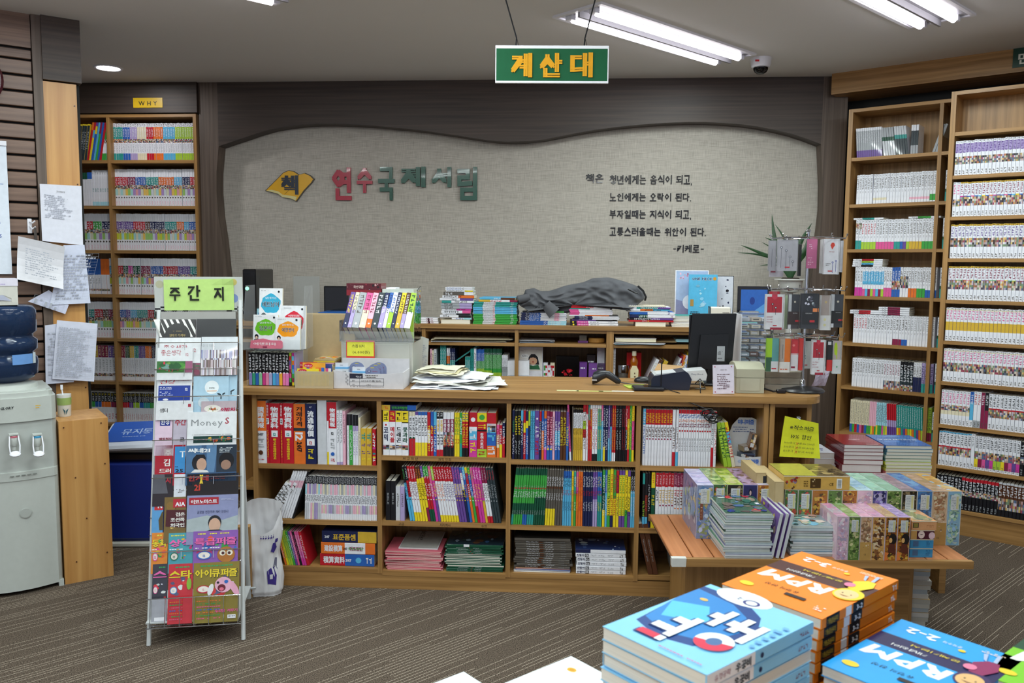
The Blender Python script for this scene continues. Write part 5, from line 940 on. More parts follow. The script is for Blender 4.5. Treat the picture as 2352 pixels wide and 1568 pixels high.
row(BF, .03, zl, BF.hit(1530, 870, .03)[0], BF.hit(1575, 870, .03)[0], [bk(1, 'white leaning paperback', 'w100', 'G', 13, 215, 22), bk(2, 'white leaning paperback with red top', 'm20 w80', 'G', 15, 225, 20), bk(1, 'gold leaning paperback', 'f100', 'w', 16, 190, 18), bk(1, 'orange-tipped leaning paperback', 'o30 w70', 'G', 14, 225, 12), bk(3, 'pale leaning paperback', 'w100', 'b', 13, 222, 10), bk(1, 'blue and yellow paperback', 'y30 b70', 'w', 16, 240, 6)], 'left of the desk monitor')
# ================= left foreground group =================
SFp = -.65
def bent_px(fr, off, cs): return [fr.hit(x, y, off) for x, y in cs]
def textlines(rows, x0=.12, x1=.88, y0=.1, y1=.8, title=None, table=False):
 def f(pd, W, H):
  if title: pd.text(title, W*.5, H*.9, H*.03, 'G', 0, al='c')
  pd.scrib(W*x0, H*y0, W*x1, H*y1, 'b2b6c2', rows, fill=.8)
  if table:
   for i in range(0, rows+1): pd.rect(W*x0, H*(y0+(y1-y0)*i/rows), W*(x1+.02), H*(y0+(y1-y0)*i/rows)+.0006, 'b4b8c4')
   for q in (x0, x0+.12, (x0+x1)/2, x1-.15, x1+.02): pd.rect(W*q, H*y0, W*q+.0006, H*y1, 'b4b8c4')
 return f
t = sheet('notice_sheet', 'typed notice taped high on the pale pillar panel', 'paper', SF, [(97, 553), (191, 563), (187, 427), (91, 422)], -.034, -.002, 'e2e4f0', textlines(13, .1, .8, .42, .84, '감사패도착'))
sheet('price_list', 'printed table sheet hanging below the typed notice', 'paper', SF, [(114, 700), (208, 696), (194, 562), (146, 563)], -.040, -.003, 'd6dcf0', textlines(16, .1, .9, .08, .85, None, True))
sheet('price_list', 'slanting lower sheet peeping out under the clipped notice', 'paper', SF, [(150, 721), (158, 700), (112, 666), (64, 692)], -.037, -.002, 'd2d6ec', textlines(6, .1, .9, .1, .9, None, True))
sheet('clipped_notice', 'curled typed notice held by a spring clip on the slatted wall', 'paper', SF, [(39, 641), (146, 664), (149, 566), (42, 542)], -.085, -.03, 'e8e8ee', textlines(12, .15, .85, .16, .78))
sheet('price_list', 'left of the two table sheets on the lower pillar panel', 'paper', SF, [(105, 882), (170, 877), (160, 740), (103, 747)], -.036, -.002, 'd6daec', textlines(18, .1, .9, .1, .88, None, True))
sheet('price_list', 'creased table sheet in front on the lower pillar panel', 'paper', SF, [(120, 870), (216, 876), (224, 743), (131, 735)], -.046, -.004, 'dde1f2', textlines(26, .06, .92, .05, .9, None, True))
a, z, w_, h_ = rectpx(62, 502, 74, 536, -.001, SF)
t = thing('wall_hook', 'white adhesive hook with a spring clip holding the curled notice', 'hook', SF.M(a, 0, z))
b = MB(); b.box(0, w_, -.008, 0, 0, h_, 'w', 'plastic', bev=.002); b.tube([(w_*.5, -.008, h_*.8), (w_, -.03, h_*.7), (w_+.012, -.035, h_*.85)], .004, 'w', 'plastic'); b.tube([(w_*.5, -.008, h_*.5), (w_, -.03, h_*.3), (w_+.014, -.034, h_*.45)], .004, 'w', 'plastic'); b.obj('hook', None, t)
b = MB(); b.ext([(w_+.002, -.035), (w_+.018, -.035), (w_+.014, .03), (w_+.006, .03)], -.05, -.035, 'G', 'metal'); b.obj('clip', None, t)
t = thing('calendar', 'white wall calendar with blue numbers at the left edge', 'calendar', SF.M(SF.hit(25, 400, -.02)[0], -.012, 0))
a1, zb = SF.hit(28, 629, -.012); _, ztp = SF.hit(25, 336, -.012)
b = MB(); b.box(-.36, a1-SF.hit(25, 400, -.02)[0], -.004, 0, zb, ztp, 'e4ecf8', 'matte'); b.box(-.36, a1-SF.hit(25, 400, -.02)[0]+.001, -.012, .002, ztp-.0, ztp+.022, 'w', 'plastic'); b.obj('pages', None, t)
b = MB(); pd = b.pad((0, -.0042, 0), (1, 0, 0), (0, 0, 1), 'matte'); ao = SF.hit(25, 400, -.02)[0]
for tx_, y in (('4', 455), ('11', 485), ('18', 516), ('25', 546)):
 _, z = SF.hit(2, y, -.016)
 for k, dx in enumerate((0, -.052, -.104)):
  if int(tx_)-k > 0: pd.text(str(int(tx_)-k), a1-ao-.048+dx, z, .026, '4a62a8' if k == 0 else 'k', 0, al='c')
pd.rect(-.3, SF.hit(2, 423, -.016)[1], a1-ao-.02, SF.hit(2, 422, -.016)[1], 'b'); pd.text('토', a1-ao-.048, SF.hit(2, 437, -.016)[1], .014, '4a62a8', 0, al='c')
b.obj('numbers', None, t)
a, z = SF.hit(8, 185, -.03); t = thing('wall_clock', 'dark red rim of a round clock at the left edge', 'clock', SF.M(a-.13, -.001, z))
b = MB(); b.lathe([(.13, 0), (.132, .02), (.12, .035), (.112, .035), (.11, .02)], '4a1c26', 'gloss', 40, RX(PI/2)); b.obj('rim', None, t, 40)
b = MB(); b.lathe([(.110, .021), (.110, .023)], 'w', 'matte', 40, RX(PI/2)); b.obj('dial', None, t)
cA = SF.hz(148, 1345, 0)[0]; CWc = .315
CO = SF.M(cA-CWc, SFp-.005, 0)
def cz(y, x=60): return SF.hit(x, y, SFp-.02)[1]
t = thing('water_cooler', 'pale grey-green water cooler with hot and cold taps at the left edge', 'water cooler', CO)
gc = 'c2c7c2'
b = MB(); prof = [(.0, .03), (.0, .30), (CWc, .30), (CWc, .03), (CWc-.006, .012), (CWc-.02, .0)]+[(CWc-.03-(CWc-.06)*i/10, -.022*math.sin(PI*i/10)) for i in range(11)]+[(.02, 0), (.006, .012)]
prof = [(x, y) for x, y in prof][::-1]
zt = cz(897)
b.extz([(x, y+.0) for x, y in prof], 0.02, zt-.36, gc, 'plastic'); b.extz([(x*(1), y+.004) for x, y in prof], zt-.362, zt-.135, 'b8bdb9', 'plastic'); b.extz([(x, y-.006) for x, y in prof], zt-.136, zt-.03, gc, 'plastic'); b.extz([(.01+x*(CWc-.02)/CWc, y+.004) for x, y in prof], zt-.03, zt-.008, gc, 'plastic'); b.extz([(.02+x*(CWc-.04)/CWc, y+.02) for x, y in prof], zt-.008, zt, gc, 'plastic')
b.box(0.0, .02, .0, .30, 0, .03, gc, 'plastic'); b.box(CWc-.02, CWc, .0, .30, 0, .03, gc, 'plastic'); b.obj('body', None, t, 35)
b = MB(); b.extz([(x, y-.004) for x, y in prof if y < .03], zt-.40, zt-.362, gc, 'plastic')
for i in range(5): b.box(.12+i*.022, .135+i*.022, -.03, -.026, zt-.378, zt-.374, '8a8f8a', 'plastic')
b.obj('drip_ledge', None, t)
b = MB(); pd = b.pad((CWc*.30, -.0285, zt-.075), (1, 0, 0), (0, 0, 1), 'plastic'); pd.text('GLORY', 0, 0, .015, '3a3e40', 2, shear=.2); pd.rect(.135, .005, .155, .008, 'f'); pd.rect(.135, -.004, .15, -.001, 'f'); b.obj('lettering', T((0, 0.0, 0)), t)
b = MB(); b.lathe([(.022, 0), (.024, .002), (.02, .003)], 'b4b9b4', 'plastic', 20, T((CWc*.55, -.024, zt-.55)) @ RX(PI/2)); b.obj('emblem', None, t)
for x_, rc in ((32, 'd87a8a'), (86, '4aa8d8')):
 a, z = SF.hit(x_, 1015, SFp-.05); X = a-(cA-CWc)
 b = MB(); b.lathe([(.016, 0), (.018, .004), (.017, .03), (.014, .045), (.009, .05), (.009, .065)][::1], gc, 'plastic', 18, T((X, -.045, z+.03)) @ RX(PI)); b.lathe([(.0155, 0), (.0185, .004), (.0185, .010), (.0155, .012)], rc, 'plastic', 18, T((X, -.045, z+.018))); b.box(X-.008, X+.008, -.045, .005, z-.0, z+.022, gc, 'plastic'); b.box(X-.018, X+.018, -.062, -.028, z+.032, z+.038, gc, 'plastic')
 tp = b.obj('tap', None, t, 40)
 b = MB(); b.tube([(X-.016, -.055, z+.034), (X-.02, -.075, z-.01), (X-.018, -.085, z-.04)], .0028, 'w', 'plastic'); b.tube([(X+.016, -.055, z+.034), (X+.02, -.075, z-.01), (X+.018, -.085, z-.04)], .0028, 'w', 'plastic'); b.lathe([(.02, 0), (.022, .006), (.018, .01)], 'w', 'plastic', 16, T((X, -.085, z-.05)) @ RX(.35)); b.obj('lever', None, tp, 40)
bz = zt; bc = (CWc*.42, .15); r_b = .135
t = thing('water_bottle', 'large translucent blue water bottle upside down on the cooler', 'bottle', CO @ T((bc[0], bc[1], 0)))
zb_ = cz(702, 50); k = (zb_-bz)
b = MB(); pr = [(.04, .0), (.06, .02), (.115, .05), (.13, .07), (.134, .13), (.132, .15), (.117, .165), (.117, .18), (.133, .195), (.134, .24), (.117, .255), (.117, .27), (.133, .285), (.134, .36), (.132, .39), (.12, .41), (.09, .418)]
sc_ = k/.418; b.lathe([(r, z*sc_) for r, z in pr], 'n', 'bottle', 40, T((0, 0, bz))); b.obj('bottle_body', None, t, 60)
b = MB()
def arc(z0, z1, a0, a1, c, r=.1365):
 pts = [(a0+(a1-a0)*i/8) for i in range(9)]
 vs = [(r*math.sin(q), -r*math.cos(q), z) for z in (z0, z1) for q in pts]; b.mesh(vs, [(i, i+1, i+10, i+9) for i in range(8)], c, 'matte')
arc(bz+k*.30, bz+k*.42, .15, .85, '6a9ad8'); b.obj('blue_label', None, t)
b = MB(); arc(bz+k*.66, bz+k*.8, -.9, -.28, 'a8c8e0'); arc(bz+k*.30, bz+k*.43, .87, 1.02, 'c8d4dc'); b.obj('label', None, t)
b = MB(); b.lathe([(.13, 0), (.125, .02), (.09, .03)], gc, 'plastic', 30, T((bc[0], bc[1], zt-.002))); b.obj('bottle_collar', CO, None, 40); o = bpy.data.objects[-1] if False else None
for o in list(COL.objects):
 if o.name == 'bottle_collar': o.parent = [q for q in COL.objects if q.name == 'water_cooler'][0]; o.matrix_local = I4
bt = zb_+.001
t = thing('tissue_box', 'white and grey tissue box on top of the water bottle', 'tissue box', CO @ T((bc[0]-.10, bc[1]-.06, bt)))
b = MB(); b.box(-.05, .155, -.05, .1, .0, .012, 'c4c4bc', 'matte'); b.ext([(-.05, .012), (-.02, .012), (-.02, .03), (.01, .045), (.1, .045), (.13, .03), (.13, .012), (.155, .012), (.155, .085), (-.05, .085)], -.05, -.048, 'cfcec6', 'matte'); b.box(-.05, .155, -.048, .1, .012, .085, 'cfcec6', 'matte'); b.box(-.052, .157, -.052, .102, .085, .118, 'dcd8e6', 'matte'); b.obj('carton', None, t)
b = MB(); pd = b.pad((-.03, -.0522, 0), (1, 0, 0), (0, 0, 1)); pd.poly([(.0, .018), (.02, .045), (.13, .045), (.16, .018), (.13, .022), (.03, .022)], 'b0b4c8'); pd.scrib(.04, .088, .14, .098, 'V'); b.obj('print', None, t)
a0, b0 = SF.hz(150, 1342, 0); a1 = SF.hz(260, 1322, 0)[0]; zt2 = .768
t = thing('pedestal_box', 'plain tall oak box standing between cooler and blue bin', 'stand', SF.M(a0, SFp, 0))
W_ = a1-a0+.003
b = MB(); b.box(0, .018, 0, .3, 0, zt2-.018, 'w', 'pale_oak'); b.obj('side_panel', None, t); b = MB(); b.box(W_-.018, W_, 0, .3, 0, zt2-.018, 'w', 'pale_oak'); b.obj('side_panel', None, t)
b = MB(); b.box(.018, W_-.018, .0, .018, 0, zt2-.018, 'w', 'pale_oak')
for (x, z) in ((.02, .74), (W_-.03, .745), (.06, .50), (W_-.02, .55), (.1, .3), (W_-.025, .12), (.05, .1)): b.lathe([(.0035, 0), (.0035, .002)], 'N', 'plastic', 8, T((x, -.001, z)) @ RX(PI/2))
b.obj('front_panel', None, t); b = MB(); b.box(0, W_, 0, .3, zt2-.018, zt2, 'w', 'pale_oak'); b.obj('top_panel', None, t)
a, bb = SF.hz(150, 957, zt2); t = thing('toothbrush_cup', 'white cup with green band holding a toothbrush on the oak box', 'cup', SF.M(a, bb+.02, zt2+.0005))
b = MB(); b.lathe([(.026, 0), (.028, .004), (.031, .105), (.029, .105), (.0265, .01)][:4], 'dfe0dc', 'plastic', 28); b.obj('body', None, t, 50)
b = MB(); b.lathe([(.0305, .056), (.0318, .09), (.0317, .0905), (.03, .056)], '9ab46a', 'plastic', 28); b.obj('green_band', None, t)
b = MB(); pd = b.pad((0, -.0305, 0), (1, 0, 0), (0, 0, 1), 'plastic'); pd.poly([(-.002, .01), (.0, .03), (-.012, .042), (-.006, .026)], '2a5a68'); pd.poly([(.002, .01), (.003, .03), (.014, .04), (.008, .024)], '2a5a68'); b.obj('leaf_print', None, t)
b = MB(); b.tube([(.0, 0, .02), (-.004, .0, .10), (-.008, 0, .135)], .003, 'w', 'plastic'); b.box(-.013, -.003, -.004, .004, .128, .15, 'w', 'plastic'); b.obj('toothbrush', None, t)
bf_ = Fr(*Fr(0, 0, 0).hz(262, 1258, 0), -3)
t = thing('swing_bin', 'blue trash bin with white-rimmed swing lid beside the oak box', 'bin', bf_.M(-.06, 0.0, 0))
zl0 = bf_.hit(300, 1060, 0)[1]; zl1 = bf_.hit(300, 1040, 0)[1]
b = MB(); b.box(-.0, .31, .0, .30, .0, .03, 'c8c8c0', 'plastic', bev=.008); b.obj('base', None, t)
b = MB(); b.box(.008, .302, .006, .292, .03, zl0, '1a2f86', 'plastic', bev=.02); b.obj('body', None, t)
b = MB(); b.box(.004, .306, .004, .296, zl0, zl1, '0c0c14', 'plastic', bev=.01); b.obj('rim', None, t)
LM = T((-.005, -.01, zl1)) @ RX(math.radians(24)) @ RY(math.radians(-3))
b = MB(); b.box(0, .325, 0, .24, 0, .035, 'c4cad8', 'plastic', bev=.012); o = b.obj('lid', LM, t, 30)
b = MB(); b.box(.02, .29, .045, .225, .034, .038, '2050a8', 'plastic'); pd = b.pad((.09, .11, .0382), (1, 0, 0), (0, 1, 0), 'plastic'); pd.text('뮤지통', 0, 0, .055, '9ab0d8', 1, w=.165); pd.scrib(.02, -.03, .14, -.018, '8aa0d0'); b.obj('lid_panel', None, o)
# ================= magazine rack =================
RK = Fr(-1.424, 3.121, -9.5); LEAN = .25
la = math.atan(LEAN); RN = Vector((0, -math.cos(la), math.sin(la)))       # outward normal, local
RM = RK.M(0, 0, 0); UY = Vector((0, math.sin(la), math.cos(la)))
def rk(px, py, off=0):
 d = ray(px, py); o = Vector((0-RK.x, 0-RK.y, HC));
 ol = Vector((o.x*RK.c-o.y*RK.s, o.x*RK.s+o.y*RK.c, o.z)); dl = Vector((d.x*RK.c-d.y*RK.s, d.x*RK.s+d.y*RK.c, d.z))
 P0 = RN*off; k = (P0-ol).dot(RN)/dl.dot(RN); q = ol+dl*k
 return q.x, (q-P0).dot(UY)
t = thing('magazine_rack', 'tall white wire magazine rack leaning back, with a sign on top', 'rack', RM)
RW = .37
def LP(x, s, off=0): return Vector((x, 0, 0))+UY*s+RN*off
for (x0, s0, x1, s1) in ((.006, 0, rk(365, 712)[0], rk(365, 712)[1]), (RW-.006, 0, rk(552, 690)[0], rk(552, 690)[1])):
 b = MB(); b.tube([LP(x0, s0), LP(x1, s1)], .0085, 'd0d4d6', 'plastic', 8); b.obj('upright', None, t)
for x0, x1 in ((.035, .045), (RW-.045, RW-.045)):
 b = MB(); b.tube([(x0, .42, .0), LP(x1, 1.1, -.01)], .010, 'c4c8ca', 'plastic', 8); b.obj('rear_leg', None, t)
xl = lambda s: .006+s*(rk(365, 712)[0]-.006)/1.31; xr = lambda s: RW-.006+s*(rk(552, 690)[0]-RW+.006)/1.31
b = MB(); b.tube([(.012, .41, .05), (RW-.012, .41, .05)], .006, 'c4c8ca', 'plastic', 6); b.obj('cross_bar', None, t)
tiers = [(1432, 0), (1218, 1), (1042, 2)]
sl = [rk(450, y)[1] for y in (1440, 1262, 1195, 1130, 1045, 985, 912, 850)]
s0 = rk(450, 1432)[1]; s1 = rk(450, 1370, .05)[1]
b = MB();
for s_, o_ in ((s0, .0), (s0, .055), (s1, .055)): b.tube([LP(xl(s_), s_, o_), LP(xr(s_), s_, o_)], .0025, 'd8dcde', 'chrome', 5)
for i in range(7): x = .02+(RW-.04)*i/6; b.tube([LP(x, s0, 0), LP(x, s0, .055), LP(x, s1, .055)], .0016, 'd8dcde', 'chrome', 4)
b.obj('wire_basket', None, t)
for py in (1262, 1095, 1010, 912, 850, 790):
 s_ = rk(450, py)[1]; b = MB(); b.tube([LP(xl(s_), s_-.0, .0), LP(xl(s_), s_, .042), LP(xr(s_), s_, .042), LP(xr(s_), s_, .0)], .002, 'd8dcde', 'chrome', 5)
 for q in (.35, .7): x = xl(s_)+q*(xr(s_)-xl(s_)); b.tube([LP(x, s_-.03, .042), LP(x, s_, .042)], .0014, 'd8dcde', 'chrome', 4)
 b.tube([LP(xl(s_), s_-.05, .002), LP(xr(s_), s_-.05, .002)], .002, 'd8dcde', 'chrome', 5)
 b.obj('retaining_wire', None, t)
b = MB(); b.box(0, RW-.02, -.01, .32, .09, .096, 'c8ccce', 'plastic'); b.obj('bottom_tray', None, t)
for py in (1185, 1225):
 s_ = rk(450, py)[1]; b = MB(); b.tube([LP(xl(s_)+.012*math.cos(q), s_, .012*math.sin(q)) for q in [2*PI*i/8 for i in range(9)]], .0012, 'k', 'plastic', 4); b.obj('cable_tie', None, t)
s_ = rk(450, 712)[1]
ax0, az0 = RK.hit(356, 715, .34); ax1, az1 = RK.hit(556, 636, .34)
b = MB(); b.box(ax0, ax1, .34, .348, az0, az1, 'c4c8c4', 'plastic'); pd = b.pad((ax0, .34, az0), (1, 0, 0), (0, 0, 1), 'plastic'); W_ = ax1-ax0; H_ = az1-az0
for i in range(16):
 for j in range(3):
  if (i+j) % 2 and (i < 6 or i > 12): pd.mb.face([pd.P(x, y) for x, y in ((W_*i/16, j*.007), (W_*(i+1)/16, j*.007), (W_*(i+1)/16, j*.007+.007), (W_*i/16, j*.007+.007))], C('k'), 'plastic')
pd.k += 1; pd.ell(W_*.06, H_*.78, .016, .016, 'b8b89a'); pd.ell(W_*.9, H_*.85, .014, .014, 'c8b86a'); pd.ell(W_*.91, H_*.38, .014, .018, '7a8fc0')
so = b.obj('sign_board', None, t)
b = MB(); gx0, gz0 = RK.hit(377, 714, .332); gx1, gz1 = RK.hit(536, 640, .332)
bent(b, (gx0, .336, gz0+.002), (gx1, .336, gz0+.004), (gx1, .333, gz1), (gx0, .336, gz1-.005), -.0, 6, 5, 'c6ea8a', 'matte', fn=lambda u, v: .008*max(0, u+v-1.75)*4)
pd = b.pad((gx0, .3315, gz0), (1, 0, 0), (0, 0, 1), 'matte');
for ch, x in (('주', 402), ('간', 446), ('지', 503)):
 X = RK.hit(x, 670, .332)[0]-gx0; pd.text(ch, X, (gz1-gz0)*.36, .062 if ch != '간' else .07, '20241c', 2, al='c', xs=.8)
b.obj('paper_label', None, so)
bx_ = RK.hit(450, 730, .33)
b = MB(); b.box(xl(1.2)+.01, xr(1.2)-.02, .315, .318, az0-.035, az0, 'b4b4b0', 'plastic'); b.obj('header_strip', None, t)
def mag(name, label, cs, off, draw, c='w', th=.004, mat='gloss', group='magazines in the rack', ext=0):
 (x0, y0, x1, y1) = cs
 a0, s0 = rk(x0, y0, off); a1, s1 = rk(x1, y1, off); W, H = a1-a0, s1-s0
 b = MB(); b.box(0, W, 0, th, -ext, H, c, mat)
 pd = b.pad((0, 0, 0), (1, 0, 0), (0, 0, 1), mat, .00012); draw(pd, W, H)
 M = RM @ T(LP(a0, s0, off)) @ RX(-la)
 tag(b.obj(name, M), label, 'magazine', group)
def stripes(pd, W, H):
 pd.rect(0, 0, W, H, '1a1a1c')
 for i in range(7): x = W*(-.25+i*.17); pd.poly([(max(0, x), H), (min(W, x+W*.07), H), (min(W, x+W*.07+H*.5), 0 if x+W*.07+H*.5 < W else H-(W-x-W*.07)*2), (min(W, x+H*.5), 0 if x+H*.5 < W else H-(W-x)*2)], 'e8e8e4')
 pd.poly([(W*(.5+.36*math.cos(q)), H*.78*math.sin(q)) for q in [PI*i/14 for i in range(15)]], '1c1c1e'); pd.text('엄마의 가계부', W*.5, H*.03, H*.17, 'b09a5a', 0, w=None, al='c', xs=.9); pd.scrib(W*.38, H*.3, W*.62, H*.36, 'b09a5a')
mag('magazine', 'black magazine with white diagonal stripes at the rack\'s top left', (366, 774, 450, 733), .012, stripes, 'k', ext=.1)
mag('magazine', 'plain black magazine at the rack\'s top right', (451, 774, 543, 732), .012, lambda p, W, H: None, '1a1d22', ext=.1)
def goodthink(t_, art=True, big=1.0):
 def f(pd, W, H):
  pd.text(t_, W*.1, H*(.70 if art else .35), W*.19*big, 'b03a4a', 0, w=W*.58); pd.text('12', W*.80, H*(.66 if art else .3), W*.13, 'b03a4a', 0)
  if art:
   pd.rect(0, 0, W, H*.46, '3a7038'); pd.blobs(0, 0, W, H*.46, ['4a8a3a', '2a5a34', '6a9a4a', '6a9a8a'], 16, sz=.14); pd.rect(W*.8, 0, W, H*.46, '9a5a78'); pd.blobs(0, 0, W*.7, H*.46, ['c83a4a', 'e05a60'], 9, sz=.05)
 return f
mag('magazine', 'white monthly with rose lettering behind its twin', (365, 823, 462, 775), .020, goodthink('좋은생각', False), 'dfe2e6', ext=.02)
mag('magazine', 'strip of dark blurred cover between the left monthly and birch picture', (443, 866, 463, 810), .018, lambda p, W, H: (p.rect(0, 0, W, H, '6a5a60'), p.blobs(0, 0, W, H, ['5a6a58', '8a4a60', '7a6a70'], 12, sz=.3)), 'G')
def birch(pd, W, H):
 pd.rect(0, H*.68, W, H, 'd0d6dc'); pd.text('숲의 대화', W*.02, H*.74, H*.08, 'a8aeb4', 0); pd.rect(0, 0, W, H*.66, '8a8aa8'); pd.mosaic(0, 0, W, H*.66, ['a8acc8', 'c8c4cc', '7a708a', 'd8d4dc', '9aa0c8', '6a5a5a'], 34, 3)
 pd.mosaic(0, 0, W, H*.4, ['c8c4cc', '8a7a78', 'd8d4dc', 'b0a8b0', '6a5a5a'], 30, 2)
mag('magazine', 'birch forest picture magazine on the rack\'s upper right', (461, 862, 546, 773), .026, birch, 'd0d6dc', ext=0)
mag('magazine', 'front white monthly with rose lettering and red berries', (360, 856, 443, 798), .030, goodthink('좋은생각', True), 'dfe2e6', ext=.03)
def health(pd, W, H):
 pd.text('건강', W*.06, H*.66, H*.17, 'c82038', 1, w=W*.46, shear=.1); pd.text('다이제스트', W*.54, H*.76, H*.07, 'c82038', 0, w=W*.38); pd.rect(W*.04, 0, W*.95, H*.58, '2a429a'); pd.text('12', W*.8, H*.38, H*.14, 'w', 2); pd.scrib(W*.08, H*.42, W*.5, H*.54, 'w', 2); pd.scrib(W*.08, H*.18, W*.5, H*.36, 'c8d0e8', 3); pd.ell(W*.25, H*.04, W*.08, H*.04, 'w')
mag('magazine', 'health digest magazine with a dark blue panel', (360, 920, 442, 860), .020, health, 'e0e2e8', ext=.04)
def sena(t_):
 def f(pd, W, H):
  pd.rect(0, 0, W, H, 'a8c8dc')
  if t_:
   pd.ell(W*.52, H*.66, W*.2, W*.2, 'e4ecf0', 24); pd.text('sena', W*.52, H*.62, H*.09, '2a3034', 1, al='c'); pd.rect(W*.38, H*.54, W*.66, H*.56, 'd8a070')
   pd.poly([(W*.77, 0+H*.3), (W*.8, H*.3), (W*.8, H*.42), (W*.77, H*.42)], '20303a'); pd.ell(W*.73, H*.45, W*.06, H*.025, '20303a', 10, -.4); pd.ell(W*.86, H*.46, W*.05, H*.025, '20303a', 10, .6)
   pd.ell(W*.3, H*.2, W*.16, H*.16, 'c8d8e0')
  else: pd.ell(W*.5, H*.44, W*.3, H*.025, '20303a', 10, .5); pd.rect(W*.3, H*.3, W*.42, H*.44, '20303a')
 return f
mag('magazine', 'pale blue magazine edge beside the round-logo one', (523, 925, 545, 861), .016, sena(False), 'a8c8dc', ext=.02)
mag('magazine', 'pale blue magazine with a white circle logo', (443, 940, 526, 863), .022, sena(True), 'a8c8dc', ext=.04)
mag('magazine', 'white magazine with black brushed lettering left of the food cover', (358, 948, 444, 922), .030, lambda p, W, H: (p.text('샘터', W*.1, H*.05, H*.44, '3a3a3e', 1), p.rect(W*.86, H*.5, W*.94, H*.8, 'a83a4a')), 'dcdee2', ext=.03)
def food(pd, W, H): pd.rect(0, 0, W, H, 'b8a8b0'); pd.ell(W*.32, H*.3, W*.24, H*.34, 'e0dcd4', 18); pd.blobs(W*.14, 0, W*.5, H*.5, ['5a8a3a', 'c85a3a', 'e0c060', '7a3a2a'], 12, sz=.12); pd.text('이밥차', W*.56, H*.02, H*.42, 'b01c48', 2, w=W*.42)
mag('magazine', 'cooking magazine with a salad bowl cover', (462, 946, 543, 920), .030, food, 'b8a8b0', ext=.02)
mag('magazine', 'pink weekly with dark blue square logo', (355, 1018, 397, 951), .024, lambda p, W, H: (p.rect(W*.28, H*.6, W*.86, H, '26358a'), p.text('한경', W*.32, H*.66, H*.2, 'w', 2, w=W*.5), p.text('백화점의', W*.25, H*.1, H*.11, '7a2a3a', 2, w=W*.72)), 'dcc4d8', ext=.05)
mag('magazine', 'lilac-grey weekly with dark red lettering', (397, 1018, 430, 951), .027, lambda p, W, H: (p.text('주간', W*.1, H*.64, H*.24, 'a82a3a', 2, w=W*.85), p.text('크', W*.5, H*.06, H*.18, '2a2a34', 2)), 'b8b0c0', ext=.05)
def money(pd, W, H):
 pd.text('Money', W*.07, H*.55, H*.3, '8a8e92', 0, w=W*.66); pd.text('S', W*.76, H*.6, H*.3, 'a8203a', 1); pd.rect(W*.13, 0, W*.92, H*.22, '143a34'); pd.blobs(W*.35, 0, W*.9, H*.22, ['c8a83a', '2a7a4a', 'a8302a', '2a4a9a', 'd86a2a'], 14, sz=.1); pd.scrib(W*.1, H*.25, W*.9, H*.28, 'G')
mag('magazine', 'white magazine with thin grey and red masthead', (429, 1018, 544, 944), .034, money, 'dfe2e6', ext=.04)
def redc(pd, W, H): pd.rect(W*.5, H*.62, W, H*.88, 'b09aa0'); pd.text('주', W*.58, H*.64, H*.22, 'c8c0c0', 2); pd.text('김', W*.5, H*.26, H*.28, 'e8e0e0', 2); pd.text('드러', W*.25, 0, H*.18, 'e8e0e0', 2, w=W*.7)
mag('magazine', 'red weekly with a grey box', (355, 1086, 397, 1022), .024, redc, 'a81c2c', ext=.05)
mag('magazine', 'blue magazine with a large white T', (397, 1086, 426, 1021), .028, lambda p, W, H: (p.rect(W*.12, 0, W, H*.94, '3a8ac8'), p.text('T', W*.52, H*.55, H*.32, 'e8ecf0', 1), p.text('25', W*.2, H*.02, H*.16, '16161e', 2, w=W*.7), p.text('THE', W*.15, H*.2, H*.06, '16202e', 0)), 'a81c2c', ext=.05)
def people(pd, W, H):
 pd.rect(0, 0, W, H, '3a5a80'); pd.poly([(0, 0), (W*.4, 0), (W*.3, H), (0, H)], '4a7098'); pd.poly([(W*.4, H), (W*.62, H), (W*.56, 0), (W*.42, 0)], '5a80a8'); pd.rect(W*.6, 0, W, H, '22303f')
 pd.ell(W*.26, H*.36, W*.14, H*.30, '17181c', 16); pd.ell(W*.31, H*.30, W*.10, H*.23, 'c09a84', 14); pd.poly([(W*.17, H*.5), (W*.2, H*.66), (W*.36, H*.66), (W*.4, H*.5), (W*.3, H*.54)], '17181c'); pd.poly([(W*.1, 0), (W*.18, H*.12), (W*.42, H*.08), (W*.46, 0)], 'd8d8d8')
 pd.ell(W*.8, H*.42, W*.15, H*.30, '101014', 16); pd.ell(W*.79, H*.26, W*.10, H*.18, '9a7866', 14); pd.text('씨네21', W*.04, H*.74, H*.18, 'e8ecf0', 2, w=W*.44); pd.scrib(W*.66, H*.7, W*.96, H*.92, 'c8d0d8', 4)
mag('magazine', 'film magazine with two men on a blue cover', (426, 1086, 544, 1020), .034, people, '3a5a80', ext=.05)
mag('magazine', 'dark grey magazine with a red syllable', (350, 1134, 399, 1088), .026, lambda p, W, H: (p.poly([(0, 0), (W*.75, 0), (W*.55, H), (0, H)], '5a5a62'), p.text('시', W*.62, H*.55, H*.3, 'c0283a', 2)), '2a2226', ext=.05)
mag('magazine', 'strip of a white magazine beside the grey one', (399, 1137, 428, 1088), .029, lambda p, W, H: p.scrib(W*.2, H*.1, W*.9, H*.3, 'G', 3), 'd8dce6', ext=.05)
def han(pd, W, H): pd.rect(W*.1, H*.1, W, H*.6, '16100e'); pd.text('한겨레', W*.02, H*.66, H*.3, 'b83028', 2, w=W*.4); pd.text('21', W*.14, H*.16, H*.42, 'c03a2a', 2); pd.poly([(W*.24, H*.5), (W*.27, H*.5), (W*.31, H*.95), (W*.28, H*.95)], 'e8c83a'); pd.poly([(W*.31, H*.5), (W*.28, H*.5), (W*.24, H*.95), (W*.27, H*.95)], 'e8c83a'); pd.scrib(W*.46, H*.7, W*.86, H*.86, '8a2a20', 2)
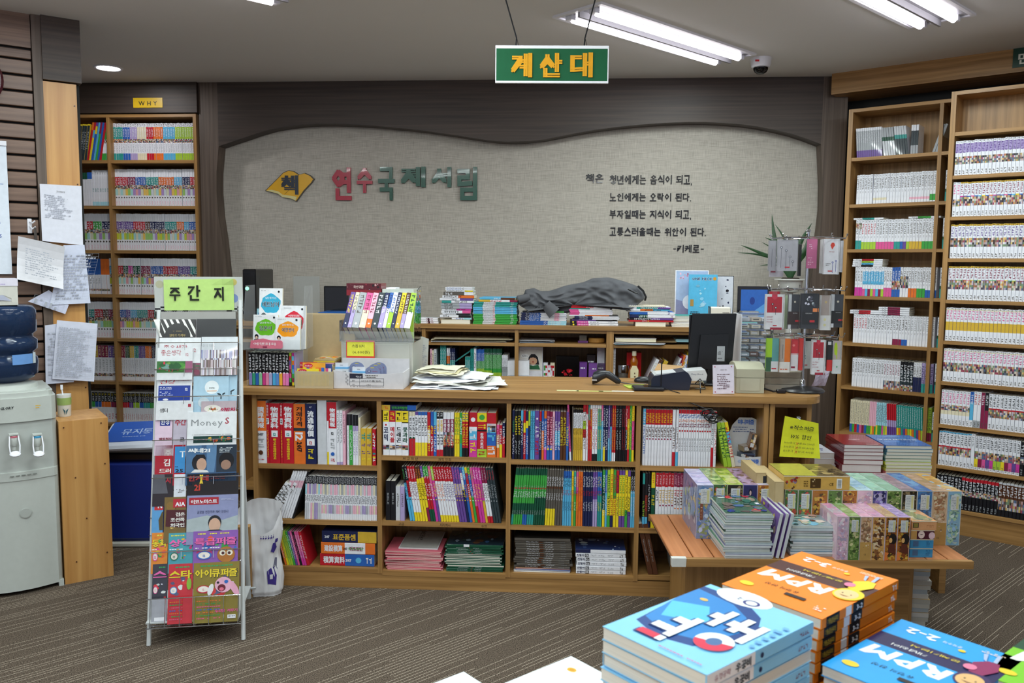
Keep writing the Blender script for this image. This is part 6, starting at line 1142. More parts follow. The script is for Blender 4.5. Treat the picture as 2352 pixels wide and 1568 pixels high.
mag('magazine', 'black weekly with red lettering and yellow ribbon', (429, 1134, 548, 1085), .034, han, '1c1412', ext=.05)
mag('magazine', 'sky-blue magazine with a red corner box', (348, 1218, 376, 1140), .024, lambda p, W, H: (p.rect(W*.2, H*.6, W, H*.92, 'c02a2c'), p.text('N', W*.5, H*.66, H*.18, 'w', 2), p.poly([(W, 0), (W*.7, 0), (W*.6, H*.3), (W*.9, H*.55), (W, H*.55)], '5a4a22')), '5a9ad0', ext=.05)
def sia(pd, W, H): pd.rect(0, 0, W, H, '7a6230'); pd.blobs(0, 0, W, H, ['b09048', '5a4418', 'd0b060', '8a6a30'], 14, sz=.2); pd.rect(W*.4, H*.68, W, H*.94, 'b82430'); pd.text('AIA', W*.5, H*.72, H*.17, 'w', 2); pd.poly([(W*.08, H*.12), (W, H*.06), (W, H*.6), (W*.1, H*.62)], '4a1418'); [pd.text(a_, W*.99-len(a_)*W*.23, H*y, H*.13, 'e8e4e0', 2, w=len(a_)*W*.22) for a_, y in (('검은', .42), ('조선족', .26), ('외국인', .1))]
mag('magazine', 'golden-cover weekly with a dark red text block', (376, 1218, 428, 1140), .029, sia, '7a6230', ext=.05)
def econ(pd, W, H):
 pd.rect(0, 0, W, H, '8a90b8'); pd.poly([(0, 0), (W, 0), (W, H*.42), (W*.7, H*.3), (W*.4, H*.44), (0, H*.34)], 'a8b4b8'); pd.rect(W*.04, H*.74, W*.62, H*.94, 'a8202e'); pd.text('이코노미스트', W*.07, H*.78, H*.12, 'w', 2, w=W*.52); pd.text('글로벌 친환경차 메카 만든다', W*.2, H*.5, H*.09, '26305a', 0, w=W*.62); pd.ell(W*.55, H*.24, W*.13, H*.2, '17181c', 16); pd.ell(W*.55, H*.17, W*.115, H*.19, 'd0a890', 16); pd.poly([(W*.36, 0), (W*.46, H*.04), (W*.64, H*.04), (W*.74, 0)], '20242e'); pd.scrib(W*.66, H*.84, W*.95, H*.9, 'b8bcd8', 2)
mag('magazine', 'lavender economic weekly with a smiling man', (428, 1222, 547, 1134), .036, econ, '8a90b8', ext=.05)
def puz(t_, c1, bg, extra=None, num='12', nc='e05a9a'):
 def f(pd, W, H):
  pd.rect(0, 0, W, H, bg); pd.blobs(0, 0, W, H*.9, ['e8602c', '3a9a48', 'd8b02c', 'c8387a', '3a6ac0', bg], 12, sz=.12)
  pd.scrib(W*.1, H*.86, W*.8, H*.95, 'e8e04a'); pd.text(t_, W*.03, H*.50, H*.3, '20203a', 2, w=W*.96); pd.text(t_, W*.03, H*.515, H*.29, c1, 2, w=W*.94); pd.scrib(W*.05, H*.36, W*.6, H*.44, 'w'); pd.ell(W*.25, H*.14, W*.17, H*.15, nc, 18); pd.ell(W*.25, H*.14, W*.13, H*.115, 'f0e8e0', 18); pd.text(num, W*.25, H*.08, H*.12, nc, 2, al='c')
  if extra: extra(pd, W, H)
 return f
def fish(pd, W, H): pd.ell(W*.74, H*.14, W*.2, H*.28, 'b0702a', 16); pd.ell(W*.66, H*.2, W*.07, H*.10, 'f0ead8', 12); pd.ell(W*.82, H*.2, W*.07, H*.10, 'f0ead8', 12); pd.ell(W*.67, H*.19, W*.035, H*.055, '4a1a1a', 10); pd.ell(W*.81, H*.19, W*.035, H*.055, '4a1a1a', 10)
mag('puzzle_magazine', 'orange and yellow puzzle magazine at the left of its row', (347, 1288, 386, 1222), .026, puz('동화', 'e8d02a', 'e0882c'), 'e0882c', ext=.05)
mag('puzzle_magazine', 'green and blue puzzle magazine in the middle of its row', (386, 1287, 444, 1222), .031, puz('상식', 'e868b0', '4aa0b0', nc='2a7a5a'), '4aa0b0', ext=.05)
mag('puzzle_magazine', 'puzzle magazine with pink title and round-eyed orange animal', (443, 1285, 547, 1216), .038, puz('특급퍼즐', 'e868b0', '8a5ab0', fish, nc='3a6ac0'), '8a5ab0', ext=.05)
def low(pd, W, H, c=('e0608a', '3a9a48', 'e87a2c', '3a6ac0')):
 for i in range(7): pd.scrib(W*.08, H*(.06+i*.048), W*.6, H*(.095+i*.048), c[i % 4], 1)
def bunny(pd, W, H):
 low(pd, W, H); pd.ell(W*.66, H*.62, W*.19, H*.13, 'e8b0c8', 18); pd.ell(W*.9, H*.55, W*.07, H*.14, 'e8a8c4', 14, .5); pd.ell(W*.62, H*.57, W*.09, H*.06, '6a1a2a', 14); pd.ell(W*.62, H*.55, W*.05, H*.03, 'e0708a', 12); pd.ell(W*.72, H*.67, W*.045, H*.03, '2a6ac0', 12); pd.ell(W*.54, H*.66, W*.03, H*.02, '20202a', 10); pd.ell(W*.38, H*.55, W*.06, H*.1, 'e8e8ec', 12, -.3); pd.text('우리말 겨루기', W*.48, H*.17, H*.055, 'e05a9a', 2, w=W*.5); pd.rect(W*.76, H*.06, W*.94, H*.12, 'w'); pd.scrib(W*.78, H*.08, W*.92, H*.11, 'k')
def big(t_, c1, bg, ex, nc):
 def f(pd, W, H):
  pd.rect(0, 0, W, H, bg); pd.blobs(0, H*.4, W, H*.8, [bg, 'd83a3a', '5a5a7a', 'd8d8dc'], 8, sz=.16); pd.scrib(W*.15, H*.92, W*.85, H*.97, '3aa05a'); pd.text(t_, W*.03, H*.76, H*.15, '1a1a2a', 2, w=W*.95); pd.text(t_, W*.03, H*.767, H*.145, c1, 2, w=W*.93); pd.ell(W*.22, H*.56, W*.15, H*.065, nc, 18); pd.ell(W*.22, H*.56, W*.12, H*.05, 'f0e8e0', 18); pd.text('12', W*.22, H*.54, H*.045, nc, 2, al='c'); ex(pd, W, H)
 return f
mag('puzzle_magazine', 'dark puzzle magazine with pink syllable, bottom left of the rack', (347, 1432, 386, 1294), .028, big('스', 'e868b0', '3a3a44', lambda p, W, H: (p.rect(0, 0, W, H*.4, 'a8aab4'), p.rect(W*.2, H*.04, W*.85, H*.1, 'w')), 'd85a9a'), '3a3a44', ext=.0)
mag('puzzle_magazine', 'red and white puzzle magazine with yellow star title', (384, 1434, 444, 1293), .034, big('스타', 'e8d02a', 'c8303a', lambda p, W, H: (low(p, W, H), p.ell(W*.85, H*.66, W*.1, H*.1, '8ab83a')), '3a8ac8'), 'c8303a', ext=.0)
mag('puzzle_magazine', 'puzzle magazine with yellow title and laughing pink rabbit', (442, 1432, 550, 1288), .041, big('아이큐퍼즐', 'e8d02a', '8a7a2a', bunny, 'c02a3a'), '8a7a2a', ext=.0)
b = MB(); b.box(0, .22, 0, .03, 0, .34, 'b08858', 'matte'); b.box(.0, .22, -.002, 0, .16, .20, 'a07848', 'matte'); tag(b.obj('cardboard_box', RK.M(.12, .43, .0) @ RX(.12)), 'flat brown cardboard box leaning behind the magazine rack', 'box')
# ================= plastic bag =================
def bag():
 gx, gy = Fr(0, 0, 0).hz(612, 1372, 0); BG = Fr(gx-.02, gy+.06, 0); b = MB(); rr = random.Random(5); NU, NV = 64, 34
 from mathutils import noise
 Hh = .44
 def pt(u, v, s=0):
  q = 2*PI*u; H = .355+.075*math.sin(q)+.02*math.cos(q)
  hw = .084+.016*max(0, v-.45)/.55-.010*math.exp(-((v-.5)/.12)**2)+.004*math.sin(9*v); dp = .062-.012*v
  x, y, z = math.cos(q), math.sin(q), H*v
  n_ = Vector((x*1.3+3, y*1.3, z*7)); wr = .012*noise.noise(n_)+.014*abs(noise.noise(Vector((x*4, y*4, z*5))))-.004+.003*noise.noise(n_*4)
  e = 1-(.12 if v < .05 else 0)
  return Vector(((hw+wr-s)*x*e*(1.12 if x < 0 else 1)-.022*v, (dp+wr-s)*y*e, z+.001+.006*math.sin(3*q+1)*v))
 colf = lambda u, v: ('b4c8c8' if .07 < v < .26 and .45 < u < .98 else 'dcdce2')
 b.grid(lambda u, v: pt(u, v), NU, NV, colf, 'bag'); b.grid(lambda u, v: pt(1-u, v, .0012), NU, NV, 'd0d0d8', 'bag')
 o = b.obj('plastic_bag', BG.M(0, 0, 0), None, True); tag(o, 'white plastic carrier bag with violet print standing by the magazine rack', 'bag')
 b = MB()
 def onbag(x, z):
  u = math.acos(max(-1, min(1, (x+.022*z/Hh)/.085)))/(2*PI); v = z/(.355-.075*math.sin(2*PI*u)); return pt(1-u, min(v, .98))+Vector((0, -.004, 0))
 def dec(pts, c): b.face([onbag(x, z) for x, z in pts], C(c), 'matte')
 for i in range(6): x = .0+i*.009; dec([(x, .262-i*.001), (x+.006, .262), (x+.006, .268), (x, .268)], '4a3a8a'); dec([(x+.002, .27), (x+.004, .27), (x+.004, .276), (x+.002, .276)], '4a3a8a')
 dec([(.045, .20), (.06, .19), (.068, .21), (.058, .235), (.05, .235)], '3a2a80'); dec([(.055, .235), (.066, .235), (.066, .25), (.056, .252)], '3a2a80')
 dec([(.028, .06), (.06, .05), (.072, .12), (.058, .13), (.03, .115)], '3a2a80'); dec([(.038, .08), (.05, .078), (.052, .10), (.04, .10)], 'd8d8e0'); dec([(.06, .13), (.07, .12), (.075, .16), (.07, .165)], '6a6a80')
 b.obj('print', None, o)
 b = MB(); p0 = pt(.53, .9); p1 = pt(.62, .93)
 q = [pt(.02+.03*math.cos(k), .80+.05*math.sin(k))*1 for k in [2*PI*i/8 for i in range(8)]]; b.face([v+Vector((.002, 0, 0)) for v in q], C('8a8a92'), 'bag'); b.obj('handle_hole', None, o)
bag()
# ================= on the cash counter =================
def onC(px, py): return CF.hz(px, py, CT)
def cpx(x0, x1, yt, yb, z=CT): return boxpx(CF, x0, x1, yt, yb, z)
a0, a1, b0, h0 = cpx(571, 680, 812, 886)
ncol = ['8a86c8', '3aa080', '2a62b8', '8ac8a0', 'c83a8a', 'e08ab0', 'a8a8d8', '4aa8e0', '5a8ad0', 'e8a83a', 'e87ab0', 'e07ac0']
specs = []
for i, c in enumerate(ncol): specs.append(S(1, 14, 152, f'k62 w38', f'black comic with {["lilac", "jade", "blue", "mint", "magenta", "rose", "lavender", "azure", "steel-blue", "amber", "pink", "orchid"][i]} foot', (('', 'w', .05, .55, .7), ('O', 'w', .6, .64, .5)), 110, 'k'))
for i, sp in enumerate(specs): sp['bands'] = 'k62 '+'@38'; sp['c2'] = ncol[i]
for i, c in enumerate(ncol): K['@%d' % i] = hx(c)
_ob = bandlist
def bandlist(s, rr): return _ob(s, rr)
for i, sp in enumerate(specs): ch = chr(0x100+i); K[ch] = hx(ncol[i]); sp['bands'] = f'k62 {ch}38'
specs += [S(1, 11, 152, 'l60 k40', 'lime patterned comic', (('|', 'y', .1, .9),), 110), S(1, 11, 152, 'i60 y40', 'crimson patterned comic', (('|', 'y', .1, .9),), 110), S(1, 7, 152, 'V60 c40', 'lavender patterned comic', (), 110)]
row(CF, b0+.004, CT+.002, a0, a1, specs, 'in the counter-top acrylic rack', 'comic_book')
t = thing('acrylic_rack', 'clear acrylic rack of travel language books at the counter\'s left end', 'display rack', CF.M(a0-.006, b0, CT+.0004))
Wd = a1-a0+.014; hh = .163
b = MB(); b.box(0, .003, -.006, .16, 0, hh, 'w', 'acrylic'); b.box(Wd-.003, Wd, -.006, .16, 0, hh, 'w', 'acrylic'); b.box(0, Wd, -.006, .16, hh, hh+.003, 'w', 'acrylic'); b.obj('lower_cell', None, t)
b = MB(); b.box(-.01, Wd+.03, -.03, -.027, hh+.01, hh+.055, 'w', 'acrylic'); b.box(-.01, Wd+.03, -.03, .1, hh+.005, hh+.009, 'w', 'acrylic')
for x in (-.01, Wd+.03): b.ext([(-.03, hh+.01), (.03, hh+.30), (.14, hh+.30), (.14, hh+.01)][::1], x, x+.003, 'w', 'acrylic', RZ(PI/2) @ T((0, 0, 0)) if False else Matrix(((0, 1, 0, 0), (1, 0, 0, 0), (0, 0, 1, 0), (0, 0, 0, 1))))
b.obj('upper_tray', None, t)
b = MB(); b.ext([(.03+.01*math.cos(q), 0) for q in (0,)]+[(0, 0)], 0, 1) if False else None
pl = [(.03, hh+.018), (.035, hh+.014), (.175, hh+.014), (.182, hh+.02), (.182, hh+.045), (.175, hh+.052), (.13, hh+.052), (.09, hh+.060), (.05, hh+.052), (.035, hh+.05)]
b.ext(pl, -.036, -.031, 'e07a90', 'gloss'); pd = b.pad((0, -.036, 0), (1, 0, 0), (0, 0, 1)); pd.text('여행회화', .045, hh+.03, .014, 'f8e8ec', 1, w=.11); pd.rect(.09, hh+.018, .11, hh+.024, '8a2a4a'); b.obj('pink_label', None, t)
def lang(title, col, sub, face=None):
 def f(pd, W, H):
  pd.rect(0, 0, W, H, 'e4e6ea'); n = 20
  pd.poly([(W*.5+W*.42*math.cos(q)*(1+.07*math.sin(6*q)), H*.62+H*.24*math.sin(q)*(1+.09*math.sin(5*q))) for q in [2*PI*i/n for i in range(n)]], col)
  pd.text(sub, W*.25, H*.74, H*.06, 'w', 1, w=W*.5); pd.text(title, W*.5, H*.55, H*.15, 'w', 2, al='c', xs=.8 if len(title) > 3 else 1); pd.text(title, W*.5, H*.55, H*.15, '20262e', 1, al='c', xs=.8 if len(title) > 3 else 1)
  pd.ell(W*.84, H*.92, W*.045, W*.045, '20262e'); pd.scrib(W*.08, H*.93, W*.4, H*.96, 's')
  if face == 'buddha': pd.ell(W*.2, H*.2, W*.17, H*.2, '5a6266', 16); pd.ell(W*.22, H*.22, W*.1, H*.13, '8a9094', 12); pd.ell(W*.75, H*.18, W*.17, W*.17, 'c83040', 16); pd.ell(W*.75, H*.18, W*.11, W*.11, '6ab04a', 14); pd.text('회화', W*.75, H*.14, H*.06, 'e8d040', 1, al='c')
  elif face: pd.ell(W*.14, H*.36, W*.08, H*.07, '20202a', 12); pd.poly([(W*.02, 0), (W*.04, H*.28), (W*.22, H*.3), (W*.26, 0)], face); pd.ell(W*.14, H*.33, W*.05, H*.045, 'd8b8a0', 10)
 return f
for nm, x0, x1, yt, yb, off, f, lab in (('travel_book', 594, 646, 662, 727, .045, lang('베트남어', '3aa8cc', '일단통하는', 'buddha'), 'white phrasebook with a sky-blue cloud, standing highest in the acrylic rack'), ('travel_book', 646, 700, 702, 790, .03, lang('중국어', 'd0283c', '여행회화', None), 'white phrasebook with a red cloud behind the orange one'), ('travel_book', 581, 636, 723, 796, .010, lang('일본어', '6ab82e', '일단통하는', '2a2a34'), 'white phrasebook with a green cloud and a kimono figure'), ('travel_book', 632, 688, 729, 797, .0, lang('여행영어', 'f09a1e', '일단통하는', 'c8d8e8'), 'white phrasebook with an orange cloud')):
 bb = b0-.022+off; x0_, z0_ = CF.hit(x0, yb, bb); x1_, z1_ = CF.hit(x1, yt, bb); zb_ = CT+hh+.0105
 if nm and yb < 740: zb_ = CT+hh+.10
 W, H = x1_-x0_, z1_-zb_
 b = MB(); b.box(0, W, 0, .012, 0, H, 'e4e6ea', 'gloss'); b.box(W, W+.0005, .001, .011, .001, H-.001, 'e', 'pages'); f(b.pad((0, 0, 0), (1, 0, 0), (0, 0, 1), 'gloss'), W, H)
 tag(b.obj(nm, CF.M(x0_, bb, zb_) @ RX(-.10)), lab, 'book', 'travel phrasebooks in the acrylic rack')
b = MB(); b.box(0, .11, 0, .05, 0, .10, 'acrylic' and 'x', 'acrylic'); tag(b.obj('acrylic_block', CF.M(a0+.01, b0+.03, CT+hh+.0045)), 'clear riser block under the sky-blue phrasebook', 'display block')
a0, z0 = CF.hit(703, 800, .30); a1, z1 = CF.hit(791, 721, .30)
b = MB(); b.box(0, a1-a0+.06, 0, .10, 0, z1-CT-.001, 'b09a74', 'matte'); b.box(-.004, 0, 0, .1, 0, z1-CT-.03, 'c8c4ba', 'matte'); tag(b.obj('cardboard_box', CF.M(a0, .26, CT+.0005)), 'tan cardboard box standing between the two acrylic displays', 'box')
a0, a1, b0, h0 = cpx(678, 765, 850, 892); h0 = CF.hit(720, 853, b0)[1]-CT
t = thing('cardboard_tray', 'small corrugated cardboard tray of sticker packs on the counter', 'tray', CF.M(a0, b0, CT+.0004)); W = a1-a0
b = MB(); b.box(0, W, 0, .003, 0, h0, 'b8a888', 'matte'); b.box(0, W, .13, .133, 0, h0, 'a89878', 'matte'); b.box(0, .003, .003, .13, 0, h0, 'b09f80', 'matte'); b.box(W-.003, W, .003, .13, 0, h0, 'b09f80', 'matte'); b.box(.003, W-.003, .003, .13, 0, .003, 'a89878', 'matte')
for i in range(26): b.box(.012+i*(W-.03)/26, .0145+i*(W-.03)/26, -.0006, 0, .012, h0-.012, 'c8b078', 'matte')
b.obj('walls', None, t)
for i, (x, y, w_, h_, c, nm, pal) in enumerate(((.004, .012, .1, .085, 'e8d020', 'yellow sticker pack nearest the front of the cardboard tray', ['k', 'o', 'y', 'y', '7ab040']), (.025, .03, .105, .11, 'e8a020', 'orange sticker pack with a red oval in the cardboard tray', ['o', 'y', 'g', 'b', 'o']), (-.0, .05, .08, .11, 'c02830', 'red sticker pack at the left in the cardboard tray', ['r', 'r', 'o', 'w']), (.05, .07, .10, .10, '3a4a8a', 'dark striped booklet pack at the right in the cardboard tray', ['w', 'k', 'p', 'b']))):
 x = max(.005, min(x, W-w_-.004)); b = MB(); b.box(0, w_, 0, .006, 0, h_, c, 'gloss'); pd = b.pad((0, 0, 0), (1, 0, 0), (0, 0, 1), 'gloss'); pd.mosaic(.004, h_*.2, w_-.004, h_*.8, pal, 7, 3); pd.ell(w_*.25, h_*.88, w_*.2, h_*.09, 'c82030'); pd.text('Sticker', w_*.25, h_*.84, h_*.1, 'w', 1, al='c')
 tag(b.obj('sticker_pack', CF.M(a0+x, b0+y, CT+.004) @ RX(-.06)), nm, 'sticker pack')
for i in range(4):
 b = MB(); b.box(0, .10, 0, .14, 0, .008, ['e8d8a0', 'd8a0a8', 'e8c84a', 'c8b080'][i], 'gloss'); pd = b.pad((0, 0, .008), (1, 0, 0), (0, 1, 0)); pd.blobs(.005, .005, .095, .135, ['e', 'f', 'o', 'd8c890', 's'], 12, sz=.2)
 tag(b.obj('sticker_book', CF.M(a0+.035+.004*i, b0+.145, CT+.085+i*.0)@ T((0, 0, i*.0087))), ['cream', 'rose', 'yellow', 'tan'][i]+' sticker book lying behind the cardboard tray', 'sticker book', 'sticker books behind the tray')
b = MB(); b.box(0, .11, 0, .15, 0, .084, 'a89878', 'matte', bev=.001); tag(b.obj('cardboard_box', CF.M(a0+.03, b0+.142, CT+.0004)), 'low brown box carrying the sticker books', 'box')
a0, a1, b0, h0 = cpx(766, 926, 852, 893); h0 = CF.hit(850, 857, b0)[1]-CT; W = a1-a0
t = thing('stopwatch_carton', 'open white carton of stopwatches with printed table on its front', 'carton', CF.M(a0, b0, CT+.0004))
b = MB(); b.ext([(0, 0), (W, 0), (W, h0+.005), (W*.8, h0-.002), (W*.4, h0-.004), (0, h0+.012)], 0, .003, 'cfcdd2', 'matte'); b.box(0, .003, .003, .16, 0, h0, 'd4d2d6', 'matte'); b.box(W-.003, W, .003, .16, 0, h0+.005, 'd4d2d6', 'matte'); b.box(0, W, .16, .163, 0, h0+.05, 'c8c6ca', 'matte'); b.box(.003, W-.003, .003, .16, 0, .003, 'c8c6ca', 'matte'); b.obj('walls', None, t)
b = MB(); pd = b.pad((0, 0, 0), (1, 0, 0), (0, 0, 1)); sx = W/163
def R_(x0, y0, x1, y1, c): pd.rect((x0-1060)/840*W, (1440-y1)/840*W, (x1-1060)/840*W, (1440-y0)/840*W, c)
R_(1255, 1258, 1415, 1315, '2a2a3a'); pd.text('엑스원', (1330-1060)/840*W, (1440-1305)/840*W, .010, 'w', 0); pd.scrib((1425-1060)/840*W, (1440-1310)/840*W, (1610-1060)/840*W, (1440-1270)/840*W, 'G', 2)
for (x0, y0, x1, y1) in ((1255, 1314, 1670, 1318), (1258, 1355, 1668, 1358), (1262, 1400, 1668, 1404), (1256, 1314, 1260, 1402), (1375, 1314, 1378, 1402), (1665, 1314, 1669, 1404)): R_(x0, y0, x1, y1, '2a2a3a')
pd.text('품명', (1285-1060)/840*W, (1440-1350)/840*W, .007, 'k', 0); pd.text('6000스톱워치', (1395-1060)/840*W, (1440-1352)/840*W, .0085, 'k', 0, w=240/840*W); pd.text('수량', (1285-1060)/840*W, (1440-1395)/840*W, .007, 'k', 0); pd.text('24EA', (1460-1060)/840*W, (1440-1397)/840*W, .0085, 'G', 0); pd.scrib((1265-1060)/840*W, (1440-1420)/840*W, (1670-1060)/840*W, (1440-1410)/840*W, 'G')
for i in range(6): pd.ell((1215+12*(i % 2)*1.5-1060)/840*W, (1440-1270-i*22)/840*W, .003, .004, '3a3a48', 8); pd.ell((1215+12*(i % 2)*1.5-1060)/840*W, (1440-1270-i*22)/840*W, .0018, .0028, 'cfcdd2', 8)
b.obj('printed_front', None, t)
def wpack(x, y, z, nm):
 t2 = thing('stopwatch_pack', nm, 'package', CF.M(a0+x, b0+y, CT+.005+z), 'hang-tag stopwatch packs')
 b = MB(); b.box(0, .058, 0, .025, 0, .028, '4a9a94', 'gloss'); b.box(.006, .05, -.0005, 0, .006, .02, '2a3a3a', 'plastic'); b.obj('stopwatch', None, t2); b = MB(); b.box(-.001, .059, -.001, .026, .028, .045, 'd8dce2', 'print'); b.box(-.001, .059, -.001, .026, .045, .054, '6aa8d8', 'print'); b.box(-.001, .059, .004, .005, .054, .074, 'd8dae2', 'print'); pd = b.pad((0, -.0012, 0), (1, 0, 0), (0, 0, 1)); pd.scrib(.01, .032, .05, .038, 'k'); pd.rect(.022, .062, .036, .064, '3a3a48'); b.obj('header_card', None, t2)
wpack(.004, .02, h0-.035, 'white and blue stopwatch pack at the left of the white carton'); wpack(.085, .012, h0-.052, 'white and blue stopwatch pack in the middle of the white carton')
for i, (x, y, z, nm) in enumerate(((.065, .055, .010, 'tall round-topped grey card in the middle of the white carton'), (.145, .02, -.005, 'front round-topped grey card at the right of the carton'), (.155, .045, .004, 'second round-topped grey card at the right of the carton'), (.165, .07, .008, 'rear round-topped grey card at the right of the carton'))):
 b = MB(); r = .032; b.ext([(-r*1.1, 0), (r*1.1, 0), (r*1.1, h0)]+[(r*1.1*math.cos(q), h0+r*.9*math.sin(q)) for q in [PI*i/12 for i in range(1, 12)]]+[(-r*1.1, h0)], 0, .002, '7e86a8', 'print'); pd = b.pad((0, 0, 0), (1, 0, 0), (0, 0, 1)); pd.ell(-.014, h0+.006, .009, .006, '4a5270'); pd.ell(-.014, h0+.006, .006, .004, '9aa0bc'); pd.text('Analog', .0, h0+.003, .007, 'a82a4a', 0, w=.024); pd.rect(-.008, h0+.020, .008, h0+.023, 'd8c84a')
 tag(b.obj('hang_card', CF.M(a0+x+.03, b0+y, CT+.006+z)), nm, 'package', 'round grey hang cards')
sa, sz = CF.hit(787, 811, b0+.10); sa1, sz1 = CF.hit(853, 785, b0+.10)
b = MB(); b.box(0, sa1-sa, 0, .002, sz-CT-.05, sz1-CT, 'd8402c', 'gloss'); W2, H2 = sa1-sa, sz1-sz; pd = b.pad((0, 0, sz-CT-.02), (1, 0, 0), (0, 0, 1)); H2 += .018; pd.rect(.004, .0, W2-.004, H2-.005, 'e4e04a'); pd.text('스톱워치', W2*.2, H2*.58, H2*.22, '1c1c24', 0, w=W2*.45); pd.text('(6,000원)', W2*.22, H2*.18, H2*.24, '1c1c24', 0, w=W2*.62); b.box(.03, .036, .002, .004, 0, .1, 'w', 'acrylic')
tag(b.obj('price_card', CF.M(sa, b0+.165, CT+.0)), 'yellow red-edged price card above the stopwatch carton', 'price card')
b = MB(); b.box(0, .125, 0, .012, 0, .11, 'b89a78', 'matte'); pd = b.pad((0, 0, 0), (1, 0, 0), (0, 0, 1)); pd.ell(.1, .095, .008, .008, '5a4030'); pd.scrib(.02, .05, .05, .07, 'a05040')
tag(b.obj('cardboard_sheet', CF.M(CF.hit(855, 830, b0+.17)[0], b0+.172, CT+.001)), 'brown cardboard piece behind the round grey cards', 'cardboard')
ga0, gz1 = CF.hit(783, 783, .21); ga1 = CF.hit(948, 800, .21)[0]
t = thing('steel_cabinet', 'light grey steel case carrying the acrylic novel display', 'cabinet', CF.M(ga0, .21, CT+.0004)); GW = ga1-ga0; GH = gz1-CT
b = MB(); b.box(0, GW, 0, .30, 0, GH, 'bdbdb6', 'plastic', bev=.004); b.obj('casing', None, t); b = MB(); b.box(.012, GW-.015, -.003, 0, .01, GH-.012, 'c4c4bc', 'plastic', bev=.001); b.obj('front_panel', None, t)
zb = CT+GH+.002
nov = [('v60 n40', 18, 'purple', 'y'), ('e50 V50', 15, 'lemon and lilac', 'G'), ('s100', 26, 'silver-grey', 'G'), ('p50 e50', 23, 'pink and cream', 'm'), ('P75 o25', 20, 'rose blossom', 'm'), ('q100', 23, 'charcoal', 'w'), ('n40 V60', 17, 'navy and lilac', 'w'), ('b45 w55', 13, 'blue and white', 'n'), ('w55 l45', 17, 'white and lime', 'b'), ('n100', 14, 'navy', 'w'), ('y55 f45', 17, 'yellow', 'N'), ('N60 V40', 15, 'mauve-brown', 'w'), ('l55 w45', 23, 'lime and white', 'd')]
a = CF.hit(786, 770, .20)[0]; aE = CF.hit(942, 770, .20)[0]; tot = sum(x[1] for x in nov)/1000; k = (aE-a)/tot
for i, (bd, th, nm, tc2) in enumerate(nov):
 sp = S(1, th, 192, bd, nm+' novel', (('', tc2, .06, .6, .55), ('O', 'w', .86, .91, .35)), 120, pages='cfcabc'); KEEP.append(sp); me = spec_mesh(sp, 0, 'novel', k)
 o = link('novel', me, CF.M(a, .20, zb+.066) @ RX(-math.radians(31)) @ RY(math.radians(6)))
 tag(o, f'{nm} novel in the acrylic display above the steel case', 'book', 'novels in the acrylic display'); a += th/1000*k
t = thing('novel_display', 'clear acrylic tray holding a row of slanted novels', 'display rack', CF.M(CF.hit(785, 775, .20)[0]-.004, .175, zb-.001)); W = aE-CF.hit(786, 770, .20)[0]+.03
b = MB(); b.box(0, W, -.003, 0, 0, .05, 'w', 'acrylic'); b.box(0, W, -.003, .17, 0, .004, 'w', 'acrylic'); b.box(0, .003, 0, .18, .004, .10, 'w', 'acrylic'); b.ext([(0, 0), (.19, 0), (.19, .26), (.08, .24), (0, .10)], W-.003, W, 'w', 'acrylic', Matrix(((0, 1, 0, 0), (1, 0, 0, 0), (0, 0, 1, 0), (0, 0, 0, 1)))); b.box(0, W, .18, .183, 0, .22, 'w', 'acrylic'); b.obj('tray', None, t)
def mkbox(nm, lab, x0, x1, yt, yb, bb, dp, c, fn=None, cat='box', mt='gloss'):
 a0, z0 = CF.hit(x0, yb, bb); a1, z1 = CF.hit(x1, yt, bb); b = MB(); b.box(0, a1-a0, 0, dp, 0, z1-z0, c, mt)
 if fn: fn(b, a1-a0, z1-z0)
 return tag(b.obj(nm, CF.M(a0, bb, z0)), lab, cat)
def redbox(b, W, H):
 pd = b.pad((0, 0, 0), (1, 0, 0), (0, 0, 1), 'gloss'); pd.rect(0, H*.45, W, H, '5a1420'); pd.blobs(W*.5, H*.45, W, H, ['1a1418', 'c8a0a0', '8a2a34'], 8, sz=.1); pd.text('화산귀환', W*.2, H*.6, H*.28, 'e8d0c8', 1, w=W*.3); pd.blobs(0, H*.55, W*.2, H, ['d8a8a8', 'e8d8d0'], 6, sz=.06)
mkbox('boxed_set', 'dark red boxed set lying on top of the slanted novels', 796, 875, 651, 678, .30, .12, '8a1c28', redbox)
mkbox('folder', 'mint and grey folder lying on top of the novels at the right', 878, 950, 664, 680, .305, .15, 'd4dcd4', lambda b, W, H: (b.box(.0, W*.6, -.001, 0, 0, H*.5, '2a8a6a', 'gloss'), b.box(W*.1, W*.4, .02, .12, H, H+.006, 'w', 'matte')), 'folder')
sheet('price_sheet', 'long printed strip hanging beside the steel case', 'paper', CF, [(968, 860), (982, 862), (985, 778), (968, 772)], .50, .004, 'd4d6d2', textlines(14, .1, .9, .05, .8))
